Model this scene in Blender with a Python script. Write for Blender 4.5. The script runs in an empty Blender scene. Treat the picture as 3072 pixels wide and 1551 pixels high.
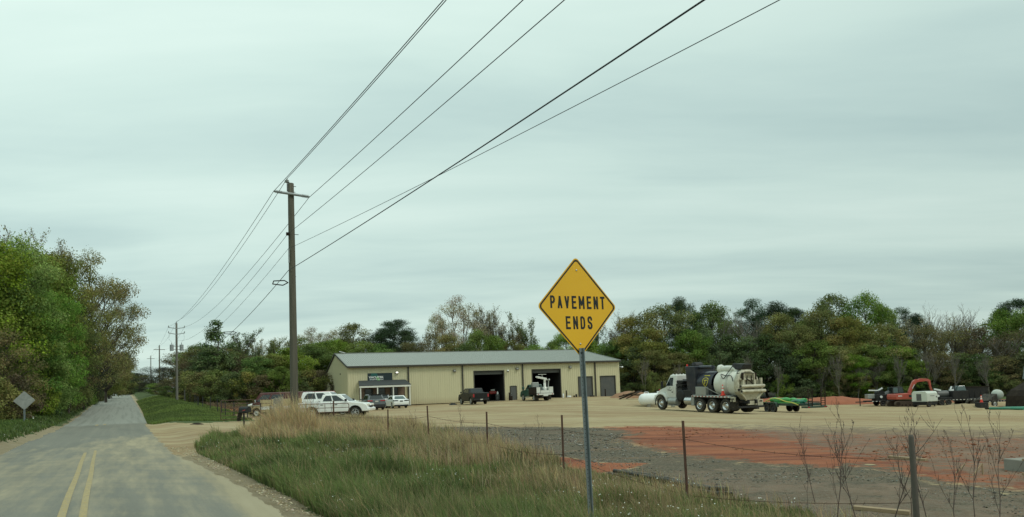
import bpy, bmesh, math, random
import numpy as np
from mathutils import Vector, Matrix
R = math.radians
PI = math.pi
scene = bpy.context.scene
COL = scene.collection
random.seed(7)
RNG = np.random.default_rng(11)

# ------------------------------------------------------------------ camera
FPX, PCX, PCY, EYE = 2200.0, 1536.0, 1034.0, 1.65
PITCH, ROLL = math.atan(134 / 2200), R(2.0)
_f = Vector((0, math.cos(PITCH), math.sin(PITCH)))
_r0, _u0 = Vector((1, 0, 0)), Vector((0, -math.sin(PITCH), math.cos(PITCH)))
_r = _r0 * math.cos(ROLL) - _u0 * math.sin(ROLL)
_u = _r0 * math.sin(ROLL) + _u0 * math.cos(ROLL)
EYEP = Vector((0, 0, EYE))
cam_d = bpy.data.cameras.new('camera')
cam = bpy.data.objects.new('camera', cam_d)
COL.objects.link(cam)
scene.camera = cam
cam_d.sensor_width = 36
cam_d.lens = 36 * FPX / 3072
cam_d.shift_y = (PCY - 775.5) / 3072
cam_d.clip_start, cam_d.clip_end = 0.1, 4000
mw = Matrix.Identity(4)
for i, c in enumerate((_r, _u, -_f)):
    for j in range(3):
        mw[j][i] = c[j]
mw.translation = EYEP
cam.matrix_world = mw


def ray(px, py):
    return (_r * ((px - PCX) / FPX) + _u * ((PCY - py) / FPX) + _f)


def at(px, py, depth):
    """the point of the place that stands DEPTH metres ahead of the road user, seen at a photo pixel"""
    d = ray(px, py)
    return EYEP + d * (depth / d.y)


# ------------------------------------------------------------------ terrain
RD = (-math.sin(R(28)), math.cos(R(28)))      # road direction
RN = (math.cos(R(28)), math.sin(R(28)))       # to its right


def sn(x, y):
    return x * RD[0] + y * RD[1], x * RN[0] + y * RN[1]


def xy(s, n):
    return s * RD[0] + n * RN[0], s * RD[1] + n * RN[1]


def sstep(a, b, v):
    t = np.clip((v - a) / (b - a), 0, 1)
    return t * t * (3 - 2 * t)


_RS = [-80, 52, 66, 80, 100, 125, 150, 200, 250, 300, 420]
_RH = [0, 0, .1, .35, .9, 1.5, 2.1, 3.3, 4.1, 4.3, 3.6]


def road_h(s):
    a = np.interp(s - 6, _RS, _RH)
    b = np.interp(s, _RS, _RH)
    c = np.interp(s + 6, _RS, _RH)
    return (a + 2 * b + c) / 4


_cp = [(-21, 95, .05), (15.5, 104.5, .12), (-3, 99, .05), (0, 75, .0), (-14, 56, .0), (-22, 70, .0), (2, 50, -.05),
       (12.1, 60.5, -.42), (15.6, 54, -.66), (24, 66, -1.25), (30, 64, -1.3), (18, 74, -.75), (20, 95, -.2), (27, 90, -1.1), (48, 90, -2.07), (40, 92, -1.95),
       (60, 90, -2.3), (70, 86, -2.4), (45, 112, -1.6), (60, 112, -1.8), (30, 112, -.9), (85, 112, -2.2), (110, 90, -2.8),
       (4.6, 8.5, -.32), (2.7, 11.5, -.30), (.9, 9.35, -.38), (1, 15.5, -.25), (-.7, 19, -.2), (-2.7, 23, -.15), (-4.75, 27, -.1), (9, 12, -.45), (12, 20, -.4),
       (5, 30, -.2), (20, 35, -.7), (40, 40, -1.4), (40, 20, -.9), (-8, 34, -.02), (-25, 60, .15), (-36, 85, .7), (-28, 105, .6), (-20, 125, .8), (0, 130, .6),
       (20, 130, .1), (60, 140, -1.2), (100, 140, -1.6), (-45, 120, 1.6), (-55, 150, 2.4), (-90, 220, 4.2), (30, 180, .5), (120, 40, -2.5), (60, -20, -1), (20, -30, -.4)]
for _s in (-30, 0, 12, 30, 50, 75, 100, 130, 165, 200, 250, 300):
    for _n, _dh in ((-9, .75), (-25, 1.0), (4.5, -.38 if -10 < _s < 20 else 0.0)):
        _x, _y = xy(_s, _n)
        _cp.append((_x, _y, float(road_h(_s)) + (_dh if _s > 20 or _n > 0 else _dh * .7)))
_cp = np.array(_cp, float)


def _tps(r2):
    return r2 * np.log(r2 + 1e-9)


_n_ = len(_cp)
_K = _tps(((_cp[:, None, :2] - _cp[None, :, :2]) ** 2).sum(2)) + np.eye(_n_) * 40
_P = np.c_[np.ones(_n_), _cp[:, :2]]
_A = np.block([[_K, _P], [_P.T, np.zeros((3, 3))]])
_W = np.linalg.solve(_A, np.r_[_cp[:, 2], 0, 0, 0])


def _hash(ix, iy, seed):
    h = (ix.astype(np.int64) * 374761393 + iy.astype(np.int64) * 668265263 + seed * 1442695041) & 0xffffffff
    h = ((h ^ (h >> 13)) * 1274126177) & 0xffffffff
    return ((h ^ (h >> 16)) & 0xffff) / 65535.0


def vnoise(x, y, seed=0):
    x = np.asarray(x, float); y = np.asarray(y, float)
    ix, iy = np.floor(x), np.floor(y)
    fx, fy = x - ix, y - iy
    fx = fx * fx * (3 - 2 * fx); fy = fy * fy * (3 - 2 * fy)
    a, b = _hash(ix, iy, seed), _hash(ix + 1, iy, seed)
    c, d = _hash(ix, iy + 1, seed), _hash(ix + 1, iy + 1, seed)
    return (a * (1 - fx) + b * fx) * (1 - fy) + (c * (1 - fx) + d * fx) * fy


def fbm(x, y, seed=0, o=4):
    t, a, f = 0, .5, 1
    for k in range(o):
        t = t + a * vnoise(x * f, y * f, seed + k); a *= .5; f *= 2.03
    return t


def height(x, y):
    x = np.atleast_1d(np.asarray(x, float)); y = np.atleast_1d(np.asarray(y, float))
    h = np.full(x.shape, _W[_n_])
    h += _W[_n_ + 1] * x + _W[_n_ + 2] * y
    for i in range(_n_):
        h += _W[i] * _tps((x - _cp[i, 0]) ** 2 + (y - _cp[i, 1]) ** 2)
    far = sstep(190, 330, np.hypot(x, y - 60))
    h = h * (1 - far) + 3.2 * far
    s, n = sn(x, y)
    rh = road_h(s)
    # right hand bank along the far road
    h = h + .62 * np.exp(-((n - 5.6) / 2.0) ** 2) * sstep(62, 92, s) * (1 - sstep(240, 300, s))
    rough = (fbm(x * .6, y * .6, 3) - .5) * .10 + (fbm(x * 2.6, y * 2.6, 9, 3) - .5) * .05
    h = h + rough * (.45 + .55 * sstep(2.2, 3.2, n) * (1 - sstep(9, 11, n)))
    # island of grass between road and fence stands a little proud
    m = sstep(-5.6, -4.1, n) * (1 - sstep(1.9, 3.4, n))
    m = m * (1 - sstep(320, 400, s))
    h = h * (1 - m) + (rh - .02 * np.abs(n + 1.1)) * m
    return h


def hgt(x, y):
    return float(height(x, y)[0])


def gp(px, py):
    """ground point seen at a photo pixel"""
    d = ray(px, py)
    t = np.geomspace(4, 400, 1500)
    X, Y, Z = d.x * t, d.y * t, EYE + d.z * t
    G = height(X, Y)
    k = np.nonzero(Z < G)[0]
    if len(k) == 0:
        k = len(t) - 1
    else:
        k = k[0]
    return Vector((X[k], Y[k], G[k]))


def on(px, depth, up=0.0):
    """a point on the ground DEPTH metres ahead, in the direction of photo column PX (at the horizon row)"""
    p = at(px, 1168 - (px - 1536) * math.tan(ROLL), depth)
    return Vector((p.x, depth, hgt(p.x, depth) + up))


def inpoly(x, y, poly):
    c = np.zeros(x.shape, bool)
    j = len(poly) - 1
    for i in range(len(poly)):
        xi, yi = poly[i]; xj, yj = poly[j]
        if yi != yj:
            m = ((yi > y) != (yj > y)) & (x < (xj - xi) * (y - yi) / (yj - yi) + xi)
            c ^= m
        j = i
    return c


def sdist(x, y, poly):
    """signed distance, positive inside"""
    d = np.full(x.shape, 1e9)
    for i in range(len(poly)):
        ax, ay = poly[i - 1]; bx, by = poly[i]
        ex, ey = bx - ax, by - ay
        L = ex * ex + ey * ey + 1e-9
        t = np.clip(((x - ax) * ex + (y - ay) * ey) / L, 0, 1)
        d = np.minimum(d, np.hypot(x - ax - t * ex, y - ay - t * ey))
    return np.where(inpoly(x, y, poly), d, -d)


# ------------------------------------------------------------------ materials
def nodes(m):
    m.use_nodes = True
    nt = m.node_tree
    return nt, nt.nodes['Principled BSDF']


def mat(name, col, rough=.6, metal=0.0, var=.12, scale=3.0, bump=0.0, bscale=30.0, dirt=None, dirt_amt=.0, dscale=1.5, coat=0.0, spec=.4, emis=None, stretch=None):
    m = bpy.data.materials.new(name)
    nt, b = nodes(m)
    N, L = nt.nodes, nt.links
    tc = N.new('ShaderNodeTexCoord')
    src = tc.outputs['Object']
    if stretch:
        mp = N.new('ShaderNodeMapping'); mp.inputs['Scale'].default_value = stretch
        L.new(src, mp.inputs['Vector']); src = mp.outputs['Vector']
    nz = N.new('ShaderNodeTexNoise'); nz.inputs['Scale'].default_value = scale
    nz.inputs['Detail'].default_value = 6; nz.inputs['Roughness'].default_value = .65
    L.new(src, nz.inputs['Vector'])
    mx = N.new('ShaderNodeMix'); mx.data_type = 'RGBA'
    lo = [max(0, c * (1 - var)) for c in col]; hi = [min(1, c * (1 + var)) for c in col]
    mx.inputs['A'].default_value = (*lo, 1); mx.inputs['B'].default_value = (*hi, 1)
    L.new(nz.outputs['Fac'], mx.inputs['Factor'])
    out = mx.outputs['Result']
    if dirt:
        n2 = N.new('ShaderNodeTexNoise'); n2.inputs['Scale'].default_value = dscale
        n2.inputs['Detail'].default_value = 8; n2.inputs['Roughness'].default_value = .7
        L.new(src, n2.inputs['Vector'])
        rp = N.new('ShaderNodeMapRange'); rp.inputs['From Min'].default_value = .42; rp.inputs['From Max'].default_value = .68
        rp.inputs['To Max'].default_value = dirt_amt
        L.new(n2.outputs['Fac'], rp.inputs['Value'])
        m2 = N.new('ShaderNodeMix'); m2.data_type = 'RGBA'
        m2.inputs['B'].default_value = (*dirt, 1)
        L.new(out, m2.inputs['A']); L.new(rp.outputs['Result'], m2.inputs['Factor'])
        out = m2.outputs['Result']
    L.new(out, b.inputs['Base Color'])
    b.inputs['Roughness'].default_value = rough
    b.inputs['Metallic'].default_value = metal
    b.inputs['Specular IOR Level'].default_value = spec
    if coat:
        b.inputs['Coat Weight'].default_value = coat; b.inputs['Coat Roughness'].default_value = .08
    if emis:
        b.inputs['Emission Color'].default_value = (*emis[:3], 1); b.inputs['Emission Strength'].default_value = emis[3]
    if bump:
        n3 = N.new('ShaderNodeTexNoise'); n3.inputs['Scale'].default_value = bscale; n3.inputs['Detail'].default_value = 5
        L.new(src, n3.inputs['Vector'])
        bp = N.new('ShaderNodeBump'); bp.inputs['Strength'].default_value = bump; bp.inputs['Distance'].default_value = .02
        L.new(n3.outputs['Fac'], bp.inputs['Height']); L.new(bp.outputs['Normal'], b.inputs['Normal'])
    return m


DUST = (.30, .24, .15)
M = {}
M['white_paint'] = mat('white_paint', (.80, .82, .80), .28, var=.03, dirt=DUST, dirt_amt=.10, dscale=2, coat=.5)
M['truck_white'] = mat('truck_white', (.66, .67, .62), .35, var=.05, dirt=DUST, dirt_amt=.28, dscale=1.2, coat=.3)
M['tank_cream'] = mat('tank_cream', (.67, .68, .59), .34, var=.04, dirt=DUST, dirt_amt=.22, dscale=1.0, coat=.2)
M['rear_cream'] = mat('rear_cream', (.52, .49, .37), .5, var=.12, dirt=(.16, .13, .08), dirt_amt=.6, dscale=2.5)
M['navy_paint'] = mat('navy_paint', (.012, .017, .028), .35, var=.2, dirt=DUST, dirt_amt=.10, dscale=2, coat=.3)
M['black_paint'] = mat('black_paint', (.008, .010, .011), .4, var=.2, dirt=DUST, dirt_amt=.04, dscale=2, spec=.3)
M['black_part'] = mat('black_part', (.011, .012, .013), .6, var=.3, dirt=DUST, dirt_amt=.06, dscale=4)
M['rubber'] = mat('rubber', (.018, .018, .017), .85, var=.25, dirt=DUST, dirt_amt=.30, dscale=5)
M['chrome'] = mat('chrome', (.62, .63, .62), .25, .9, var=.1, scale=8)
M['alloy'] = mat('alloy', (.55, .57, .56), .35, .6, var=.1, scale=8)
M['aluminium'] = mat('aluminium', (.38, .40, .38), .45, .55, var=.12, dirt=DUST, dirt_amt=.25)
M['grey_paint'] = mat('grey_paint', (.10, .115, .12), .3, .3, var=.06, dirt=DUST, dirt_amt=.12, coat=.4)
M['silver_paint'] = mat('silver_paint', (.36, .37, .36), .3, .4, var=.06, dirt=DUST, dirt_amt=.12, coat=.4)
M['maroon_paint'] = mat('maroon_paint', (.085, .012, .014), .4, var=.2, dirt=DUST, dirt_amt=.15, coat=.3)
M['red_paint'] = mat('red_paint', (.36, .045, .045), .45, var=.15, dirt=DUST, dirt_amt=.2)
M['cream_paint'] = mat('cream_paint', (.50, .40, .22), .5, var=.1, dirt=(.2, .15, .09), dirt_amt=.3)
M['pink_paint'] = mat('pink_paint', (.46, .34, .28), .5, var=.1, dirt=(.2, .15, .09), dirt_amt=.3)
M['green_paint'] = mat('green_paint', (.025, .085, .065), .35, var=.1, dirt=DUST, dirt_amt=.18, coat=.4)
M['lime_paint'] = mat('lime_paint', (.06, .34, .08), .45, var=.15, dirt=DUST, dirt_amt=.15)
M['green_deck'] = mat('green_deck', (.012, .045, .032), .5, var=.2, dirt=DUST, dirt_amt=.2)
M['yellow_strap'] = mat('yellow_strap', (.55, .52, .10), .6, var=.15)
M['orange_paint'] = mat('orange_paint', (.42, .070, .048), .42, var=.12, dirt=DUST, dirt_amt=.22, coat=.2)
M['track_mud'] = mat('track_mud', (.07, .05, .035), .9, var=.4, scale=6)
M['pale_box'] = mat('pale_box', (.58, .62, .55), .45, var=.05, dirt=DUST, dirt_amt=.2)
M['glass_dark'] = mat('glass_dark', (.012, .018, .018), .08, var=.2, spec=.8)
M['glass_green'] = mat('glass_green', (.05, .085, .08), .08, var=.3, spec=.9)
M['lamp_red'] = mat('lamp_red', (.35, .015, .02), .25, var=.1, coat=.5)
M['lamp_clear'] = mat('lamp_clear', (.70, .70, .62), .2, var=.1, coat=.6)
M['plate'] = mat('plate', (.5, .5, .45), .5, var=.05)
M['rust_steel'] = mat('rust_steel', (.065, .035, .024), .85, var=.4, scale=14, dirt=(.16, .07, .035), dirt_amt=.5, dscale=9, stretch=(1, 1, .25))
M['gate_steel'] = mat('gate_steel', (.085, .040, .030), .75, var=.35, scale=8, dirt=(.2, .13, .09), dirt_amt=.4, dscale=5)
M['pole_wood'] = mat('pole_wood', (.125, .115, .085), .9, var=.30, scale=5, bump=.5, bscale=9, dirt=(.06, .055, .042), dirt_amt=.7, dscale=3, stretch=(5, 5, .22))
M['grey_wood'] = mat('grey_wood', (.17, .165, .14), .9, var=.3, scale=5, bump=.4, bscale=9, stretch=(5, 5, .25))
M['porcelain'] = mat('porcelain', (.30, .32, .31), .3, var=.1)
M['transformer_grey'] = mat('transformer_grey', (.33, .36, .36), .45, var=.1)
M['wire'] = mat('wire', (.022, .026, .028), .6, var=.2)
M['galv'] = mat('galv', (.20, .235, .24), .5, .35, var=.18, scale=25, dirt=(.12, .13, .12), dirt_amt=.5, dscale=7)
M['sign_back'] = mat('sign_back', (.26, .27, .25), .5, .2, var=.2, scale=6, dirt=(.42, .42, .37), dirt_amt=.6, dscale=4)
M['sign_black'] = mat('sign_black', (.014, .016, .015), .5, var=.1)
M['concrete'] = mat('concrete', (.26, .25, .21), .9, var=.2, scale=4, bump=.4, bscale=20, dirt=(.14, .12, .09), dirt_amt=.5)
M['lumber'] = mat('lumber', (.30, .22, .13), .85, var=.25, scale=6, stretch=(1, 6, 6))
M['old_lumber'] = mat('old_lumber', (.10, .085, .07), .9, var=.3, scale=6)
M['cone_orange'] = mat('cone_orange', (.75, .055, .035), .5, var=.05)
M['cone_white'] = mat('cone_white', (.72, .72, .66), .45, var=.05)
M['pvc_green'] = mat('pvc_green', (.02, .20, .125), .4, var=.12, dirt=DUST, dirt_amt=.3)
M['pvc_black'] = mat('pvc_black', (.016, .017, .016), .5, var=.3, dirt=DUST, dirt_amt=.35, dscale=3)
M['dark_steel'] = mat('dark_steel', (.024, .018, .014), .9, var=.3, dirt=DUST, dirt_amt=.06, dscale=2, spec=.15)
M['door_grey'] = mat('door_grey', (.085, .09, .088), .5, var=.08, dirt=DUST, dirt_amt=.12)
M['trim_brown'] = mat('trim_brown', (.050, .046, .036), .55, var=.12)
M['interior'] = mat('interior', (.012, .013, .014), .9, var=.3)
M['white_trim'] = mat('white_trim', (.70, .70, .63), .55, var=.05, dirt=DUST, dirt_amt=.15)
M['plant_stem'] = mat('plant_stem', (.085, .058, .048), .85, var=.3, scale=12)
M['bark'] = mat('bark', (.060, .050, .038), .95, var=.35, scale=3, bump=.5, bscale=8, stretch=(4, 4, .6))
M['bark_pale'] = mat('bark_pale', (.17, .155, .125), .95, var=.3, scale=3, stretch=(4, 4, .6))


# ------------------------------------------------------------------ mesh builder
class MB:
    def __init__(s):
        s.v, s.f, s.sm, s.mi = [], [], [], []
        s.cur = 0

    def add(s, vs, fs, smooth=False):
        o = len(s.v)
        s.v.extend([tuple(p) for p in vs])
        for f in fs:
            s.f.append([i + o for i in f]); s.sm.append(smooth); s.mi.append(s.cur)
        return s

    def box(s, x0, x1, y0, y1, z0, z1):
        vs = [(x0, y0, z0), (x1, y0, z0), (x1, y1, z0), (x0, y1, z0), (x0, y0, z1), (x1, y0, z1), (x1, y1, z1), (x0, y1, z1)]
        return s.add(vs, [(3, 2, 1, 0), (4, 5, 6, 7), (0, 1, 5, 4), (1, 2, 6, 5), (2, 3, 7, 6), (3, 0, 4, 7)])

    def hexa(s, b, t):
        """b, t: four bottom and four top points, counter-clockwise seen from above"""
        return s.add(list(b) + list(t), [(3, 2, 1, 0), (4, 5, 6, 7), (0, 1, 5, 4), (1, 2, 6, 5), (2, 3, 7, 6), (3, 0, 4, 7)])

    def prism(s, poly, a, b, axis='y'):
        """extrude a 2-D outline: axis y -> outline in x,z; axis x -> outline in y,z; axis z -> outline in x,y"""
        def P(u, w, k):
            return {'y': (u, k, w), 'x': (k, u, w), 'z': (u, w, k)}[axis]
        n = len(poly)
        vs = [P(u, w, a) for u, w in poly] + [P(u, w, b) for u, w in poly]
        fs = [list(range(n)), list(range(2 * n - 1, n - 1, -1))]
        for i in range(n):
            j = (i + 1) % n
            fs.append((j, i, n + i, n + j))
        return s.add(vs, fs)

    def cyl(s, p0, p1, r0, r1=None, n=12, caps=True, smooth=True):
        r1 = r0 if r1 is None else r1
        p0, p1 = Vector(p0), Vector(p1)
        d = (p1 - p0).normalized()
        u = d.orthogonal().normalized(); w = d.cross(u)
        vs = []
        for p, r in ((p0, r0), (p1, r1)):
            for k in range(n):
                a = 2 * PI * k / n
                vs.append(p + (u * math.cos(a) + w * math.sin(a)) * r)
        s.add(vs, [(k, (k + 1) % n, n + (k + 1) % n, n + k) for k in range(n)], smooth)
        if caps:
            s.add(vs[:n], [list(range(n - 1, -1, -1))]); s.add(vs[n:], [list(range(n))])
        return s

    def tube(s, pts, r, n=6, caps=True):
        pts = [Vector(p) for p in pts]
        rs = r if isinstance(r, (list, tuple)) else [r] * len(pts)
        vs = []
        prev = None
        for i, p in enumerate(pts):
            d = (pts[min(i + 1, len(pts) - 1)] - pts[max(i - 1, 0)])
            d = d.normalized() if d.length > 1e-9 else Vector((0, 0, 1))
            u = d.orthogonal().normalized() if prev is None else (prev - d * prev.dot(d)).normalized()
            prev = u
            w = d.cross(u)
            for k in range(n):
                a = 2 * PI * k / n
                vs.append(p + (u * math.cos(a) + w * math.sin(a)) * rs[i])
        fs = []
        for i in range(len(pts) - 1):
            for k in range(n):
                fs.append((i * n + k, i * n + (k + 1) % n, (i + 1) * n + (k + 1) % n, (i + 1) * n + k))
        s.add(vs, fs, True)
        if caps:
            s.add(vs[:n], [list(range(n - 1, -1, -1))]); s.add(vs[-n:], [list(range(n))])
        return s

    def lathe(s, prof, origin, axis=(0, 0, 1), n=20, smooth=True):
        """prof: (r, t) pairs along the axis"""
        o, d = Vector(origin), Vector(axis).normalized()
        u = d.orthogonal().normalized(); w = d.cross(u)
        vs = []
        for r, t in prof:
            for k in range(n):
                a = 2 * PI * k / n
                vs.append(o + d * t + (u * math.cos(a) + w * math.sin(a)) * max(r, 1e-4))
        fs = []
        for i in range(len(prof) - 1):
            for k in range(n):
                fs.append((i * n + k, i * n + (k + 1) % n, (i + 1) * n + (k + 1) % n, (i + 1) * n + k))
        return s.add(vs, fs, smooth)

    def bar(s, p0, p1, w, h=None):
        """square bar"""
        h = w if h is None else h
        p0, p1 = Vector(p0), Vector(p1)
        d = (p1 - p0).normalized()
        up = Vector((0, 0, 1)) if abs(d.z) < .95 else Vector((1, 0, 0))
        a = d.cross(up).normalized() * (w / 2); b = a.cross(d).normalized() * (h / 2)
        vs = [p0 - a - b, p0 + a - b, p0 + a + b, p0 - a + b, p1 - a - b, p1 + a - b, p1 + a + b, p1 - a + b]
        return s.add(vs, [(0, 1, 2, 3), (7, 6, 5, 4), (0, 4, 5, 1), (1, 5, 6, 2), (2, 6, 7, 3), (3, 7, 4, 0)])

    def panel(s, pts, nrm, t0=-.004, t1=.006):
        """thin slab: polygon pts (3-D) pushed from t0 to t1 along nrm"""
        nv = Vector(nrm).normalized()
        n = len(pts)
        vs = [Vector(p) + nv * t0 for p in pts] + [Vector(p) + nv * t1 for p in pts]
        fs = [list(range(n - 1, -1, -1)), list(range(n, 2 * n))]
        for i in range(n):
            j = (i + 1) % n
            fs.append((i, j, n + j, n + i))
        return s.add(vs, fs)

    def mesh(s, name, mats):
        me = bpy.data.meshes.new(name)
        me.from_pydata(s.v, [], s.f)
        for m_ in (mats if isinstance(mats, (list, tuple)) else [mats]):
            me.materials.append(m_)
        me.polygons.foreach_set('use_smooth', s.sm)
        me.polygons.foreach_set('material_index', s.mi)
        bm = bmesh.new(); bm.from_mesh(me)
        bmesh.ops.recalc_face_normals(bm, faces=bm.faces)
        bm.to_mesh(me); bm.free()
        me.update()
        return me

    def build(s, name, mats, parent=None, bevel=0, loc=None, seg=2):
        o = bpy.data.objects.new(name, s.mesh(name, mats))
        COL.objects.link(o)
        if parent is not None:
            o.parent = parent
        if loc is not None:
            o.location = loc
        if bevel:
            b = o.modifiers.new('bevel', 'BEVEL'); b.width = bevel; b.segments = seg
            b.limit_method = 'ANGLE'; b.angle_limit = R(35)
        return o


def tag(o, label=None, cat=None, group=None, kind=None):
    if label: o['label'] = label
    if cat: o['category'] = cat
    if group: o['group'] = group
    if kind: o['kind'] = kind
    return o


def thing(name, label, cat, loc=(0, 0, 0), rz=0.0, group=None):
    o = bpy.data.objects.new(name, None)
    COL.objects.link(o)
    o.location = loc; o.rotation_euler = (0, 0, rz)
    o.empty_display_size = .2
    return tag(o, label, cat, group)


def link(name, me, parent=None, loc=(0, 0, 0)):
    o = bpy.data.objects.new(name, me)
    COL.objects.link(o)
    if parent is not None: o.parent = parent
    o.location = loc
    return o


def copy_tree(o, parent=None):
    c = o.copy(); COL.objects.link(c)
    if parent is not None: c.parent = parent
    for ch in list(o.children):
        copy_tree(ch, c)
    return c


def text_mesh(name, body, size, extrude, material, parent, width=None, bold=0.0, height=None):
    """raised lettering lying in the local x-y plane, centred on the origin"""
    cu = bpy.data.curves.new(name, 'FONT')
    cu.body = body; cu.size = size; cu.extrude = extrude; cu.offset = bold
    cu.align_x = 'CENTER'; cu.align_y = 'CENTER'; cu.resolution_u = 3
    tmp = bpy.data.objects.new(name + '_tmp', cu)
    COL.objects.link(tmp)
    bpy.context.view_layer.update()
    dg = bpy.context.evaluated_depsgraph_get()
    me = bpy.data.meshes.new_from_object(tmp.evaluated_get(dg))
    me.name = name
    COL.objects.unlink(tmp); bpy.data.objects.remove(tmp)
    co = np.empty(len(me.vertices) * 3); me.vertices.foreach_get('co', co); co = co.reshape(-1, 3)
    mn, mx = co.min(0), co.max(0)
    co[:, :2] -= (mn[:2] + mx[:2]) / 2
    if width: co[:, 0] *= width / (mx[0] - mn[0])
    if height: co[:, 1] *= height / (mx[1] - mn[1])
    me.vertices.foreach_set('co', co.ravel())
    me.materials.clear(); me.materials.append(material)
    o = bpy.data.objects.new(name, me); COL.objects.link(o)
    if parent is not None: o.parent = parent
    return o


ORD = ['first', 'second', 'third', 'fourth', 'fifth', 'sixth', 'seventh', 'eighth', 'ninth', 'tenth', 'eleventh', 'twelfth', 'thirteenth', 'fourteenth', 'fifteenth', 'sixteenth', 'seventeenth', 'eighteenth', 'nineteenth', 'twentieth'] + ['twenty-' + w for w in ('first', 'second', 'third', 'fourth', 'fifth', 'sixth', 'seventh', 'eighth', 'ninth')]
# ------------------------------------------------------------------ sky, sun
SUN_EL, SUN_AZ = R(52), R(118)      # azimuth clockwise from the view direction: high, to the right and a little behind
w = bpy.data.worlds.new('World')
scene.world = w
w.use_nodes = True
nt = w.node_tree; N, L = nt.nodes, nt.links
bg = N['Background']
sky = N.new('ShaderNodeTexSky'); sky.sky_type = 'NISHITA'; sky.sun_disc = False
sky.sun_elevation = SUN_EL; sky.sun_rotation = SUN_AZ
sky.air_density = 1.2; sky.dust_density = 2.5
tc = N.new('ShaderNodeTexCoord')
sep = N.new('ShaderNodeSeparateXYZ'); L.new(tc.outputs['Generated'], sep.inputs[0])


def mnode(op, a, b=None, clamp=False):
    n = N.new('ShaderNodeMath'); n.operation = op; n.use_clamp = clamp
    for i, q in enumerate((a, b)):
        if q is None: continue
        if isinstance(q, (int, float)): n.inputs[i].default_value = q
        else: L.new(q, n.inputs[i])
    return n.outputs[0]


zz = mnode('ADD', mnode('MAXIMUM', sep.outputs['Z'], 0.0), .09)
cx = mnode('DIVIDE', sep.outputs['X'], zz); cy = mnode('DIVIDE', sep.outputs['Y'], zz)
cmb = N.new('ShaderNodeCombineXYZ'); L.new(cx, cmb.inputs['X']); L.new(cy, cmb.inputs['Y'])
mp = N.new('ShaderNodeMapping'); mp.inputs['Rotation'].default_value = (0, 0, R(-27)); mp.inputs['Scale'].default_value = (.32, .85, 1)
mp.inputs['Location'].default_value = (2.3, .55, 0)
L.new(cmb.outputs[0], mp.inputs['Vector'])
n1 = N.new('ShaderNodeTexNoise'); n1.inputs['Scale'].default_value = .85; n1.inputs['Detail'].default_value = 5; n1.inputs['Roughness'].default_value = .50
n1.inputs['Distortion'].default_value = .5
L.new(mp.outputs[0], n1.inputs['Vector'])
n2 = N.new('ShaderNodeTexNoise'); n2.inputs['Scale'].default_value = 2.4; n2.inputs['Detail'].default_value = 6; n2.inputs['Roughness'].default_value = .55
n2.inputs['Distortion'].default_value = .35
L.new(mp.outputs[0], n2.inputs['Vector'])
fac = mnode('ADD', mnode('MULTIPLY', n1.outputs['Fac'], .72), mnode('MULTIPLY', n2.outputs['Fac'], .28))
rp = N.new('ShaderNodeValToRGB')
el = rp.color_ramp.elements
el[0].position, el[0].color = .33, (4.65, 6.3, 6.05, 1)
el[1].position, el[1].color = .62, (7.1, 8.8, 8.05, 1)
e = el.new(.44); e.color = (5.6, 7.3, 6.85, 1)
e = el.new(.52); e.color = (6.35, 8.1, 7.45, 1)
L.new(fac, rp.inputs['Fac'])
# the cloud deck is thinner and brighter up and to the left, darker low down
lf = mnode('MULTIPLY', sep.outputs['X'], -.16)
br = mnode('ADD', mnode('ADD', mnode('MULTIPLY', sep.outputs['Z'], .42), .90), lf)
vm = N.new('ShaderNodeVectorMath'); vm.operation = 'SCALE'
L.new(rp.outputs['Color'], vm.inputs[0]); L.new(br, vm.inputs['Scale'])
mxs = N.new('ShaderNodeMix'); mxs.data_type = 'RGBA'; mxs.inputs['Factor'].default_value = .90
L.new(sky.outputs['Color'], mxs.inputs['A']); L.new(vm.outputs[0], mxs.inputs['B'])
L.new(mxs.outputs['Result'], bg.inputs['Color'])
bg.inputs['Strength'].default_value = .1

sd = bpy.data.lights.new('sun', 'SUN'); sd.energy = 1.2; sd.angle = R(14); sd.color = (1.0, .97, .88)
sun = bpy.data.objects.new('sun', sd); COL.objects.link(sun)
dv = Vector((math.cos(SUN_EL) * math.sin(SUN_AZ), math.cos(SUN_EL) * math.cos(SUN_AZ), math.sin(SUN_EL)))
sun.rotation_euler = dv.to_track_quat('Z', 'Y').to_euler()
sun.location = (30, -20, 60)

scene.view_settings.view_transform = 'Standard'
scene.view_settings.look = 'None'
scene.view_settings.exposure = 0.0
scene.cycles.max_bounces = 6; scene.cycles.diffuse_bounces = 3; scene.cycles.glossy_bounces = 3
scene.cycles.transmission_bounces = 3; scene.cycles.transparent_max_bounces = 4
scene.cycles.caustics_reflective = False; scene.cycles.caustics_refractive = False
scene.cycles.use_adaptive_sampling = True; scene.cycles.adaptive_threshold = .015
scene.render.film_transparent = False

# ------------------------------------------------------------------ ground zones
def G(*pp):
    return [gp(a, b).xy[:] for a, b in pp]


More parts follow.
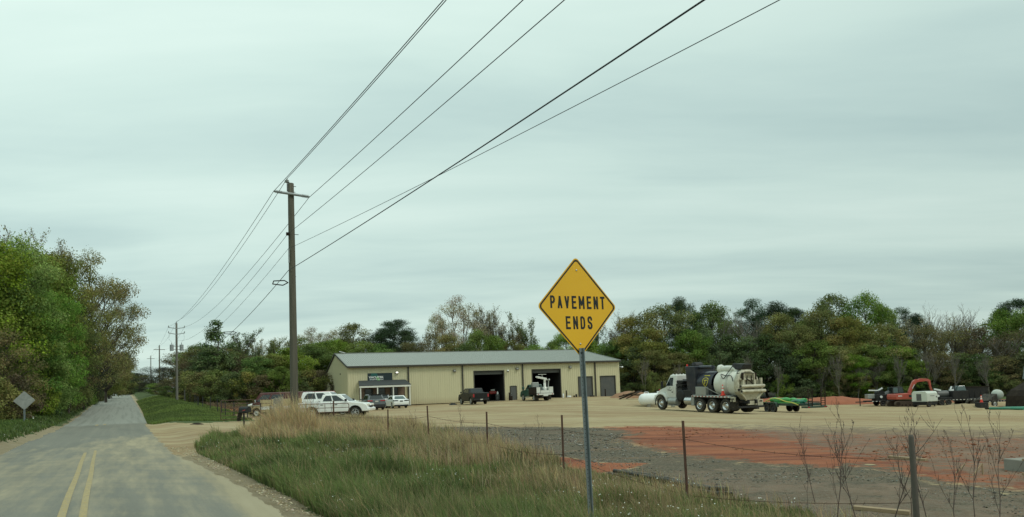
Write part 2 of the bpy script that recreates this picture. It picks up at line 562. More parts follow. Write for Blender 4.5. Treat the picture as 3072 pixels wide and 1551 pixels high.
YARD = ([xy(24.5, 1.3), xy(27.2, 2.4)] + G((612, 1312), (645, 1300), (740, 1288), (860, 1282), (1000, 1279), (1150, 1281), (1235, 1290), (1309, 1319), (1464, 1347), (1541, 1365),
        (1641, 1381), (1690, 1406), (1775, 1423), (1900, 1436), (2010, 1452), (2100, 1478), (2280, 1515), (2420, 1551)) +
        [(5.3, 6.5), (9, 2), (200, 0), (200, 100), (95, 104), (62, 103.5), (44, 106), (31, 107), (24, 113), (-24, 112), (-28, 84), (-27, 70), (-22.5, 60)] + G((780, 1263), (700, 1264), (560, 1269), (450, 1273)) + [xy(63.5, 1.2)])
GRAVEL = G((1215, 1283), (1400, 1281), (1700, 1283), (1800, 1285), (1890, 1300), (1850, 1318), (1960, 1352), (2080, 1377), (2300, 1394), (2480, 1405), (2600, 1400), (2700, 1425), (2800, 1446), (3072, 1480)) + [(12, 10.5), (7, 6), (2.5, 9)] + G((2100, 1500), (1850, 1440), (1690, 1425), (1640, 1385), (1500, 1372), (1330, 1335))
RED = G((1800, 1284), (1900, 1282), (2000, 1281), (2250, 1290), (2450, 1302), (2600, 1303), (2800, 1308), (3072, 1316), (3300, 1320), (3300, 1480), (3072, 1470), (2900, 1450), (2780, 1440), (2600, 1405), (2480, 1412), (2300, 1393), (2080, 1376), (1960, 1350), (1845, 1315))
RED2 = G((1590, 1369), (1700, 1372), (1800, 1388), (1960, 1388), (1900, 1405), (1790, 1425), (1700, 1412), (1640, 1386))
REDBANK = [(38, 97), (48, 98.5), (60, 98), (75, 95), (130, 80), (130, 112), (60, 112), (30, 112), (24, 106), (27, 99)]
REDFIELD = [on(640, 70).xy[:], on(700, 66).xy[:], on(780, 72).xy[:], on(800, 84).xy[:], on(700, 92).xy[:], on(600, 100).xy[:]]

# ------------------------------------------------------------------ one fine sheet of terrain, split along its zones
az = np.unique(np.round(np.concatenate([np.arange(-180, -50, 4.0), np.arange(-50, -38, .5), np.arange(-38, 38, .085), np.arange(38, 50, .5), np.arange(50, 180.1, 4.0)]), 4))
rad = np.concatenate([[.6, 1.5, 2.6, 3.6, 4.6, 5.4], np.geomspace(6, 330, 430), np.geomspace(360, 2600, 12)])
A_, R_ = np.meshgrid(np.radians(az), rad)
GX, GY = R_ * np.sin(A_), R_ * np.cos(A_)
GZ = height(GX.ravel(), GY.ravel()).reshape(GX.shape)
nr, na = GX.shape
vi = np.arange(nr * na).reshape(nr, na)
quads = np.stack([vi[:-1, :-1], vi[:-1, 1:], vi[1:, 1:], vi[1:, :-1]], -1).reshape(-1, 4)[:, ::-1]
fx_, fy_ = GX.ravel()[quads].mean(1), GY.ravel()[quads].mean(1)
jx = fx_ + (fbm(fx_ * 1.3, fy_ * 1.3, 21) - .5) * 1.0 + (fbm(fx_ * 6, fy_ * 6, 31, 3) - .5) * .35
jy = fy_ + (fbm(fx_ * 1.3, fy_ * 1.3, 41) - .5) * 1.0 + (fbm(fx_ * 6, fy_ * 6, 51, 3) - .5) * .35
fs_, fn_ = sn(fx_, fy_)
js_, jn_ = sn(jx, jy)
edge = (fbm(fs_ * 1.6, fs_ * 0 + 3, 61, 4) - .5)
ROAD_R = 1.75 + .36 * (1 - sstep(12, 24, fs_)) - .35 * sstep(20, 27, fs_) * (1 - sstep(58, 68, fs_)) + edge * .28
ROAD_L = -3.95 + (fbm(fs_ * .4, fs_ * 0 + 9, 71, 4) - .5) * .5
is_road = (fn_ > ROAD_L) & (fn_ < ROAD_R) & (fs_ > -60) & (fs_ < 330)
shr = 2.25 + .42 * (1 - sstep(12, 24, fs_)) + .25 * np.exp(-((fs_ - 22) / 5) ** 2)
is_sh = ~is_road & (((jn_ > 1) & (jn_ < shr)) | ((jn_ < -3) & (jn_ > -4.75 + .55 * sstep(58, 70, fs_)))) & (fs_ > -60) & (fs_ < 300)
is_yard = ~is_road & inpoly(jx, jy, YARD)
zone = np.zeros(len(quads), int)
zone[is_sh] = 2; zone[is_yard] = 1; zone[is_road] = 3


def sheet(name, sel, material, attr=None, zoff=0.0):
    q = quads[sel]
    u, inv = np.unique(q.ravel(), return_inverse=True)
    q = inv.reshape(-1, 4)
    me = bpy.data.meshes.new(name)
    X, Y, Z = GX.ravel()[u], GY.ravel()[u], GZ.ravel()[u] + zoff
    me.vertices.add(len(u)); me.vertices.foreach_set('co', np.stack([X, Y, Z], 1).ravel())
    me.loops.add(q.size); me.loops.foreach_set('vertex_index', q.ravel().astype(np.int32))
    me.polygons.add(len(q)); me.polygons.foreach_set('loop_start', (np.arange(len(q)) * 4).astype(np.int32))
    me.polygons.foreach_set('loop_total', np.full(len(q), 4, np.int32))
    me.polygons.foreach_set('use_smooth', np.ones(len(q), bool))
    me.update(calc_edges=True)
    if attr is not None:
        ca = me.color_attributes.new('zone', 'FLOAT_COLOR', 'POINT')
        a = np.ones((len(u), 4), np.float32); a[:, :3] = attr(X, Y)
        ca.data.foreach_set('color', a.ravel())
    me.materials.append(material)
    o = bpy.data.objects.new(name, me); COL.objects.link(o)
    return tag(o, kind='structure')


class NT:
    """small helper for node materials of the ground"""
    def __init__(s, name, rough=.95):
        s.m = bpy.data.materials.new(name)
        s.nt, s.b = nodes(s.m)
        s.N, s.L = s.nt.nodes, s.nt.links
        s.b.inputs['Roughness'].default_value = rough
        s.b.inputs['Specular IOR Level'].default_value = .25
        s.tc = s.N.new('ShaderNodeTexCoord').outputs['Object']
        s.at = None

    def noise(s, scale, detail=6, rough=.6, stretch=None, rot=0):
        v = s.tc
        if stretch:
            mp = s.N.new('ShaderNodeMapping'); mp.vector_type = 'TEXTURE'
            mp.inputs['Rotation'].default_value = (0, 0, rot)
            mp.inputs['Scale'].default_value = stretch
            s.L.new(v, mp.inputs[0]); v = mp.outputs[0]
        n = s.N.new('ShaderNodeTexNoise'); n.inputs['Scale'].default_value = scale
        n.inputs['Detail'].default_value = detail; n.inputs['Roughness'].default_value = rough
        s.L.new(v, n.inputs['Vector'])
        return n.outputs['Fac']

    def ramp(s, f, a, b, lo=0., hi=1.):
        r = s.N.new('ShaderNodeMapRange'); r.inputs['From Min'].default_value = a; r.inputs['From Max'].default_value = b
        r.inputs['To Min'].default_value = lo; r.inputs['To Max'].default_value = hi
        s.L.new(f, r.inputs['Value'])
        return r.outputs['Result']

    def mix(s, f, a, b):
        m = s.N.new('ShaderNodeMix'); m.data_type = 'RGBA'
        for k, q in (('Factor', f), ('A', a), ('B', b)):
            if isinstance(q, (int, float)): m.inputs[k].default_value = q
            elif isinstance(q, tuple): m.inputs[k].default_value = (*q, 1)
            else: s.L.new(q, m.inputs[k])
        return m.outputs['Result']

    def math(s, op, a, b, clamp=True):
        m = s.N.new('ShaderNodeMath'); m.operation = op; m.use_clamp = clamp
        for i, q in enumerate((a, b)):
            if isinstance(q, (int, float)): m.inputs[i].default_value = q
            else: s.L.new(q, m.inputs[i])
        return m.outputs[0]

    def attr(s):
        if s.at is None:
            a = s.N.new('ShaderNodeAttribute'); a.attribute_name = 'zone'
            sp = s.N.new('ShaderNodeSeparateColor'); s.L.new(a.outputs['Color'], sp.inputs[0])
            s.at = sp.outputs
        return s.at

    def done(s, col, bump=None, dist=.05, strength=.6):
        s.L.new(col, s.b.inputs['Base Color'])
        if bump is not None:
            bp = s.N.new('ShaderNodeBump'); bp.inputs['Strength'].default_value = strength; bp.inputs['Distance'].default_value = dist
            s.L.new(bump, bp.inputs['Height']); s.L.new(bp.outputs['Normal'], s.b.inputs['Normal'])
        return s.m


# yard: tan clay with gravel, grey stone, red clay
g = NT('yard_material')
big = g.noise(.11, 5, .6); mid = g.noise(.9, 6, .65); fine = g.noise(14, 4, .7); spk = g.noise(42, 3, .8)
trk = g.noise(1.0, 5, .6, stretch=(14, .55, 1), rot=R(8)); trk2 = g.noise(1.0, 5, .6, stretch=(11, .4, 1), rot=R(-24))
tan = g.mix(g.ramp(mid, .35, .65), (.330, .255, .135), (.415, .335, .190))
tan = g.mix(g.ramp(big, .45, .60, 0, .8), tan, (.275, .175, .085))
tan = g.mix(g.ramp(trk, .46, .72, 0, .6), tan, (.210, .150, .085))
tan = g.mix(g.ramp(trk2, .48, .70, 0, .55), tan, (.44, .375, .235))
trk3 = g.noise(1.0, 5, .6, stretch=(34, 2.6, 1), rot=R(5)); trk4 = g.noise(1.0, 5, .6, stretch=(22, 1.9, 1), rot=R(-20))
tan = g.mix(g.ramp(trk3, .46, .70, 0, .6), tan, (.250, .165, .085))
tan = g.mix(g.ramp(trk4, .48, .70, 0, .6), tan, (.47, .40, .25))
tan = g.mix(g.ramp(fine, .56, .74, 0, .35), tan, (.20, .165, .10))
red = g.mix(g.ramp(mid, .35, .65), (.255, .085, .040), (.335, .125, .062))
red = g.mix(g.ramp(trk, .48, .58, 0, .8), red, (.165, .055, .032))
red = g.mix(g.ramp(trk2, .56, .66, 0, .4), red, (.27, .145, .08))
gry = g.mix(g.ramp(fine, .40, .60), (.074, .060, .039), (.168, .144, .100))
gry = g.mix(g.ramp(spk, .60, .72, 0, .8), gry, (.29, .275, .225))
gry = g.mix(g.ramp(mid, .50, .66, 0, .75), gry, (.140, .100, .068))
gry = g.mix(g.ramp(trk, .54, .64, 0, .6), gry, (.20, .135, .085))
gry = g.mix(g.ramp(trk2, .55, .64, 0, .6), gry, (.085, .075, .055))
brn = g.mix(g.ramp(mid, .35, .65), (.135, .098, .066), (.235, .160, .110))
brn = g.mix(g.ramp(fine, .45, .62, 0, .6), brn, (.175, .165, .125))
A = g.attr()
jit = g.ramp(g.noise(2.2, 6, .7), .25, .75, -.50, .50)
def soft(ch):
    return g.ramp(g.math('ADD', ch, jit, False), .40, .60)
c = g.mix(soft(A[0]), tan, red)
c = g.mix(soft(A[1]), c, gry)
c = g.mix(g.math('MULTIPLY', soft(A[2]), .85), c, brn)
YMAT = g.done(c, g.math('ADD', fine, spk, False), .03, .7)

# road: worn pavement, then pale gravel, tan dust dragged across it at the drive
g = NT('road_material', .88)
mid = g.noise(1.0, 6, .65, stretch=(.55, 5.0, 1), rot=R(27)); fine = g.noise(30, 3, .7); pat = g.noise(1.0, 4, .55, stretch=(1.6, 9, 1), rot=R(29))
drag = g.noise(1.0, 5, .6, stretch=(5, .55, 1), rot=R(-14)); lane = g.noise(1.0, 4, .6, stretch=(.35, 16, 1), rot=R(28))
asp = g.mix(g.ramp(fine, .3, .7), (.150, .150, .124), (.200, .197, .162))
asp = g.mix(g.ramp(lane, .45, .65, 0, .45), asp, (.235, .225, .175))
asp = g.mix(g.ramp(pat, .50, .62, 0, .5), asp, (.135, .137, .115))
dust = g.mix(g.ramp(mid, .35, .65), (.320, .270, .165), (.390, .335, .215))
grv = g.mix(g.ramp(fine, .3, .7), (.215, .222, .190), (.320, .326, .282))
grv = g.mix(g.ramp(lane, .48, .62, 0, .6), grv, (.185, .19, .163))
A = g.attr()
jit = g.math('ADD', g.ramp(drag, .3, .7, -.07, .07), g.ramp(mid, .3, .7, -.22, .22), False)
c = g.mix(g.math('MULTIPLY', g.ramp(g.math('ADD', A[0], jit, False), .35, .75), .8), asp, dust)
c = g.mix(A[1], c, grv)
RMAT = g.done(c, g.math('ADD', fine, mid, False), .02, .35)

g = NT('shoulder_material')
mid = g.noise(1.2, 6, .7); fine = g.noise(12, 5, .75); spk = g.noise(50, 3, .8)
c = g.mix(g.ramp(mid, .3, .7), (.42, .335, .20), (.56, .47, .31))
c = g.mix(g.ramp(fine, .55, .72, 0, .7), c, (.165, .125, .075))
c = g.mix(g.ramp(spk, .62, .74, 0, .7), c, (.52, .46, .33))
SMAT = g.done(c, g.math('ADD', fine, g.math('ADD', spk, mid, False), False), .12, 1.0)

g = NT('ground_material')
mid = g.noise(.8, 6, .7); fine = g.noise(9, 5, .75); big = g.noise(.12, 4, .6)
c = g.mix(g.ramp(mid, .35, .65), (.055, .080, .026), (.090, .125, .040))
c = g.mix(g.ramp(fine, .55, .72, 0, .6), c, (.105, .095, .045))
A = g.attr()
c = g.mix(g.ramp(g.math('ADD', A[0], g.ramp(mid, .3, .7, -.3, .3), False), .35, .65), c, (.300, .110, .050))
c = g.mix(g.ramp(g.math('ADD', A[1], g.ramp(mid, .3, .7, -.3, .3), False), .35, .65, 0, .9), c, (.052, .038, .022))
c = g.mix(g.ramp(g.math('ADD', A[2], g.ramp(fine, .3, .7, -.3, .3), False), .35, .65, 0, .75), c, (.150, .125, .065))
GMAT = g.done(c, fine, .08, .8)


def smooth01(d, w):
    return sstep(-w, w, d)


def yard_attr(X, Y):
    r = np.maximum.reduce([smooth01(sdist(X, Y, RED) + .5, 2.4), smooth01(sdist(X, Y, RED2), .25), smooth01(sdist(X, Y, REDBANK), 2.0)])
    gr = smooth01(sdist(X, Y, GRAVEL) + .25, 1.8) * (1 - smooth01(sdist(X, Y, RED2), .3))
    br = np.maximum(sstep(6.5, 10, X) * (1 - sstep(30, 45, np.hypot(X, Y))) * .62, sstep(.8, 3.6, X) * (1 - sstep(15.5, 19.5, Y)) * .60 * (1 - .9 * r))  # dull brown on the right-hand clay is painted windshield haze; near strip is dirt
    return np.stack([r, gr, br], 1)


def road_attr(X, Y):
    s, n = sn(X, Y)
    d = .62 * np.exp(-((s - 37) / 9) ** 2) * sstep(-5, 1.5, n) + .42 * np.exp(-((s - 24) / 9) ** 2) + .30 * np.exp(-((s - 12) / 9) ** 2) + .25 * sstep(-2.5, -4, n) + .45 * sstep(1.3, 1.8, n)
    gv = sstep(61, 65, s + (fbm(n * .7, s * 0, 5) - .5) * 5)
    return np.stack([np.clip(d, 0, .8), gv, gv * 0], 1)


def ground_attr(X, Y):
    s, n = sn(X, Y)
    r = smooth01(sdist(X, Y, REDFIELD), 2.5)
    forest = np.maximum.reduce([sstep(-7.2, -10, n) * sstep(20, 32, s), sstep(108, 118, Y) * sstep(-30, 0, X), sstep(8, 14, n) * sstep(108, 122, Y)])
    dry = sstep(6.2, 9.5, n) * (1 - sstep(38, 46, s)) * .62
    return np.stack([r, forest, dry], 1)


sheet('dirt_yard', zone == 1, YMAT, yard_attr)
sheet('road', zone == 3, RMAT, road_attr)
sheet('road_shoulder', zone == 2, SMAT)
sheet('ground', zone == 0, GMAT, ground_attr)

# yellow double line, worn and dusty
g = NT('line_paint', .8)
c = g.mix(g.ramp(g.noise(3, 6, .7), .35, .65), (.36, .265, .10), (.44, .34, .15))
c = g.mix(g.ramp(g.noise(16, 5, .8), .42, .58, 0, .9), c, (.26, .235, .165))
LMAT = g.done(c)


def line(na, nb, hw0, s0, s1, wear):
    mb = MB()
    ss = np.arange(s0, s1, .35)
    for k, s in enumerate(ss):
        wob = .006 * math.sin(s * .7)
        f = 1 - wear * max(0, (s - (s0 + s1) / 2) / ((s1 - s0) / 2)) * .5
        c_, hw = na + nb * (s - 16) + wob, hw0 * f
        a = Vector((*xy(s, c_ - hw), 0)); b = Vector((*xy(s, c_ + hw), 0))
        a.z = hgt(a.x, a.y) + .006; b.z = hgt(b.x, b.y) + .006
        if k and last is not None:
            mb.add([last[0], last[1], b, a], [(0, 1, 2, 3)])
        last = (a, b)
    return tag(mb.build('road_marking', LMAT), kind='structure')


line(-.88, -.0205, .062, -30, 29.5, .5)
line(-.60, -.0195, .062, -30, 30.5, .7)
line(-1.72, 0, .09, 61.5, 64, .2)
line(-1.22, 0, .09, 62, 64.2, .2)

# ------------------------------------------------------------------ grass
def blade_mesh(name, P, hgts, wid, lean, col, tipcol, material):
    """P (n,3) roots; each blade a bent tapering strip"""
    n = len(P)
    a = RNG.uniform(0, 2 * PI, n)
    la = RNG.normal(R(200), 1.3, n)
    sx, sy = np.cos(a) * wid / 2, np.sin(a) * wid / 2
    lx, ly = np.cos(la) * lean * hgts, np.sin(la) * lean * hgts
    V = np.empty((n, 5, 3))
    z0 = np.zeros(n)
    V[:, 0] = P + np.stack([-sx, -sy, z0 - .03], 1); V[:, 1] = P + np.stack([sx, sy, z0 - .03], 1)
    m = P + np.stack([lx * .32, ly * .32, hgts * .58], 1)
    V[:, 2] = m + np.stack([sx, sy, z0], 1) * .75; V[:, 3] = m - np.stack([sx, sy, z0], 1) * .75
    V[:, 4] = P + np.stack([lx, ly, hgts * np.sqrt(np.clip(1 - lean ** 2 * .5, .2, 1))], 1)
    base = np.arange(n)[:, None] * 5
    loops = np.concatenate([base + np.array([[0, 1, 2, 3]]), base + np.array([[3, 2, 4]])], 1).ravel()
    me = bpy.data.meshes.new(name)
    me.vertices.add(n * 5); me.vertices.foreach_set('co', V.ravel())
    me.loops.add(len(loops)); me.loops.foreach_set('vertex_index', loops.astype(np.int32))
    st = (np.arange(n)[:, None] * 7 + np.array([[0, 4]])).ravel()
    me.polygons.add(2 * n); me.polygons.foreach_set('loop_start', st.astype(np.int32))
    me.polygons.foreach_set('loop_total', np.tile([4, 3], n).astype(np.int32))
    me.update(calc_edges=True)
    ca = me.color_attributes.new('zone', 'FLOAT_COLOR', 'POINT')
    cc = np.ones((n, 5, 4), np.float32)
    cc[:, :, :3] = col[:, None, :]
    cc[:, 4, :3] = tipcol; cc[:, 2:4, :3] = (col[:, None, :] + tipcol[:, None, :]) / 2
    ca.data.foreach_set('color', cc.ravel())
    me.materials.append(material)
    o = bpy.data.objects.new(name, me); COL.objects.link(o)
    return o


def leafmat(name, trans=.35, rough=.7, var=0.0):
    m = bpy.data.materials.new(name); m.use_nodes = True
    nt = m.node_tree; N, L = nt.nodes, nt.links
    N.remove(N['Principled BSDF'])
    at_ = N.new('ShaderNodeAttribute'); at_.attribute_name = 'zone'
    col = at_.outputs['Color']
    if var:
        oi = N.new('ShaderNodeObjectInfo')
        hs = N.new('ShaderNodeHueSaturation')
        for sock, lo, hi in (('Hue', .5 - .025 * var, .5 + .025 * var), ('Value', 1 - .22 * var, 1 + .22 * var), ('Saturation', 1 - .15 * var, 1 + .1 * var)):
            mr = N.new('ShaderNodeMapRange'); mr.inputs['To Min'].default_value = lo; mr.inputs['To Max'].default_value = hi
            mt = N.new('ShaderNodeMath'); mt.operation = 'FRACT'
            mu = N.new('ShaderNodeMath'); mu.operation = 'MULTIPLY'; mu.inputs[1].default_value = {'Hue': 1, 'Value': 7.31, 'Saturation': 3.77}[sock]
            L.new(oi.outputs['Random'], mu.inputs[0]); L.new(mu.outputs[0], mt.inputs[0]); L.new(mt.outputs[0], mr.inputs['Value']); L.new(mr.outputs['Result'], hs.inputs[sock])
        L.new(col, hs.inputs['Color']); col = hs.outputs['Color']
    d = N.new('ShaderNodeBsdfDiffuse'); t = N.new('ShaderNodeBsdfTranslucent'); mx = N.new('ShaderNodeMixShader')
    mx.inputs['Fac'].default_value = trans
    L.new(col, d.inputs['Color']); L.new(col, t.inputs['Color'])
    L.new(d.outputs[0], mx.inputs[1]); L.new(t.outputs[0], mx.inputs[2]); L.new(mx.outputs[0], N['Material Output'].inputs['Surface'])
    return m


M['grass'] = leafmat('grass', .3)
M['leaf'] = leafmat('leaf', .33, var=1.0)
M['petal'] = mat('petal', (.72, .74, .66), .7, var=.05)


def scatter(n, poly, dens=None, near=None):
    xs = [p[0] for p in poly]; ys = [p[1] for p in poly]
    out = []
    tot = 0
    while tot < n:
        x = RNG.uniform(min(xs), max(xs), n * 2); y = RNG.uniform(min(ys), max(ys), n * 2)
        m = inpoly(x, y, poly)
        if dens is not None:
            m &= RNG.uniform(0, 1, len(x)) < dens(x, y)
        out.append(np.stack([x[m], y[m]], 1)); tot += m.sum()
    p = np.concatenate(out)[:n]
    return p[:, 0], p[:, 1]


def cvar(base, n, amt=.18):
    b = np.array(base)[None, :] * (1 + RNG.normal(0, amt, (n, 1)))
    b = b * (1 + RNG.normal(0, amt * .35, (n, 3)))
    return np.clip(b, .005, .9)


def back_edge(x, y):
    return ~inpoly(x, y, YARD)


# verge between road and fence (and a strip beyond the fence)
IS = [xy(4, 2.72), xy(13, 2.65), xy(19, 2.35), xy(25.5, 2.1), xy(29.5, 2.3), xy(33, 3.8), xy(37, 6.2), xy(40, 9), xy(38, 12), xy(28, 11.5), xy(18, 10.6), xy(8, 11.2), xy(3, 9)]


def isl_d(x, y):
    s, n = sn(x, y)
    d = np.clip(11.0 / np.hypot(x, y), .12, 1.0) ** 1.25
    d *= back_edge(x + (vnoise(x * 2, y * 2, 5) - .5) * .8, y)
    return d


x, y = scatter(175000, IS, isl_d)
s, n = sn(x, y)
dry = np.clip(sstep(4.6, 9.0, n) * .9 * (1 - .4 * sstep(26, 34, s)) + (fbm(x * .55, y * .55, 77) - .46) * 2.2, 0, 1)
drysel = RNG.uniform(0, 1, len(x)) < .10 + dry * .62
hh = (.08 + .52 * fbm(x * 1.5, y * 1.5, 15) ** 1.3 + .22 * (vnoise(x * .5, y * .5, 16) > .62)) * RNG.uniform(.55, 1.3, len(x)) * (1 - .45 * (1 - sstep(2.2, 3.4, n))) * (1 - .62 * sstep(-.4, 1.8, x) * sstep(6.5, 8.5, n))
hh = np.where(drysel, hh * 1.15, hh)
g1 = cvar((.150, .190, .068), len(x)); g2 = cvar((.100, .132, .050), len(x)); bro = cvar((.285, .225, .125), len(x), .22)
mixv = (fbm(x * 1.1, y * 1.1, 88) + RNG.normal(0, .05, len(x)) > .47)[:, None]
colr = np.where(drysel[:, None], bro, np.where(mixv, g1, g2))
P = np.stack([x, y, height(x, y)], 1)
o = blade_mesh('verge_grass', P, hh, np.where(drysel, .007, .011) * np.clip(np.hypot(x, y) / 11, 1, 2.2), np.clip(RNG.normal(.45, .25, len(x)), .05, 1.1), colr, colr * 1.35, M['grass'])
tag(o, 'tall green grass on the verge between the road and the fence', 'grass', kind='stuff')

# tall dry stalks: thick clump round the pole, loose ones along the fence
CL = [xy(27.0, 4.2), xy(29, 3.9), xy(33.5, 4.6), xy(34.5, 6.6), xy(33, 8.0), xy(30.0, 9.2), xy(26.5, 9.2), xy(25.2, 7.6)]
P1X = on(872, 29).x
x1, y1 = scatter(17000, CL, lambda x, y: np.clip((fbm(x * .9, y * .9, 99) - .30) * 3.2, 0.05, 1))
x2, y2 = scatter(21000, IS, lambda x, y: isl_d(x, y) * sstep(4.8, 8.4, sn(x, y)[1]) * np.clip((fbm(x * .7, y * .7, 123) - .42) * 5, .04, 1) * (.35 + .65 * (1 - sstep(-1.5, 4.5, x))))
RS_ = [(1.6, 8.2), (2.4, 11.2), (4.2, 10.2), (6.2, 8.4), (6.6, 6.0), (3.5, 5.5)]
x3, y3 = scatter(2600, RS_, lambda x, y: np.clip((fbm(x * .9, y * .9, 203) - .40) * 4, .06, 1))
x2 = np.r_[x2, x3]; y2 = np.r_[y2, y3]
x = np.r_[x1, x2]; y = np.r_[y1, y2]
k1 = np.r_[np.ones(len(x1)), np.zeros(len(x2))]
PCL = np.exp(-(np.hypot(x - P1X - .1, y - 28.6) / 1.25) ** 2)
hh = np.where(k1 > 0, RNG.uniform(.50, 1.15, len(x)) * (.22 + .75 * fbm(x * 1.1, y * 1.1, 33) + 1.35 * PCL), RNG.uniform(.28, .85, len(x)) * (.45 + .55 * (1 - sstep(-1, 1.8, x))))
colr = cvar((.46, .36, .205), len(x), .22)
colr[k1 == 0] = cvar((.37, .29, .165), int((k1 == 0).sum()), .28)
P = np.stack([x, y, height(x, y)], 1)
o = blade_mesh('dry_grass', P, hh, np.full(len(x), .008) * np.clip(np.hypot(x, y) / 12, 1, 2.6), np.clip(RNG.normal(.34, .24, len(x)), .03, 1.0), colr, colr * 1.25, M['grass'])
tag(o, 'tall dry tan grass stalks round the big utility pole and along the fence', 'dry grass', kind='stuff')


def flowers(name, x, y, h, size, label):
    mb = MB()
    z = height(x, y)
    for i in range(len(x)):
        r = size * random.uniform(.6, 1.3) * max(1, math.hypot(x[i], y[i]) / 16)
        zz = z[i] + h * random.uniform(.6, 1.15)
        t = random.uniform(-.5, .5); u = random.uniform(-.5, .5); a0 = random.uniform(0, 6)
        pts = [(x[i] + r * math.cos(a0 + k * 1.2566), y[i] + r * math.sin(a0 + k * 1.2566), zz + r * (t * math.cos(a0 + k * 1.2566) + u * math.sin(a0 + k * 1.2566)) * 1.2) for k in range(5)]
        mb.add(pts, [(0, 1, 2, 3, 4)])
    return tag(mb.build(name, M['petal']), label, 'wildflowers', kind='stuff')


x, y = scatter(1200, IS, lambda x, y: isl_d(x, y) * np.clip((fbm(x * .6, y * .6, 7) - .50) * 9, .01, 1) * (1 - .6 * sstep(7, 9, sn(x, y)[1])))
flowers('wildflowers', x, y, .36, .009, 'tiny white wildflowers in the verge grass near the road corner')

# left verge and the bank on the right of the far road: shorter grass
LV = [xy(14, -4.6), xy(34, -4.7), xy(60, -4.5), xy(110, -4.3), xy(110, -8.5), xy(40, -10.5), xy(14, -13)]
x, y = scatter(42000, LV, lambda x, y: np.clip(26.0 / np.hypot(x, y), .2, 1) ** 2)
colr = np.where((fbm(x * .5, y * .5, 12) > .5)[:, None], cvar((.105, .150, .045), len(x)), cvar((.075, .108, .036), len(x)))
P = np.stack([x, y, height(x, y)], 1)
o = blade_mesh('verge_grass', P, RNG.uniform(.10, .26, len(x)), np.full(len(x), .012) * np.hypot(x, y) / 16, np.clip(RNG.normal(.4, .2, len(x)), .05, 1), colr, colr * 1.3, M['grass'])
tag(o, 'short green grass under the roadside wood beside the back of the diamond sign', 'grass', kind='stuff')
x, y = scatter(420, LV, lambda x, y: np.clip(26.0 / np.hypot(x, y), .2, 1) ** 2 * np.clip((fbm(x * .4, y * .4, 44) - .45) * 6, .02, 1))
flowers('wildflowers', x, y, .22, .014, 'tiny white clover flowers beside the back of the diamond sign')
BK = [xy(60, 1.6), xy(58, 8.0), xy(57, 11), xy(75, 10.5), xy(140, 9), xy(140, 2.0), xy(90, 1.9)]
x, y = scatter(60000, BK, lambda x, y: np.clip(50.0 / np.hypot(x, y), .2, 1) ** 1.6 * back_edge(x, y))
colr = np.where((fbm(x * .35, y * .35, 19) > .47)[:, None], cvar((.145, .195, .058), len(x), .14), cvar((.108, .145, .050), len(x), .14))
P = np.stack([x, y, height(x, y)], 1)
o = blade_mesh('bank_grass', P, RNG.uniform(.10, .24, len(x)), np.full(len(x), .012) * np.hypot(x, y) / 14, np.clip(RNG.normal(.4, .2, len(x)), .05, 1), colr, colr * 1.25, M['grass'])
tag(o, 'bright mown grass on the bank between the far road and the wire fence', 'grass', kind='stuff')
FD = [xy(58, 10.5), xy(75, 10.5), xy(120, 10), xy(126, 20), xy(104, 22), xy(84, 22), xy(66, 18)]
x, y = scatter(26000, FD, lambda x, y: 1 - .8 * inpoly(x, y, REDFIELD))
colr = np.where((fbm(x * .2, y * .2, 29) > .5)[:, None], cvar((.11, .135, .05), len(x), .14), cvar((.17, .13, .08), len(x), .2))
P = np.stack([x, y, height(x, y)], 1)
o = blade_mesh('field_grass', P, RNG.uniform(.12, .4, len(x)), np.full(len(x), .012) * np.hypot(x, y) / 14, np.clip(RNG.normal(.4, .2, len(x)), .05, 1), colr, colr * 1.2, M['grass'])
tag(o, 'rough grass and weeds in the field behind the row of steel posts', 'grass', kind='stuff')


# ------------------------------------------------------------------ loose stones
def stones(name, x, y, size, cols, label):
    n = len(x)
    z = height(x, y)
    O = np.array([(1, 0, 0), (0, 1, 0), (-1, 0, 0), (0, -1, 0), (0, 0, .75), (0, 0, -.6)])
    V = np.array([x, y, z + size * .2]).T[:, None, :] + O[None] * size[:, None, None] * RNG.uniform(.55, 1.25, (n, 6, 1)) * np.array([1, 1, .7])
    F = np.array([(0, 1, 4), (1, 2, 4), (2, 3, 4), (3, 0, 4), (1, 0, 5), (2, 1, 5), (3, 2, 5), (0, 3, 5)])
    idx = (np.arange(n)[:, None, None] * 6 + F[None]).reshape(-1)
    me = bpy.data.meshes.new(name)
    me.vertices.add(n * 6); me.vertices.foreach_set('co', V.ravel())
    me.loops.add(len(idx)); me.loops.foreach_set('vertex_index', idx.astype(np.int32))
    k = len(idx) // 3
    me.polygons.add(k); me.polygons.foreach_set('loop_start', np.arange(k, dtype=np.int32) * 3); me.polygons.foreach_set('loop_total', np.full(k, 3, np.int32))
    me.update(calc_edges=True)
    ca = me.color_attributes.new('zone', 'FLOAT_COLOR', 'POINT')
    cc = np.ones((n, 6, 4), np.float32); cc[:, :, :3] = cvar((1, 1, 1), n, .22)[:, None, :] * np.array(cols)[RNG.integers(0, len(cols), n)][:, None, :]
    ca.data.foreach_set('color', cc.ravel()); me.materials.append(M['stone'])
    o = bpy.data.objects.new(name, me); COL.objects.link(o)
    return tag(o, label, 'gravel', kind='stuff')


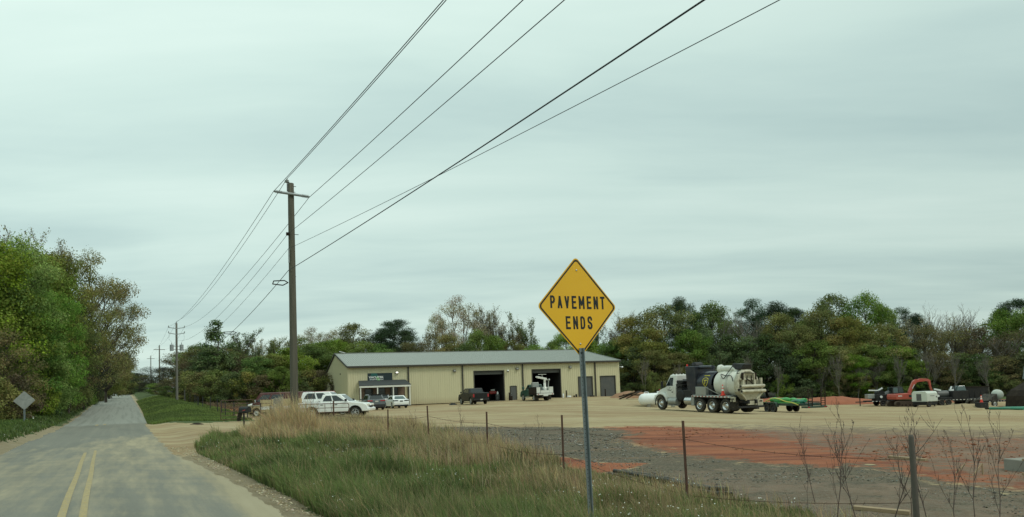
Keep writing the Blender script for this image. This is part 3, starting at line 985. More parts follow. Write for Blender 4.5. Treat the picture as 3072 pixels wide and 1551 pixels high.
M['stone'] = leafmat('stone', 0.0)
SHP = [xy(4, 2.25), xy(13, 2.2), xy(22, 1.85), xy(30, 1.5), xy(30, 2.6), xy(20, 2.5), xy(13, 2.8), xy(4, 2.85)]
x, y = scatter(4200, SHP, lambda x, y: np.clip((fbm(x * 2.2, y * 2.2, 301) - .40) * 5, .05, 1))
stones('shoulder_gravel', x, y, RNG.gamma(2.0, .0055, len(x)) + .004, ((.50, .42, .27), (.38, .30, .18), (.60, .53, .38)), 'loose tan stones and clods along the pavement edge')
x, y = scatter(8000, GRAVEL, lambda x, y: np.clip(13.0 / np.hypot(x, y), .1, 1) ** 1.5 * (fbm(x * .8, y * .8, 311) > .42))
stones('yard_gravel', x, y, (RNG.gamma(2.0, .0035, len(x)) + .005) * np.clip(np.hypot(x, y) / 12, 1, 2.2), ((.17, .165, .135), (.25, .24, .20), (.10, .095, .08), (.36, .35, .31)), 'grey crushed stone lying in the yard beyond the fence')
CLP = [(1.5, 16), (3.5, 12.5), (14, 15), (40, 40), (30, 50), (6, 40)]
x, y = scatter(900, CLP, lambda x, y: inpoly(x, y, RED) * np.clip(20.0 / np.hypot(x, y), .1, 1) * (fbm(x * .3, y * .3, 321) > .48))
stones('clay_clods', x, y, (RNG.gamma(2.0, .006, len(x)) + .006) * np.clip(np.hypot(x, y) / 16, 1, 1.8), ((.30, .13, .075), (.24, .10, .06), (.34, .18, .11)), 'broken clay clods and stones scattered over the red part of the yard')
# ------------------------------------------------------------------ warning sign
SGN = on(1755, 9.35)
YEL = bpy.data.materials.new('sign_yellow')
nt, b = nodes(YEL); N, L = nt.nodes, nt.links
tcn = N.new('ShaderNodeTexCoord'); nz = N.new('ShaderNodeTexNoise'); nz.inputs['Scale'].default_value = 2.2; nz.inputs['Detail'].default_value = 4
vr = N.new('ShaderNodeTexVoronoi'); vr.feature = 'DISTANCE_TO_EDGE'; vr.inputs['Scale'].default_value = 75
L.new(tcn.outputs['Object'], nz.inputs['Vector']); L.new(tcn.outputs['Object'], vr.inputs['Vector'])
mx = N.new('ShaderNodeMix'); mx.data_type = 'RGBA'; mx.inputs['A'].default_value = (.80, .41, .008, 1); mx.inputs['B'].default_value = (.88, .50, .014, 1)
L.new(nz.outputs['Fac'], mx.inputs['Factor'])
mr = N.new('ShaderNodeMapRange'); mr.inputs['From Max'].default_value = .10; mr.inputs['To Min'].default_value = .07; mr.inputs['To Max'].default_value = 0
L.new(vr.outputs['Distance'], mr.inputs['Value'])
m2 = N.new('ShaderNodeMix'); m2.data_type = 'RGBA'; m2.inputs['B'].default_value = (.52, .25, .03, 1)
L.new(mx.outputs['Result'], m2.inputs['A']); L.new(mr.outputs['Result'], m2.inputs['Factor']); L.new(m2.outputs['Result'], b.inputs['Base Color'])
b.inputs['Roughness'].default_value = .32


def diamond(half, rad, n=6):
    """diamond outline (rounded corners), corner distance HALF from the centre"""
    pts = []
    c = half - rad * math.sqrt(2)
    for k in range(4):
        a = k * PI / 2
        for i in range(n + 1):
            t = a - PI / 4 + (PI / 2) * i / n
            pts.append((c * math.cos(a) + rad * math.cos(t), c * math.sin(a) + rad * math.sin(t)))
    return pts


def ring(mb, o, i, y0, y1):
    n = len(o)
    vs = [(a, y0, b_) for a, b_ in o] + [(a, y0, b_) for a, b_ in i] + [(a, y1, b_) for a, b_ in o] + [(a, y1, b_) for a, b_ in i]
    fs = []
    for k in range(n):
        j = (k + 1) % n
        fs += [(k, j, n + j, n + k), (2 * n + k, 3 * n + k, 3 * n + j, 2 * n + j), (k, 2 * n + k, 2 * n + j, j), (n + k, n + j, 3 * n + j, 3 * n + k)]
    mb.add(vs, fs)


def upost(mb, z0, z1, wid=.075, holes=True, y0=0.0):
    """steel U-channel post, holes along the front web"""
    t, d, fl = .006, .032, .015
    hw = wid / 2
    out = [(-hw - fl, y0), (-hw, y0), (-hw * .72, y0 + d - t), (hw * .72, y0 + d - t), (hw, y0), (hw + fl, y0), (hw + fl, y0 + t), (hw + t * .4, y0 + t), (hw * .72 + t * .6, y0 + d), (-hw * .72 - t * .6, y0 + d), (-hw - t * .4, y0 + t), (-hw - fl, y0 + t)]
    mb.cur = 0
    mb.prism(out, z0, z1, 'z')
    if holes:
        mb.cur = 1
        z = z0 + .05
        while z < z1 - .02:
            mb.cyl((0, y0 + d - t - .004, z), (0, y0 + d - t + .002, z), .0055, n=8)
            z += .0508
        mb.cur = 0


t = thing('warning_sign', 'yellow diamond road sign reading PAVEMENT ENDS on a perforated steel post', 'road sign', SGN, R(33.5))
SZ = at(1733, 921, 9.35).z - SGN.z
HALF = .645
mb = MB(); mb.prism(diamond(HALF, .055), -.003, .0, 'y'); pan = mb.build('sign_panel', YEL, t, loc=(0, 0, SZ))
mb = MB(); ring(mb, diamond(HALF - .020, .050), diamond(HALF - .046, .040), -.0062, -.0025); mb.build('border', M['sign_black'], pan)
# stroke letters like road-sign lettering: each glyph is a list of polylines in a unit box
GL = {'P': [[(0, 0), (0, 1), (.6, 1), (.9, .93), (1, .78), (1, .70), (.9, .55), (.6, .47), (.05, .47)]], 'A': [[(0, 0), (.5, 1), (1, 0)], [(.18, .28), (.82, .28)]], 'V': [[(0, 1), (.5, 0), (1, 1)]],
      'E': [[(1, 1), (0, 1), (0, 0), (1, 0)], [(.05, .52), (.85, .52)]], 'M': [[(0, 0), (0, 1), (.5, .28), (1, 1), (1, 0)]], 'N': [[(0, 0), (0, 1), (1, 0), (1, 1)]], 'T': [[(0, 1), (1, 1)], [(.5, .98), (.5, 0)]],
      'D': [[(0, 0), (0, 1), (.55, 1), (.88, .9), (1, .68), (1, .32), (.88, .1), (.55, 0), (0, 0)]],
      'S': [[(1, .76), (.96, .9), (.75, 1), (.25, 1), (.04, .9), (0, .76), (.08, .62), (.3, .54), (.7, .46), (.92, .38), (1, .24), (.96, .1), (.75, 0), (.25, 0), (.04, .1), (0, .24)]]}


def stroke_word(word, width, height, dz, wt, parent):
    n = len(word)
    gw = [1.25 if c == 'M' else 1.0 for c in word]
    pitch = width / (sum(gw) + .52 * (n - 1)); x = -width / 2
    mb = MB(); lift = 0
    for c, g_ in zip(word, gw):
        w_ = pitch * g_ - wt
        for pl in GL[c]:
            P_ = [Vector((x + wt / 2 + u * w_, 0, -height / 2 + wt / 2 + v * (height - wt))) for u, v in pl]
            curved = len(pl) > 5
            for a_, b_ in zip(P_[:-1], P_[1:]):
                d = (b_ - a_).normalized(); nn_ = Vector((-d.z, 0, d.x)) * wt / 2
                e = d * wt * (.28 if curved else .5 if abs(d.x) < .05 or abs(d.z) < .05 else .30)
                lift += 1
                off = Vector((0, -.0040 - .00006 * (lift % 40), dz))
                mb.add([a_ - e - nn_ + off, b_ + e - nn_ + off, b_ + e + nn_ + off, a_ - e + nn_ + off], [(0, 1, 2, 3)])
        x += pitch * (g_ + .52)
    return mb.build('lettering', M['sign_black'], parent)


stroke_word('PAVEMENT', .885, .165, .055, .027, pan)
stroke_word('ENDS', .43, .165, -.205, .027, pan)
for dz in (.47, -.475):
    mb = MB(); mb.lathe([(.0001, -.010), (.008, -.009), (.012, -.004), (.012, 0)], (0, -.003, dz), (0, 1, 0), 12)
    mb.build('bolt', M['alloy'], pan)
HOLE = mat('hole_dark', (.02, .025, .025), .8)
mb = MB(); upost(mb, -.5, SZ - HALF * .82, .056, True, -.030)
mb.build('post', [M['galv'], HOLE], t)
t.rotation_euler = (0, R(-1.1), R(33.5))

# back of the diamond sign across the road
p = on(74, 50)
t = thing('road_sign', 'weathered bare metal back of a diamond road sign left of the road', 'road sign', p, R(28 + 180 - 3))
zt = at(74, 1174, 50).z - p.z; zb = at(74, 1229, 50).z - p.z
HB = (zt - zb) / 2 + .02
mb = MB(); mb.prism(diamond(HB, .05), -.003, 0, 'y'); pan = mb.build('sign_panel', M['sign_back'], t, loc=(0, 0, (zt + zb) / 2))
mb = MB(); upost(mb, -.4, zt - .06, .085, False, 0.001); mb.build('post', M['galv'], t)
t.rotation_euler = (0, R(-1.0), R(28 - 3))

# ------------------------------------------------------------------ utility poles and wires
P1 = on(883, 30); P1.z -= .05
P2 = on(531, 101)
P3, P4 = on(479, 172), on(453, 243)
P0 = Vector((25.4, -32.7, hgt(25.4, -32.7)))
LDIR = Vector((RD[0], RD[1], 0)); LPER = Vector((RN[0], RN[1], 0))


def pole_top(P, px, py, dep):
    return at(px, py, dep).z - P.z


def pole(P, top, label, rb, rt, wood='pole_wood', tilt=0.0):
    t = thing('utility_pole', label, 'utility pole', P, R(28), 'wooden utility poles along the road')
    mb = MB()
    n = 14
    prof = [(rb * 1.02, -.6)] + [(rb + (rt - rb) * k / 8, top * k / 8) for k in range(9)] + [(rt * .9, top + .012), (.001, top + .018)]
    mb.lathe(prof, (0, 0, 0), (0, 0, 1), n)
    mb.build('pole', M[wood], t)
    t.rotation_euler = (0, tilt, R(28))
    return t


H1 = pole_top(P1, 872, 551, 30)
t1 = pole(P1, H1, 'tall wooden utility pole rising from the dry grass with a short crossarm', .165, .122)
# pin on top, fibreglass arm with ribbed ends
mb = MB(); mb.bar((-.15, -.02, H1 - .35), (-.15, -.02, H1 + .05), .03); mb.build('pin_bracket', M['dark_steel'], t1)
mb = MB(); mb.lathe([(.03, 0), (.10, .015), (.11, .03), (.05, .06), (.085, .075), (.09, .09), (.035, .12), (.04, .16), (.0, .17)], (-.16, -.02, H1 + .02), (0, 0, 1), 14)
mb.build('insulator', M['porcelain'], t1)
ZA = pole_top(P1, 872, 585, 30)
mb = MB(); mb.cyl((-.42, -.16, ZA + .03), (.42, -.16, ZA - .03), .055, n=10); arm = mb.build('crossarm', M['transformer_grey'], t1)
for sx in (-1, 1):
    mb = MB()
    a = Vector((sx * .42, -.16, ZA - sx * .03)); d = Vector((sx, 0, -.05 * sx * sx))
    prof = []
    for k in range(6):
        prof += [(.035, .045 * k), (.075, .045 * k + .012), (.075, .045 * k + .02), (.035, .045 * k + .03)]
    mb.lathe(prof + [(.03, .29), (.045, .30), (.0, .31)], a, (sx, 0, -.07 * sx), 12)
    mb.build('insulator', M['porcelain'], t1)
mb = MB(); mb.bar((-.12, -.12, H1 - 2.15), (-.24, -.12, H1 - 2.15), .10, .12); mb.build('clevis', M['dark_steel'], t1)
for z, l in ((H1 - .12, .2), (H1 - .36, .17), (H1 - 2.14, .27), (H1 - 3.9, .14), (H1 - 4.1, -.14)):
    mb = MB(); mb.cyl((.08 if l > 0 else -.1, -.05, z), (l, -.05, z), .012, n=6); mb.build('bolt', M['dark_steel'], t1)
mb = MB(); mb.bar((-.15, -.12, H1 - 2.75), (-.15, -.12, H1 - 3.35), .05, .04); mb.build('ground_rod_cover', M['transformer_grey'], t1)

H2 = pole_top(P2, 532, 970, 101)
t2 = pole(P2, H2, 'grey wooden utility pole carrying transformers beside the far road', .17, .125, 'grey_wood')
for z, w_ in ((pole_top(P2, 532, 986, 101), 1.0), (pole_top(P2, 532, 1003, 101), 1.0)):
    mb = MB(); mb.bar((-w_, -.1, z + .16), (0, -.1, z), .09); mb.bar((0, -.1, z), (w_, -.1, z + .16), .09); mb.build('crossarm', M['transformer_grey'], t2)
    for sx in (-1, 1):
        mb = MB(); mb.lathe([(.03, 0), (.08, .03), (.04, .08), (.08, .12), (.04, .17), (.06, .22), (0, .3)], (sx * w_, -.1, z + .16), (0, 0, 1), 8); mb.build('insulator', M['porcelain'], t2)
mb = MB(); mb.lathe([(.03, 0), (.08, .04), (.04, .10), (.07, .16), (0, .3)], (-.0, 0, H2), (0, 0, 1), 8); mb.build('insulator', M['porcelain'], t2)
zt = pole_top(P2, 532, 1052, 101)
for sx in (-1, 1):
    mb = MB(); mb.cyl((sx * .62, -.12, zt - .02), (sx * .62, -.12, zt + .78), .25, n=16); mb.lathe([(.26, 0), (.2, .06), (0, .09)], (sx * .62, -.12, zt + .78), (0, 0, 1), 16)
    mb.bar((sx * .12, -.08, zt + .15), (sx * .5, -.1, zt + .15), .08); mb.bar((sx * .12, -.08, zt + .62), (sx * .5, -.1, zt + .62), .08)
    tr = mb.build('transformer', M['transformer_grey'], t2)
    mb = MB(); mb.lathe([(.04, 0), (.06, .05), (.035, .1), (.06, .15), (.03, .2), (.02, .3)], (sx * .62, -.12, zt + .86), (0, 0, 1), 8); mb.build('bushing', M['porcelain'], tr)
    mb = MB(); mb.tube([(sx * .62, -.12, zt + 1.15), (sx * .95, -.15, zt + 1.6), (sx * .95, -.12, zt + 2.2), (sx * .8, -.1, zt + 2.55)], .012, 4); mb.build('jumper_wire', M['wire'], t2)
for P_, px, py, dep, lab in ((P3, 479, 1036, 172, 'distant utility pole with a plain crossarm just beyond the transformer pole'), (P4, 453, 1067, 243, 'smallest and farthest utility pole, above the dark cedars by the road')):
    h_ = pole_top(P_, px, py, dep)
    tt = pole(P_, h_, lab, .17, .125, 'grey_wood')
    mb = MB(); mb.bar((-1.2, -.1, h_ - 1.0), (1.2, -.1, h_ - 1.0), .13); mb.build('crossarm', M['grey_wood'], tt)
H3 = pole_top(P3, 479, 1036, 172); H4 = pole_top(P4, 453, 1067, 243)


def perp(P, n, z):
    return Vector((P.x, P.y, P.z + z)) + LPER * n - LDIR * .1


def span(a, b, sag, n=40):
    return [a.lerp(b, k / n) - Vector((0, 0, 4 * sag * (k / n) * (1 - k / n))) for k in range(n + 1)]


def wire(label, pts, sags, r, coils=()):
    mb = MB()
    path = []
    for k in range(len(pts) - 1):
        sp = span(pts[k], pts[k + 1], sags[k], 60)
        path += sp if k == 0 else sp[1:]
    mb.tube(path, r, 5)
    o = tag(mb.build('power_line', M['wire']), label, 'overhead wire', 'overhead wires strung along the poles')
    return o


TOPZ = H1 + .18
wire('highest overhead wire, on the pin at the top of the big pole', [perp(P0, -.25, 11.0), perp(P1, -.16, TOPZ), perp(P2, 0, H2 + .28), perp(P3, 0, H3), perp(P4, 0, H4)], [.7, 1.0, .8, .8], .011)
wire('overhead wire on the left end of the short crossarm', [perp(P0, -.05, 11.35), perp(P1, -.72, ZA + .05), perp(P2, -1.0, pole_top(P2, 532, 980, 101)), perp(P3, -1.2, H3 - .95), perp(P4, -1.2, H4 - .95)], [.75, 1.0, .8, .8], .011)
wire('overhead wire on the right end of the short crossarm', [perp(P0, .4, 10.5), perp(P1, .72, ZA - .06), perp(P2, 1.0, pole_top(P2, 532, 981, 101)), perp(P3, 1.2, H3 - .95), perp(P4, 1.2, H4 - .95)], [.75, 1.05, .8, .8], .011)
wire('thin neutral wire a third of the way down the big pole', [perp(P0, 0.0, 9.4), perp(P1, -.18, H1 - 2.15), perp(P2, .1, pole_top(P2, 532, 1022, 101)), perp(P3, .1, H3 - 2.8)], [.7, 1.25, .8], .009)
wire('thin service wire that drops away to the right and crosses the thick cable', [Vector((32.5, -33, 7.6)), perp(P1, -.17, pole_top(P1, 868, 749, 30)), perp(P2, .1, pole_top(P2, 532, 1040, 101))], [.75, 1.35], .0075)
ZC = pole_top(P1, 868, 813, 30)
CA, CB = perp(P1, -.17, ZC), perp(P2, .15, pole_top(P2, 532, 1056, 101))
cab = wire('thick black cable lowest on the big pole, with snowshoe loops lashed to it', [perp(P0, -.7, 6.9), CA, CB], [.5, 1.75], .013)
for k, (w_, sg) in enumerate(((.012, 1.75), (.228, 1.75))):
    c = CA.lerp(CB, w_) - Vector((0, 0, 4 * sg * w_ * (1 - w_)))
    dd = (CB - CA).normalized(); sd_ = LPER
    lw = .42 if k == 0 else .55
    pts = [c - dd * .05 + sd_ * .10 * 0, c - dd * .05 - sd_ * lw + dd * .12 - Vector((0, 0, .02)), c - sd_ * lw * .95 + dd * .45 - Vector((0, 0, .10)), c + dd * .6 + sd_ * .05 - Vector((0, 0, .12)), c + dd * .35 + sd_ * .22 - Vector((0, 0, .03)), c - dd * .05]
    pp = []
    for i in range(len(pts) - 1):
        for q in range(4): pp.append(pts[i].lerp(pts[i + 1], q / 4))
    pp.append(pts[-1])
    pp = [p_ - Vector((0, 0, .22 if k == 0 else .08)) for p_ in pp]
    mb = MB(); mb.tube(pp, .024, 6); mb.build('cable_loop', M['wire'], cab)

# ------------------------------------------------------------------ wire fence
def tpost_mesh(h, w_=.045, mat_='rust_steel'):
    mb = MB()
    mb.prism([(-w_ / 2, 0), (w_ / 2, 0), (w_ / 2, .006), (.006, .006), (.004, w_ * .8), (-.004, w_ * .8), (-.006, .006), (-w_ / 2, .006)], -.35, h, 'z')
    z = .1
    while z < h - .03:
        mb.box(-w_ * .3, w_ * .3, -.006, 0, z, z + .012); z += .11
    return mb.mesh('fence_post', M[mat_])


PM = tpost_mesh(1.0)
PMD = tpost_mesh(1.0, .075, 'wire')
FN = 8.2
fposts = []
LABS = {2733: 'dark weathered fence post nearest the road, among bare saplings', 2052: 'rusty steel fence post standing in front of the red clay and black pipes',
        1685: 'rusty steel fence post just left of the yellow sign', 1459: 'rusty steel fence post below the gap between the two dark bay doors',
        1285: 'rusty steel fence post in front of the tan wall, right of the white sedan', 1163: 'rusty steel fence post in the grass in front of the white sedan'}
TOPY = {2733: 1305, 2052: 1262, 1685: 1245, 1459: 1235, 1285: 1217, 1163: 1228}
tops = []
for px in (2733, 2052, 1685, 1459, 1285, 1163):
    tt_ = (px - 1536) / 2200
    z = FN / (tt_ * RN[0] + RN[1])
    topy = TOPY[px]
    p3 = at(px, topy, z)
    g0 = hgt(p3.x, z)
    hgt_ = p3.z - g0
    if px == 2733:
        mb = MB(); mb.lathe([(.036, -.3), (.034, hgt_ * .5), (.030, hgt_ - .03), (.024, hgt_), (0, hgt_ + .004)], (0, 0, 0), (0, 0, 1), 10)
        o = mb.build('fence_post', M['old_lumber'], loc=(p3.x, z, g0))
    else:
        o = link('fence_post', PM, None, (p3.x, z, g0)); o.scale = (1, 1, hgt_)
        o.rotation_euler = (R(random.uniform(-1.5, 1.5)), R(random.uniform(-1.5, .5)), R(28))
    tag(o, LABS[px], 'fence post', 'steel fence posts along the verge')
    tops.append((p3, g0))
# posts hidden in the dry clump and on to the left: the same fence line
NL = 19
prevx = None
left_t = []
pxs = [(697, 1197, 1247), (664, 1195, 1234), (638, 1194, 1227), (614, 1192, 1219), (594, 1191, 1213), (577, 1190, 1208)]
s0 = sn(*on(692, 63).xy)[0]
for k in range(18):
    s_ = 49.0 + k * 5.4
    x_, y_ = xy(s_, 8.35 + .25 * math.sin(k * 1.3))
    z_ = hgt(x_, y_)
    o = link('fence_post', PMD, None, (x_, y_, z_)); o.scale = (1.1, 1.1, random.uniform(1.22, 1.4))
    o.rotation_euler = (R(random.uniform(-2, 2)), R(random.uniform(-2, 2)), R(28))
    tag(o, f'thin dark steel post in the field fence by the far road, {ORD[k]} from the mailbox', 'fence post', 'steel posts of the field fence')
    left_t.append(Vector((x_, y_, z_)))
mb = MB(); mb.lathe([(.09, -.3), (.085, 1.7), (.07, 1.76), (0, 1.77)], (0, 0, 0), (0, 0, 1), 9)
x_, y_ = xy(118, 8.0)
tag(mb.build('fence_post', M['grey_wood'], loc=(x_, y_, hgt(x_, y_))), 'stout pale wooden post right of the transformer pole', 'fence post')
barb = []


def barbed(zf, label, pts, group, r=.0045, barbs=True):
    mb = MB()
    path = []
    for k in range(len(pts) - 1):
        sp = span(pts[k], pts[k + 1], .05 + .03 * random.random(), 10)
        path += sp if k == 0 else sp[1:]
    mb.tube(path, r, 4)
    if barbs:
        for k in range(len(path) - 1):
            L_ = (path[k + 1] - path[k]).length
            for q in range(int(L_ / .14)):
                c = path[k].lerp(path[k + 1], (q + .5) / max(1, int(L_ / .14)))
                v = Vector((random.uniform(-1, 1), random.uniform(-1, 1), random.uniform(-1, 1))).normalized() * .022
                mb.tube([c - v, c + v], r * .7, 3, False)
    tag(mb.build('fence_wire', M['rust_steel']), label, 'barbed wire', group)


for f_, lab in ((.80, 'top strand of rusty barbed wire between the verge fence posts'), (.42, 'lower strand of rusty barbed wire sagging between the verge fence posts')):
    pts = [Vector((p3.x, p3.y, g0 + (p3.z - g0) * f_ - .03)) for p3, g0 in tops]
    xa, ya = xy(32.5, 8.3); pts.append(Vector((xa, ya, hgt(xa, ya) + f_)))
    if f_ < .6:   # the nearest span has come loose and hangs to the ground
        q0, q1 = pts[0], pts[1]
        pts[1] = Vector((q1.x + .05, q1.y, tops[1][1] + .14))
    barbed(f_, lab, pts, 'barbed wire strands along the verge')
for f_ in (1.05, .7, .35):
    barbed(f_, {1.05: 'top', .7: 'middle', .35: 'bottom'}[f_] + ' wire strand of the field fence by the far road', [p_ + Vector((0, 0, f_)) for p_ in left_t], 'wire strands of the field fence', .004, False)

# ------------------------------------------------------------------ mailbox
p = on(731, 41)
t = thing('mailbox', 'dark mailbox on a black post with its door hanging open', 'mailbox', p, R(150))
zt = at(728, 1231, 41).z - p.z
mb = MB(); mb.bar((0, 0, -.3), (0, 0, zt - .14), .07); mb.bar((-.35, 0, zt - .14), (.28, 0, zt - .14), .06, .05); mb.build('post', M['black_part'], t)
prof = [(-.15, zt - .12), (.15, zt - .12), (.15, zt + .05)] + [(.15 * math.cos(a), zt + .05 + .15 * math.sin(a)) for a in np.linspace(.15, PI - .15, 9)] + [(-.15, zt + .05)]
mb = MB(); mb.prism(prof, -.45, .25, 'x'); box = mb.build('box', M['black_part'], t)
mb = MB()
mb.panel([(.26, -.15, zt - .12), (.26, .15, zt - .12), (.42, .13, zt - .60), (.42, -.13, zt - .60)], (1, 0, .3), 0, .02); mb.build('door', M['black_part'], t)
mb = MB(); mb.box(.13, .26, -.156, -.150, zt - .05, zt + .05); mb.build('number_plate', M['plate'], t)
mb = MB(); mb.bar((-.1, .165, zt - .02), (-.3, .165, zt + .02), .012, .05); mb.build('flag', M['red_paint'], t)

# ------------------------------------------------------------------ tube gates
def gate(name, label, a, b, z0, z1, bars, uprights, material, rc=.14, r=.022):
    a, b = Vector(a), Vector(b)
    t = thing(name, label, 'gate', a, math.atan2(b.y - a.y, b.x - a.x))
    Lg = (b.xy - a.xy).length
    mb = MB()
    dz = b.z - a.z
    def q(x, z): return (x, 0, z + dz * x / Lg)
    pts = []
    for cx_, cz_, a0 in ((Lg - rc, z1 - rc, 0), (rc, z1 - rc, PI / 2), (rc, z0 + rc, PI), (Lg - rc, z0 + rc, 1.5 * PI)):
        for k in range(6):
            an = a0 + PI / 2 * k / 5
            pts.append(q(cx_ + rc * math.cos(an), cz_ + rc * math.sin(an)))
    mb.tube(pts + [pts[0]], r, 8)
    mb.build('outer_frame', material, t)
    for k in range(bars):
        z = z0 + (z1 - z0) * (k + 1) / (bars + 1)
        mb = MB(); mb.tube([q(.01, z), q(Lg - .01, z)], r * .8, 6); mb.build('rail', material, t)
    for k in range(uprights):
        x = Lg * (k + 1) / (uprights + 1)
        mb = MB(); mb.bar(q(x, z0), q(x, z1), .03, .012); mb.build('upright', material, t)
    return t


ga, gb = on(898, 41.5), on(1046, 44.0)
gate('tube_gate', 'rusty tube farm gate with rounded corners in front of the white pickup', ga, gb, .22, 1.22, 3, 1, M['gate_steel'])
for k, (a, b, lab) in enumerate((((662, 50), (758, 53), 'rust red livestock panel behind the mailbox'), ((758, 53), (815, 50), 'rust red livestock panel between mailbox and big pole'))):
    a, b = on(*a), on(*b)
    gate('livestock_panel', lab, a, b, .25, 1.55, 4, 1, M['gate_steel'], .1, .02)
for px, dep, top, lab in ((1000, 42.6, 1202, 'dark steel post standing against the tube gate'), (1178, 27, 1232, None)):
    if lab is None: continue
    p = on(px, dep); zt = at(px, top, dep).z - p.z
    mb = MB(); mb.bar((0, 0, -.3), (0, 0, zt), .07); tag(mb.build('gate_post', M['rust_steel'], loc=p), lab, 'gate post')
for px, dep, top, wd, lab in ((840, 48, 1200, .16, 'short weathered timber gate post beside the big pole'), (833, 50.5, 1192, .42, 'pale grey concrete corner block left of the big pole')):
    p = on(px, dep); zt = at(px, top, dep).z - p.z
    mb = MB()
    mb.hexa([(-wd, -wd * .5, -.2), (wd, -wd * .5, -.2), (wd, wd * .5, -.2), (-wd, wd * .5, -.2)] , [(-wd * .55, -wd * .45, zt * .96), (wd * .8, -wd * .45, zt), (wd * .8, wd * .45, zt), (-wd * .55, wd * .45, zt * .95)])
    tag(mb.build('gate_post' if wd < .3 else 'concrete_block', M['grey_wood'] if wd < .3 else M['concrete'], loc=p, bevel=.03), lab, 'gate post' if wd < .3 else 'concrete block')

# ------------------------------------------------------------------ black pipes and boards by the fence
a0, b0 = gp(1836, 1426), gp(2175, 1488)
dirp = (b0 - a0); dirp.z = 0; perp_ = Vector((-dirp.y, dirp.x, 0)).normalized()
for k, (off, up, e0, e1) in enumerate(((-.12, .04, .0, 1.0), (-.02, .04, .03, .99), (.09, .04, .02, 1.02), (-.06, .115, .05, .96), (.04, .115, .1, 1.0))):
    mb = MB()
    pa = a0 + dirp * e0 + perp_ * off; pb = a0 + dirp * e1 + perp_ * off
    pts = []
    for i in range(9):
        q = pa.lerp(pb, i / 8); q.z = hgt(q.x, q.y) + up + .01 * math.sin(i * 1.1 + k)
        pts.append(q)
    mb.tube(pts, .040, 10)
    tag(mb.build('pipe', M['pvc_black']), ['long black pipe nearest the fence in the stack beside the red clay', 'long black pipe in the middle of the bottom layer beside the red clay', 'long black pipe on the yard side of the stack beside the red clay', 'black pipe lying on top of the stack, nearer the fence', 'black pipe lying on top of the stack, nearer the yard'][k], 'pipe', 'black pipes stacked by the fence')


# ------------------------------------------------------------------ bare saplings and weeds
def sapling_mesh(h, lean, seed, spread=.5, buds=True):
    rnd = random.Random(seed)
    mb = MB()
    leaves = []

    def grow(p, d, L_, r, lvl):
        pts = [p]; q = p.copy(); dd = d.copy()
        n = 6
        for i in range(n):
            dd = (dd + Vector((rnd.uniform(-.16, .16), rnd.uniform(-.16, .16), .05))).normalized()
            q = q + dd * (L_ / n); pts.append(q.copy())
        mb.tube(pts, [max(.0016, r * (1 - .75 * i / n)) for i in range(n + 1)], 5 if lvl < 1 else 3, lvl < 1)
        if lvl < 3:
            for k in range([6, 4, 2][lvl]):
                i = rnd.randint(2 if lvl == 0 else 1, n)
                a = rnd.uniform(0, 2 * PI)
                side = Vector((math.cos(a), math.sin(a), rnd.uniform(.3, 1.0))).normalized()
                grow(pts[i], (dd * (1 - spread) + side * spread).normalized(), L_ * rnd.uniform(.28, .5), r * .5, lvl + 1)
        if lvl >= 2 and buds:
            for k in range(1):
                leaves.append(pts[rnd.randint(3, n)])
    grow(Vector((0, 0, -.05)), Vector((lean, 0, 1)).normalized(), h, .0085, 0)
    for c in leaves:
        s = rnd.uniform(.005, .012)
        a = Vector((rnd.uniform(-1, 1), rnd.uniform(-1, 1), rnd.uniform(-1, 1))).normalized() * s
        b_ = a.orthogonal().normalized() * s * .7
        mb.add([c - a, c + b_, c + a, c - b_], [(0, 1, 2, 3)])
    return mb.mesh('sapling', M['plant_stem'])


SAP = [sapling_mesh(1.0, .10, 5), sapling_mesh(1.0, .35, 9), sapling_mesh(1.0, -.15, 14), sapling_mesh(1.0, .2, 23, .65)]
saps = [(1366, 1352, 1232, 21.5, 1, 1.15, 'bare sapling leaning right between the two fence posts below the tan wall'),
        (1222, 1330, 1240, 22, 0, 1, 'spindly bare weed in the verge below the white sedan'),
        (1418, 1370, 1262, 19, 2, 1, 'bare upright weed in front of the grey gravel'),
        (1545, 1395, 1270, 17.5, 3, .9, 'pale twiggy weed left of the fence post by the yellow sign'),
        (1600, 1380, 1258, 18, 0, .9, 'thin pinkish weed right beside the fence post left of the yellow sign'),
        (2480, 1560, 1235, 9.6, 0, 1, 'tall bare sapling with dry seed heads left of the weathered post'),
        (2560, 1570, 1255, 9.0, 2, 1, 'bare sapling with curled dry leaves close left of the weathered post'),
        (2640, 1560, 1222, 9.4, 3, 1.1, 'tallest bare sapling, reaching up to the trailers left of the weathered post'),
        (2690, 1560, 1290, 9.0, 1, 1, 'short bare sapling right at the foot of the weathered post'),
        (2395, 1540, 1370, 11, 1, .9, 'low bare weed leaning over the grey gravel near the black pipes'),
        (2425, 1500, 1245, 12, 2, .9, 'bare branching weed in front of the green trailer'),
        (2820, 1580, 1330, 8.4, 1, 1, 'bare sapling leaning right beyond the weathered post'),
        (2880, 1580, 1260, 8.5, 1, .9, 'bare sapling with few leaves right of the weathered post'),
        (2960, 1570, 1262, 8.8, 0, 1, 'rightmost bare sapling, in front of the brown clay'),
        (2765, 1580, 1250, 9.2, 2, 1, 'bare sapling rising close right of the weathered post')]
for px, py, ty, dep, kind, ws, lab in saps:
    g_ = on(px, dep)
    hh_ = at(px, ty, dep).z - g_.z
    o = link('bare_sapling', SAP[kind], None, g_)
    o.scale = (hh_ * ws * .62, hh_ * ws * .62, hh_ * .85)
    o.rotation_euler = (0, 0, R(random.uniform(-25, 25)))
    tag(o, lab, 'sapling', 'bare saplings and weeds along the fence')
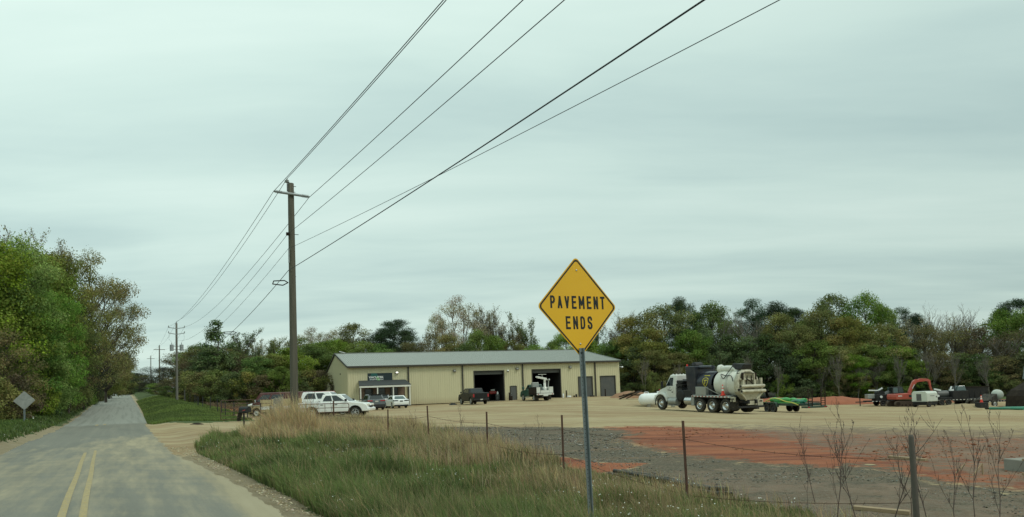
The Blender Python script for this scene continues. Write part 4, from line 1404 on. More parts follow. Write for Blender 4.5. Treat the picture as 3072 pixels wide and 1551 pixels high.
# dark weed stems in the dry clump by the gate
for k, (px, dep, top) in enumerate(((905, 33, 1195), (925, 34, 1180), (945, 33.5, 1190), (960, 35, 1175), (890, 34, 1205), (985, 34, 1200))):
    g_ = on(px, dep); hh_ = at(px, top, dep).z - g_.z
    o = link('weed_stem', SAP[k % 4], None, g_); o.scale = (hh_ * .55, hh_ * .55, hh_ * .85); o.rotation_euler = (0, 0, k * 1.3)
    tag(o, f'tall dark dead weed in front of the tube gate, {ORD[k]} in its clump', 'weed', 'dead weeds in front of the tube gate')
# ------------------------------------------------------------------ metal building
BL = at(1044, 1180, 95.0); BR = at(1861, 1180, 108.2)
BL.z = BR.z = 0
bang = math.atan2(BR.y - BL.y, BR.x - BL.x)
BW = (BR - BL).length
BD = 28.4
PADZ = .12
EAVE = at(1045, 1100, 95).z - PADZ
RIDGE = EAVE + 2.45

RIB = bpy.data.materials.new('ribbed_wall')
nt, b = nodes(RIB); N, L = nt.nodes, nt.links
tcn = N.new('ShaderNodeTexCoord')
sp = N.new('ShaderNodeSeparateXYZ'); L.new(tcn.outputs['Object'], sp.inputs[0])
ad = N.new('ShaderNodeMath'); ad.operation = 'ADD'; L.new(sp.outputs['X'], ad.inputs[0]); L.new(sp.outputs['Y'], ad.inputs[1])
nz = N.new('ShaderNodeTexNoise'); nz.inputs['Scale'].default_value = .6; nz.inputs['Detail'].default_value = 5
mpn = N.new('ShaderNodeMapping'); mpn.inputs['Scale'].default_value = (3, 3, .35); L.new(tcn.outputs['Object'], mpn.inputs[0]); L.new(mpn.outputs[0], nz.inputs['Vector'])
mx = N.new('ShaderNodeMix'); mx.data_type = 'RGBA'; mx.inputs['A'].default_value = (.54, .495, .315, 1); mx.inputs['B'].default_value = (.62, .57, .37, 1)
L.new(nz.outputs['Fac'], mx.inputs['Factor'])
dz = N.new('ShaderNodeMapRange'); dz.inputs['From Min'].default_value = 0; dz.inputs['From Max'].default_value = .9; dz.inputs['To Min'].default_value = .45; dz.inputs['To Max'].default_value = 0
L.new(sp.outputs['Z'], dz.inputs['Value'])
m2 = N.new('ShaderNodeMix'); m2.data_type = 'RGBA'; m2.inputs['B'].default_value = (.36, .27, .15, 1)
L.new(mx.outputs['Result'], m2.inputs['A']); L.new(dz.outputs['Result'], m2.inputs['Factor']); L.new(m2.outputs['Result'], b.inputs['Base Color'])
b.inputs['Roughness'].default_value = .5
ROOF = mat('roof_metal', (.27, .28, .245), .45, .15, var=.06, scale=.8, stretch=(.3, 2, 2))
BRICK = bpy.data.materials.new('brick')
nt, b = nodes(BRICK); N, L = nt.nodes, nt.links
tcn = N.new('ShaderNodeTexCoord'); mpn = N.new('ShaderNodeMapping'); mpn.inputs['Rotation'].default_value = (PI / 2, 0, 0); L.new(tcn.outputs['Object'], mpn.inputs[0])
br_ = N.new('ShaderNodeTexBrick'); br_.inputs['Scale'].default_value = 1; br_.inputs['Brick Width'].default_value = .23; br_.inputs['Row Height'].default_value = .08
br_.inputs['Mortar Size'].default_value = .010
br_.inputs['Color1'].default_value = (.19, .105, .065, 1); br_.inputs['Color2'].default_value = (.13, .075, .05, 1); br_.inputs['Mortar'].default_value = (.28, .25, .2, 1)
L.new(mpn.outputs[0], br_.inputs['Vector']); L.new(br_.outputs['Color'], b.inputs['Base Color']); b.inputs['Roughness'].default_value = .9
SHINGLE = mat('shingle', (.050, .056, .056), .9, var=.25, scale=9, bump=.5, bscale=25)

bld = thing('metal_building', 'long tan ribbed metal workshop with two dark open bays and a brick porch', 'workshop building', (BL.x, BL.y, PADZ), bang)


def bx_at(px):
    """distance along the front wall seen at photo column px"""
    lo, hi = 0.0, BW
    for _ in range(40):
        mid_ = (lo + hi) / 2
        P_ = BL + (BR - BL) * (mid_ / BW) + Vector((0, 0, 2.5))
        d = P_ - EYEP
        q = PCX + FPX * d.dot(_r) / d.dot(_f)
        if q < px: lo = mid_
        else: hi = mid_
    return lo


def bz_at(px, py):
    u = bx_at(px); P_ = BL + (BR - BL) * (u / BW)
    return at(px, py, P_.y).z - PADZ


# openings in the front wall: (left px, right px, top px, kind)
bayA = (bx_at(1422.5), bx_at(1512), bz_at(1465, 1113))
bayB = (bx_at(1597), bx_at(1682), bz_at(1640, 1108))
dorA = (bx_at(1735), bx_at(1777), bz_at(1760, 1130))
dorB = (bx_at(1800.5), bx_at(1845.5), bz_at(1823, 1128))
walk = (bx_at(1530), bx_at(1548.5), bz_at(1540, 1158))
porch = (bx_at(1078), bx_at(1214))
holes = sorted([bayA, bayB, dorA, dorB, walk, (porch[0], porch[1], 2.55)])


def ribbed(mb, x0, x1, z0, z1, y=0.0, pitch=.305, axis='x', flip=1):
    """ribbed sheet: trapezoid ribs standing 3 cm proud"""
    xs = []
    k0 = math.floor(x0 / pitch)
    k = k0
    prof = [(x0, 0.0)]
    while k * pitch < x1:
        c = k * pitch + pitch / 2
        for dx, dy in ((-.045, 0), (-.022, .032), (.022, .032), (.045, 0)):
            if x0 < c + dx < x1: prof.append((c + dx, dy))
        k += 1
    prof.append((x1, 0.0))
    vs, fs = [], []
    for (u, d_) in prof:
        for z in (z0, z1 if not callable(z1) else z1(u)):
            vs.append((u, y - d_, z) if axis == 'x' else (y + flip * -d_, u, z))
    for i in range(len(prof) - 1):
        fs.append((2 * i, 2 * i + 2, 2 * i + 3, 2 * i + 1))
    mb.add(vs, fs)


mb = MB()
cur = 0.0
for h0, h1, hz in holes:
    if h0 > cur: ribbed(mb, cur, h0, 0, EAVE)
    ribbed(mb, h0, h1, hz, EAVE)
    cur = h1
ribbed(mb, cur, BW, 0, EAVE)
gab = lambda u: EAVE + (RIDGE - EAVE) * (1 - abs(u - BD / 2) / (BD / 2))
ribbed(mb, 0, BD / 2, 0, gab, 0.0, axis='y', flip=1); ribbed(mb, BD / 2, BD, 0, gab, 0.0, axis='y', flip=1)
ribbed(mb, 0, BD / 2, 0, gab, BW, axis='y', flip=-1); ribbed(mb, BD / 2, BD, 0, gab, BW, axis='y', flip=-1)
mb.add([(0, BD, 0), (BW, BD, 0), (BW, BD, EAVE), (0, BD, EAVE)], [(0, 1, 2, 3)])
mb.build('wall', RIB, bld)
# roof: two ribbed slopes
for sgn in (0, 1):
    mb = MB()
    ov = .12
    sl = (RIDGE - EAVE) / (BD / 2)
    prof = [(-ov, 0)]
    k = 0
    while k * .305 < BW:
        c = k * .305 + .15
        for dx, dy in ((-.05, 0), (-.025, .035), (.025, .035), (.05, 0)):
            prof.append((c + dx, dy))
        k += 1
    prof.append((BW + ov, 0))
    vs, fs = [], []
    for u, d_ in prof:
        ya, yb = (-.28, BD / 2) if sgn == 0 else (BD + .28, BD / 2)
        vs += [(u, ya, EAVE + .06 - .28 * sl + d_), (u, yb, RIDGE + .06 + d_)]
    for i in range(len(prof) - 1): fs.append((2 * i, 2 * i + 2, 2 * i + 3, 2 * i + 1))
    mb.add(vs, fs)
    rf = mb.build('roof', ROOF, bld)
    if sgn == 0:
        mb = MB(); mb.bar((-ov, BD / 2, RIDGE + .11), (BW + ov, BD / 2, RIDGE + .11), .40, .05); mb.build('ridge_cap', ROOF, rf)
        mb = MB()
        u0 = .55
        P_ = [(u0, BD / 2 - .2, RIDGE + .42), (u0 + .9, BD / 2 - .2, RIDGE + .16), (u0 + .9, BD / 2 + .5, RIDGE + .16), (u0, BD / 2 + .5, RIDGE + .42)]
        mb.hexa([(a, b_, c - .08) for a, b_, c in P_], P_); mb.bar((u0 + .45, BD / 2 + .1, RIDGE), (u0 + .45, BD / 2 + .1, RIDGE + .22), .08)
        mb.build('roof_dish', M['white_paint'], rf)
mb = MB(); mb.box(-.13, BW + .13, -.46, -.29, EAVE - .20, EAVE + .05); mb.build('gutter', M['trim_brown'], bld, bevel=.02)
for y0, y1, z0, z1 in ((-.3, BD / 2, EAVE - .02, RIDGE), (BD / 2, BD + .3, RIDGE, EAVE - .02)):
    for x in (-.15, BW + .15):
        mb = MB(); mb.bar((x, y0, z0 + .02), (x, y1, z1 + .02), .10, .22); mb.build('rake_trim', M['trim_brown'] if x < 0 else ROOF, bld)
for px in (1225.5, 1388, 1568.5, 1785.5):
    x = bx_at(px)
    mb = MB(); mb.box(x - .085, x + .085, -.19, -.045, .03, EAVE - .15); mb.build('downspout', M['trim_brown'], bld)
# bays: deep dark workshops
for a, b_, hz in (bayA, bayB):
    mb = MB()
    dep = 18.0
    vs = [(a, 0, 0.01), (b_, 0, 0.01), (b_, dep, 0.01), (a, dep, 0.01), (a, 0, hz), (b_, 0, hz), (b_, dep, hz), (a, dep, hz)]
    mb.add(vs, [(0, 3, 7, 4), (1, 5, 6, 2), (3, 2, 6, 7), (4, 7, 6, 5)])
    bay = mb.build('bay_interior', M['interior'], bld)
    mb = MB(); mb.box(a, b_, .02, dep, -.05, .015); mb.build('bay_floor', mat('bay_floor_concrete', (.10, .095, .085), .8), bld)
    mb = MB()
    for x in (a, b_): mb.box(x - .07, x + .07, -.06, .0, 0, hz + .07)
    mb.box(a + .07, b_ - .07, -.06, 0, hz - .03, hz + .07); mb.build('door_trim', M['trim_brown'], bld)
    mb = MB()
    for k in range(4): mb.box(a + .05, b_ - .05, .25 + k * .02, .30 + k * .02, hz - .18 - k * .10, hz - .06 - k * .10)
    mb.build('rolled_door', M['door_grey'], bld)
for a, b_, hz in (dorA, dorB):
    mb = MB()
    n = int(hz / .16)
    for k in range(n):
        z = hz * k / n
        mb.box(a + .02, b_ - .02, .05 + (.012 if k % 2 else 0), .10, z + .004, z + hz / n - .004)
    mb.box(a, b_, .09, .12, 0, hz); mb.build('rolling_door', M['door_grey'], bld)
    mb = MB()
    for x in (a, b_): mb.box(x - .06, x + .06, -.06, .09, 0, hz + .06)
    mb.box(a + .06, b_ - .06, -.06, .09, hz - .02, hz + .06); mb.build('door_trim', M['trim_brown'], bld)
a, b_, hz = walk
mb = MB(); mb.box(a + .06, b_ - .06, -.02, .04, .02, hz - .05); wd = mb.build('door', M['door_grey'], bld)
mb = MB(); mb.cyl((a + .16, -.07, 1.0), (a + .16, -.02, 1.0), .03, n=8); mb.build('handle', M['alloy'], wd)
mb = MB()
for x in (a, b_): mb.box(x - .06, x + .06, -.06, .03, 0, hz)
mb.box(a + .06, b_ - .06, -.06, .03, hz - .05, hz + .04); mb.build('door_trim', M['trim_brown'], bld)
# flood lights and cameras
LITM = mat('lamp_lit', (.9, .9, .8), .4, emis=(1, .95, .75, 1.3)); LOFF = mat('lamp_off', (.30, .30, .26), .3)
for px, py, lit in ((1191, 1117, 1), (1364, 1112, 0), (1552, 1106, 0), (1711, 1101, 0)):
    x, z = bx_at(px), bz_at(px, py)
    mb = MB(); mb.hexa([(x - .2, -.30, z - .14), (x + .2, -.30, z - .14), (x + .2, -.035, z - .18), (x - .2, -.035, z - .18)], [(x - .2, -.24, z + .12), (x + .2, -.24, z + .12), (x + .2, -.035, z + .15), (x - .2, -.035, z + .15)])
    lm = mb.build('wall_light', M['trim_brown'], bld, bevel=.02)
    mb = MB(); mb.panel([(x - .15, -.292, z - .11), (x + .15, -.292, z - .11), (x + .15, -.255, z + .07), (x - .15, -.255, z + .07)], (0, -1, .2), .002, .02); mb.build('lens', LITM if lit else LOFF, lm)
for px, py in ((1523, 1113), (1862, 1102)):
    x, z = bx_at(min(px, 1859)), bz_at(min(px, 1859), py)
    xo = .35 if px > 1800 else 0
    mb = MB(); mb.bar((x + xo * .1, -.04, z + .12), (x + xo, -.30, z + .12), .07); mb.lathe([(.0, .16), (.13, .13), (.15, 0), (.15, -.03)], (x + xo, -.30, z), (0, 0, 1), 14); cm_ = mb.build('security_camera', M['white_paint'], bld)
    mb = MB(); mb.lathe([(.13, -.03), (.12, -.10), (.07, -.17), (0, -.19)], (x + xo, -.30, z), (0, 0, 1), 14); mb.build('lens', M['glass_dark'], cm_)
# conduits on the gable end
for y, z in ((7.5, 4.4), (16.5, 2.9)):
    mb = MB(); mb.box(-.16, -.04, y - .1, y + .1, z, z + .16); mb.build('vent_box', M['trim_brown'], bld, bevel=.02)
for y in (16.5,):
    mb = MB(); mb.cyl((-.06, y, 0), (-.06, y, 2.9), .03, n=6); mb.build('conduit', M['trim_brown'], bld)
# porch
pa, pb = porch
zr, ze = bz_at(1080, 1154), 2.62
zr = 3.35
PDEP = 2.2
mb = MB()
for k in range(1):
    mb.hexa([(pa - .35, -PDEP - .3, ze - .02), (pb + .35, -PDEP - .3, ze - .02), (pb + .1, .02, zr - .06), (pa - .1, .02, zr - .06)], [(pa - .35, -PDEP - .3, ze + .05), (pb + .35, -PDEP - .3, ze + .05), (pb + .1, .02, zr), (pa - .1, .02, zr)])
pr = mb.build('porch_roof', SHINGLE, bld)
mb = MB(); mb.box(pa - .33, pb + .33, -PDEP - .34, -PDEP - .14, ze - .24, ze - .03); mb.build('porch_beam', M['white_trim'], bld)
for px in (1076.5, 1124, 1173, 1219.5):
    x = bx_at(px)
    x = pa + (pb - pa) * {1076.5: -.03, 1124: .33, 1173: .67, 1219.5: 1.03}[px]
    mb = MB(); mb.box(x - .07, x + .07, -PDEP - .30, -PDEP - .16, 0, ze - .24); mb.build('porch_post', M['white_trim'], bld)
mb = MB()
mb.box(pa, pb, .05, .16, 0, 2.6); mb.build('porch_wall', BRICK, bld)
for f0, f1, z0, z1, nm in ((.12, .29, .95, 2.2, 'window'), (.40, .56, .02, 2.25, 'door'), (.68, .84, .95, 2.25, 'window')):
    x0, x1 = pa + (pb - pa) * f0, pa + (pb - pa) * f1
    mb = MB(); mb.box(x0, x1, .02, .049, z0, z1); wn = mb.build(nm, M['glass_dark'], bld)
    mb = MB()
    for xx in (x0, x1): mb.box(xx - .05, xx + .05, -.01, .048, z0, z1)
    mb.box(x0 + .05, x1 - .05, -.01, .048, z1, z1 + .07); mb.build('frame', M['trim_brown'], wn)
mb = MB(); mb.box(pa - .3, pb + .3, -PDEP - .4, .04, -.12, .02); mb.build('porch_slab', M['concrete'], bld)
# company sign
sx0, sx1 = bx_at(1103.5), bx_at(1177.5)
sz0, sz1 = bz_at(1104, 1151), bz_at(1104, 1120)
sw, sh = sx1 - sx0, sz1 - sz0
mb = MB(); mb.box(sx0, sx1, -.075, -.036, sz0, sz1)
SB = mat('board_dark', (.016, .030, .034), .45, var=.1)
brd = mb.build('sign_board', SB, bld)
TEAL = mat('board_teal', (.02, .11, .10), .45, var=.15); LIME = mat('board_lime', (.10, .34, .06), .45, var=.15); BLUE = mat('board_blue', (.018, .065, .09), .45, var=.1)
WHT = mat('board_white', (.78, .80, .76), .5, var=.03)


def bq(pts, m_, t_):
    mb = MB(); mb.panel([(sx0 + u * sw, -.075, sz0 + v * sh) for u, v in pts], (0, -1, 0), .001, t_); mb.build('emblem', m_, brd)


bq([(.14, 1.0), (.36, 1.0), (.44, .64), (.30, .64), (.26, .80), (.22, .64), (.12, .64)], TEAL, .004)
bq([(.02, 0), (.12, 0), (.19, .63), (.12, .63)], BLUE, .004)
bq([(.33, .63), (.44, .63), (.575, 0), (.43, 0)], LIME, .004)
for body, wd_, hh, u, v in (('VACUTEK', .61, .21, .345, .60), ('INTEGRATED SERVICES', .55, .10, .355, .385)):
    tx = text_mesh('lettering', body, .3, .003, WHT, brd, width=wd_ * sw, height=hh * sh, bold=.010 if hh > .2 else .006)
    tx.rotation_euler = (PI / 2, 0, 0); tx.location = (sx0 + u * sw, -.088, sz0 + v * sh)

mb = MB(); u = .69
for k, wd_ in enumerate((.014, .020, .012, .018, .016, .022, .014, .018, .020, .014, .018, .016)):
    mb.panel([(sx0 + (u + a_ * wd_) * sw, -.080, sz0 + (.205 + b_ * (.026 if k % 3 else .020)) * sh) for a_, b_ in ((0, -1), (1, -1), (1, 1), (0, 1))], (0, -1, 0), .001, .004)
    u += wd_ + (.012 if k in (1, 4, 8) else .006)
mb.build('small_lettering', WHT, brd)

# ------------------------------------------------------------------ things standing along the front
def on_b(u, y, z=0.0):
    c, s_ = math.cos(bang), math.sin(bang)
    X, Y = BL.x + u * c - y * s_, BL.y + u * s_ + y * c
    return Vector((X, Y, (PADZ if y > -1.0 else hgt(X, Y)) + z))


for px, lab in ((1521.5, 'dark steel bollard left of the grey walk door'), (1692, 'dark steel bollard right of the second open bay'), (1808, 'dark steel bollard in front of the right roll-up door')):
    mb = MB(); mb.lathe([(.09, -.2), (.09, 1.12), (.06, 1.17), (0, 1.18)], (0, 0, 0), (0, 0, 1), 12)
    tag(mb.build('bollard', M['dark_steel'], loc=on_b(bx_at(px), -.7, -.05)), lab, 'bollard', 'steel bollards in front of the workshop')
mb = MB(); mb.lathe([(.22, 0), (.25, .05), (.27, .60), (.24, .62), (.22, .55), (0, .55)], (0, 0, 0), (0, 0, 1), 14)
tag(mb.build('trash_bin', M['dark_steel'], loc=on_b(bx_at(1525.5), -.75)), 'low dark bin standing beside the grey walk door', 'bin')
t = thing('waste_barrel', 'grey barrel with a white jug on top inside the left open bay', 'barrel', on_b(bx_at(1500), 1.2, .02))
mb = MB(); mb.lathe([(.28, 0), (.30, .03), (.29, .3), (.305, .32), (.29, .34), (.29, .62), (.305, .64), (.29, .9), (0, .9)], (0, 0, 0), (0, 0, 1), 16); mb.build('drum', M['door_grey'], t)
mb = MB(); mb.lathe([(.14, .9), (.15, 1.1), (.04, 1.28), (.04, 1.33), (0, 1.33)], (0, 0, 0), (0, 0, 1), 10); mb.build('jug', M['white_paint'], t)
t = thing('compressor', 'red and pale machine on a stand behind the grey barrel in the left open bay', 'compressor', on_b(bx_at(1494), 2.4, .02))
mb = MB(); mb.lathe([(0, -.55), (.18, -.5), (.24, -.38), (.24, .38), (.18, .5), (0, .55)], (0, 0, 1.15), (1, 0, 0), 14); mb.build('tank', M['red_paint'], t)
mb = MB(); mb.box(-.3, .3, -.2, .2, 1.38, 1.62); mb.build('motor', M['aluminium'], t, bevel=.04)
mb = MB(); [mb.bar((sx_, sy_, 0), (sx_, sy_, 1.0), .06) for sx_ in (-.35, .35) for sy_ in (-.15, .15)]; mb.build('stand', M['dark_steel'], t)
for k, (px, y, w_, h_, m_, lab) in enumerate(((1697, -1.0, .45, .32, 'white_paint', 'white plastic tub on the ground beside the right bollard'), (1713, -.9, .30, .38, 'dark_steel', 'small dark crate against the wall right of the second bay'), (1719.5, -.9, .26, .55, 'black_part', 'black bucket against the wall right of the second bay'), (1679, -1.1, .24, .6, 'white_paint', 'white bucket at the right edge of the second bay'), (1760, -1.6, .5, .25, 'black_part', 'black tarp heap in front of the left roll-up door'))):
    mb = MB(); mb.lathe([(w_ * .42, 0), (w_ * .5, h_ * .2), (w_ * .5, h_ * .9), (w_ * .42, h_), (w_ * .36, h_ * .9), (0, h_ * .88)], (0, 0, 0), (0, 0, 1), 12 if k != 1 else 4)
    o = tag(mb.build('tub' if k != 4 else 'tarp_heap', M[m_], loc=on_b(bx_at(px), y, -.02)), lab, 'tub' if k != 4 else 'tarp')
    if k in (0, 4): o.scale = (1.5, 1, .8)
# loading slab, blocks, lumber and dirt right of the building
cc = on(1868, 100)
mb = MB(); P_ = [on(1838, 106.4), on(1882, 105.0), on(1886, 102.4), on(1820, 102.8)]
zt = -.02
mb.hexa([(q.x, q.y, -1.2) for q in (P_[3], P_[2], P_[1], P_[0])], [(q.x, q.y, zt) for q in (P_[3], P_[2], P_[1], P_[0])])
tag(mb.build('loading_slab', M['concrete'], bevel=.03), 'grey concrete slab at the right corner of the workshop', 'slab')
a, b_ = on(1852, 94), on(1893, 90)
d = (b_ - a); d.z = 0; nn = Vector((-d.y, d.x, 0)).normalized() * .3
mb = MB(); za = at(1850, 1200, 94).z; zb = at(1890, 1203, 90).z
mb.hexa([a - nn + Vector((0, 0, -.6)), b_ - nn + Vector((0, 0, -.6)), b_ + nn + Vector((0, 0, -.6)), a + nn + Vector((0, 0, -.6))], [Vector((*(a - nn).xy, za)), Vector((*(b_ - nn).xy, zb)), Vector((*(b_ + nn).xy, zb)), Vector((*(a + nn).xy, za))])
tag(mb.build('retaining_wall', M['concrete'], bevel=.04), 'low grey concrete wall in front of the right corner of the workshop', 'wall')
for k in range(9):
    px, dep = 1876 + k * 3.2, 91 + (k % 3) * .5
    p = on(px, dep)
    mb = MB(); a_ = random.uniform(-.7, .7)
    L_ = random.uniform(.7, 1.3); tz = random.uniform(-.3, .45)
    mb.bar((-L_ * math.cos(a_), -L_ * math.sin(a_), .35 - L_ * tz), (L_ * math.cos(a_), L_ * math.sin(a_), .35 + L_ * tz + .1), .09, .13)
    tag(mb.build('scrap_beam', M['dark_steel'] if k % 3 == 0 else M['lumber'] if k % 3 == 1 else M['old_lumber'], loc=p + Vector((0, 0, .15))),
        f'scrap {"steel" if k % 3 == 0 else "pale timber" if k % 3 == 1 else "dark timber"} beam in the heap left of the white propane tank, {ORD[k]} along', 'scrap beam', 'scrap heap beside the propane tank')


def mound(name, label, px, dep, w_, d_, h_, m_, seed, cat='dirt mound'):
    p = on(px, dep)
    nx, ny = 25, 17
    vs, fs = [], []
    for j in range(ny):
        for i in range(nx):
            u, v = i / (nx - 1) * 2 - 1, j / (ny - 1) * 2 - 1
            f = max(0, 1 - (u * u + v * v)) ** .8
            x, y = p.x + u * w_, p.y + v * d_
            z = hgt(x, y) - .05 + h_ * f * (.65 + .7 * float(fbm(np.array([x * 1.2 + seed]), np.array([y * 1.2]), seed)[0]))
            vs.append((x, y, z))
    for j in range(ny - 1):
        for i in range(nx - 1):
            k = j * nx + i
            fs.append((k, k + 1, k + nx + 1, k + nx))
    mb = MB(); mb.add(vs, fs, True)
    return tag(mb.build(name, m_), label, cat)


CLAY = mat('clay_dirt', (.27, .15, .085), .95, var=.3, scale=2, bump=.5, bscale=8)
TANC = mat('tan_dirt', (.30, .23, .13), .95, var=.25, scale=2, bump=.5, bscale=8)
RED_ = mat('red_dirt', (.30, .105, .055), .95, var=.25, scale=1.2, bump=.5, bscale=6)
mound('dirt_mound', 'brown dirt mound behind the scrap heap by the workshop corner', 1900, 96, 3.2, 2.0, .95, CLAY, 3)
mound('dirt_mound', 'low tan dirt mound in front of the white propane tank', 1928, 72, 2.2, 1.0, .35, TANC, 5)
mound('dirt_mound', 'long orange clay bank left of the black trailers', 2500, 103, 7.0, 2.4, .9, RED_, 8)
mound('dirt_mound', 'orange clay bank behind the green trailer', 2360, 106, 6.0, 2.4, .7, RED_, 12)
mound('dirt_mound', 'low tan gravel berm in front of the stacked tyres', 2890, 82, 4.0, 1.6, .45, TANC, 14)
mound('dirt_mound', 'small pale dirt heap left of the green pipes', 2918, 70, .9, .5, .28, TANC, 17)
mound('sand_pile', 'flat pale yellow sand patch in the clay before the saplings', 2595, gp(2595, 1394).y, .32, .22, .06, mat('pale_sand', (.40, .36, .20), .95, var=.15), 21, 'sand')
# ------------------------------------------------------------------ vehicles: local x forward, y left
def side_outline(top, sill, wheels, zc):
    """closed side outline: TOP runs from the rear bottom corner over the top to the front bottom corner"""
    pts = list(top)
    for x, ra in sorted(wheels, reverse=True):
        a0 = math.asin(max(-1, min(1, (sill - zc) / ra)))
        for k in range(11):
            a = a0 + (PI - 2 * a0) * k / 10
            pts.append((x + ra * math.cos(a), zc + ra * math.sin(a)))
    return pts


def wheel(parent, x, y, r, w, style='spoke', dual=False, side=1, rim_mat='alloy', steer=0):
    """tyre and rim as one wheel part; SIDE is +1 on the left"""
    wo = bpy.data.objects.new('wheel', None); COL.objects.link(wo); wo.parent = parent
    wo.location = (x, y, r); wo.rotation_euler = (0, 0, steer); wo.empty_display_size = .1
    rr = r * (.64 if style != 'truck' else .56)
    mb = MB()
    hw = w / 2
    for off in ((0, -side * w * 1.12) if dual else (0,)):
        mb.lathe([(rr, -hw * .8), (r * .86, -hw), (r * .96, -hw * .86), (r, -hw * .6), (r, hw * .6), (r * .96, hw * .86), (r * .86, hw), (rr, hw * .8), (rr, -hw * .8)], (0, off, 0), (0, 1, 0), 28)
    mb.build('tyre', M['rubber'], wo)
    mb = MB()
    s = side
    if style == 'truck':
        mb.lathe([(rr * 1.02, s * hw * .78), (rr * .98, s * hw * .9), (rr * .9, s * hw * .7), (rr * .82, s * hw * (.0 if dual else .55)), (rr * .48, s * hw * (.1 if dual else .72)), (rr * .40, s * hw * (.5 if dual else 1.0)), (rr * .30, s * hw * (.55 if dual else 1.08)), (0, s * hw * (.56 if dual else 1.1))], (0, 0, 0), (0, 1, 0), 24)
        mb.cur = 1
        for k in range(10):
            a = 2 * PI * k / 10
            c = Vector((rr * .66 * math.cos(a), s * hw * (.12 if dual else .72), rr * .66 * math.sin(a)))
            mb.cyl(c - Vector((0, s * .03, 0)), c + Vector((0, s * .012, 0)), rr * .085, n=8)
    elif style == 'steel':
        mb.lathe([(rr * 1.02, s * hw * .8), (rr * .92, s * hw * .72), (rr * .8, s * hw * .45), (rr * .5, s * hw * .55), (rr * .3, s * hw * .7), (rr * .28, s * hw * .85), (0, s * hw * .86)], (0, 0, 0), (0, 1, 0), 20)
        mb.cur = 1
        mb.cyl((0, s * hw * .8, 0), (0, s * hw * .90, 0), rr * .16, n=10)
    else:
        mb.cur = 1
        mb.lathe([(rr * 1.0, s * hw * .62), (rr * .9, s * hw * .35), (0, s * hw * .3)], (0, 0, 0), (0, 1, 0), 20)
        mb.cur = 0
        mb.lathe([(rr * 1.03, s * hw * .84), (rr * .95, s * hw * .92), (rr * .92, s * hw * .70), (rr * .94, s * hw * .6)], (0, 0, 0), (0, 1, 0), 24)
        for k in range(6):
            a = 2 * PI * k / 6 + .3
            ca, sa = math.cos(a), math.sin(a)
            for da in (-.16, .16):
                c2, s2 = math.cos(a + da), math.sin(a + da)
                mb.bar((rr * .16 * ca, s * hw * .74, rr * .16 * sa), (rr * .94 * c2, s * hw * .80, rr * .94 * s2), rr * .13, hw * .16)
        mb.lathe([(rr * .22, s * hw * .6), (rr * .2, s * hw * .86), (0, s * hw * .88)], (0, 0, 0), (0, 1, 0), 12)
    mb.build('rim', [M[rim_mat], M['black_part']], wo)
    return wo


class Cab:
    """glasshouse: a tapered box; windows are let into its sides"""
    def __init__(s, x0, x1, w, z0, X0, X1, W, z1):
        s.b = [(x0, -w, z0), (x1, -w, z0), (x1, w, z0), (x0, w, z0)]
        s.t = [(X0, -W, z1), (X1, -W, z1), (X1, W, z1), (X0, W, z1)]

    def face(s, f):
        i, j = {'right': (0, 1), 'front': (1, 2), 'left': (3, 2), 'rear': (0, 3)}[f]
        A, B, Cc, D = map(Vector, (s.b[i], s.b[j], s.t[j], s.t[i]))
        n = (B - A).cross(D - A).normalized()
        if n.dot({'right': Vector((0, -1, 0)), 'left': Vector((0, 1, 0)), 'front': Vector((1, 0, 0)), 'rear': Vector((-1, 0, 0))}[f]) < 0: n = -n
        return A, B, Cc, D, n

    def pts(s, f, uv):
        A, B, Cc, D, n = s.face(f)
        return [(A.lerp(B, u)).lerp(D.lerp(Cc, u), v) for u, v in uv], n

    def window(s, parent, f, uv, m_='glass_dark'):
        p, n = s.pts(f, uv)
        mb = MB(); mb.panel(p, n, -.01, .008)
        return mb.build('window', M[m_], parent)


def rect(u0, u1, v0, v1): return [(u0, v0), (u1, v0), (u1, v1), (u0, v1)]


def shell(name, parent, outline, hw, m_, bevel=.05, ymid=None):
    mb = MB(); mb.prism(outline, -hw, hw, 'y')
    return mb.build(name, m_, parent, bevel=bevel, seg=3)


def arches(parent, wheels, zc, hw, m_='black_part'):
    for x, ra in wheels:
        for s in (-1, 1):
            mb = MB()
            vs, n = [], 12
            for k in range(n + 1):
                a = -.25 + (PI + .5) * k / n
                for r_ in (ra * .995, ra * 1.10):
                    for y in (hw - .02, hw + .025):
                        vs.append((x + r_ * math.cos(a), s * y, zc + r_ * math.sin(a)))
            fs = []
            for k in range(n):
                o = 4 * k
                fs += [(o, o + 4, o + 6, o + 2), (o + 1, o + 3, o + 7, o + 5), (o, o + 1, o + 5, o + 4), (o + 2, o + 6, o + 7, o + 3)]
            fs += [(0, 2, 3, 1), (4 * n, 4 * n + 1, 4 * n + 3, 4 * n + 2)]
            mb.add(vs, fs); mb.build('wheel_arch', M[m_], parent)


def small(parent, name, m_, *boxes, bevel=.01):
    mb = MB()
    for b_ in boxes: mb.box(*b_)
    return mb.build(name, M[m_] if isinstance(m_, str) else m_, parent, bevel=bevel)


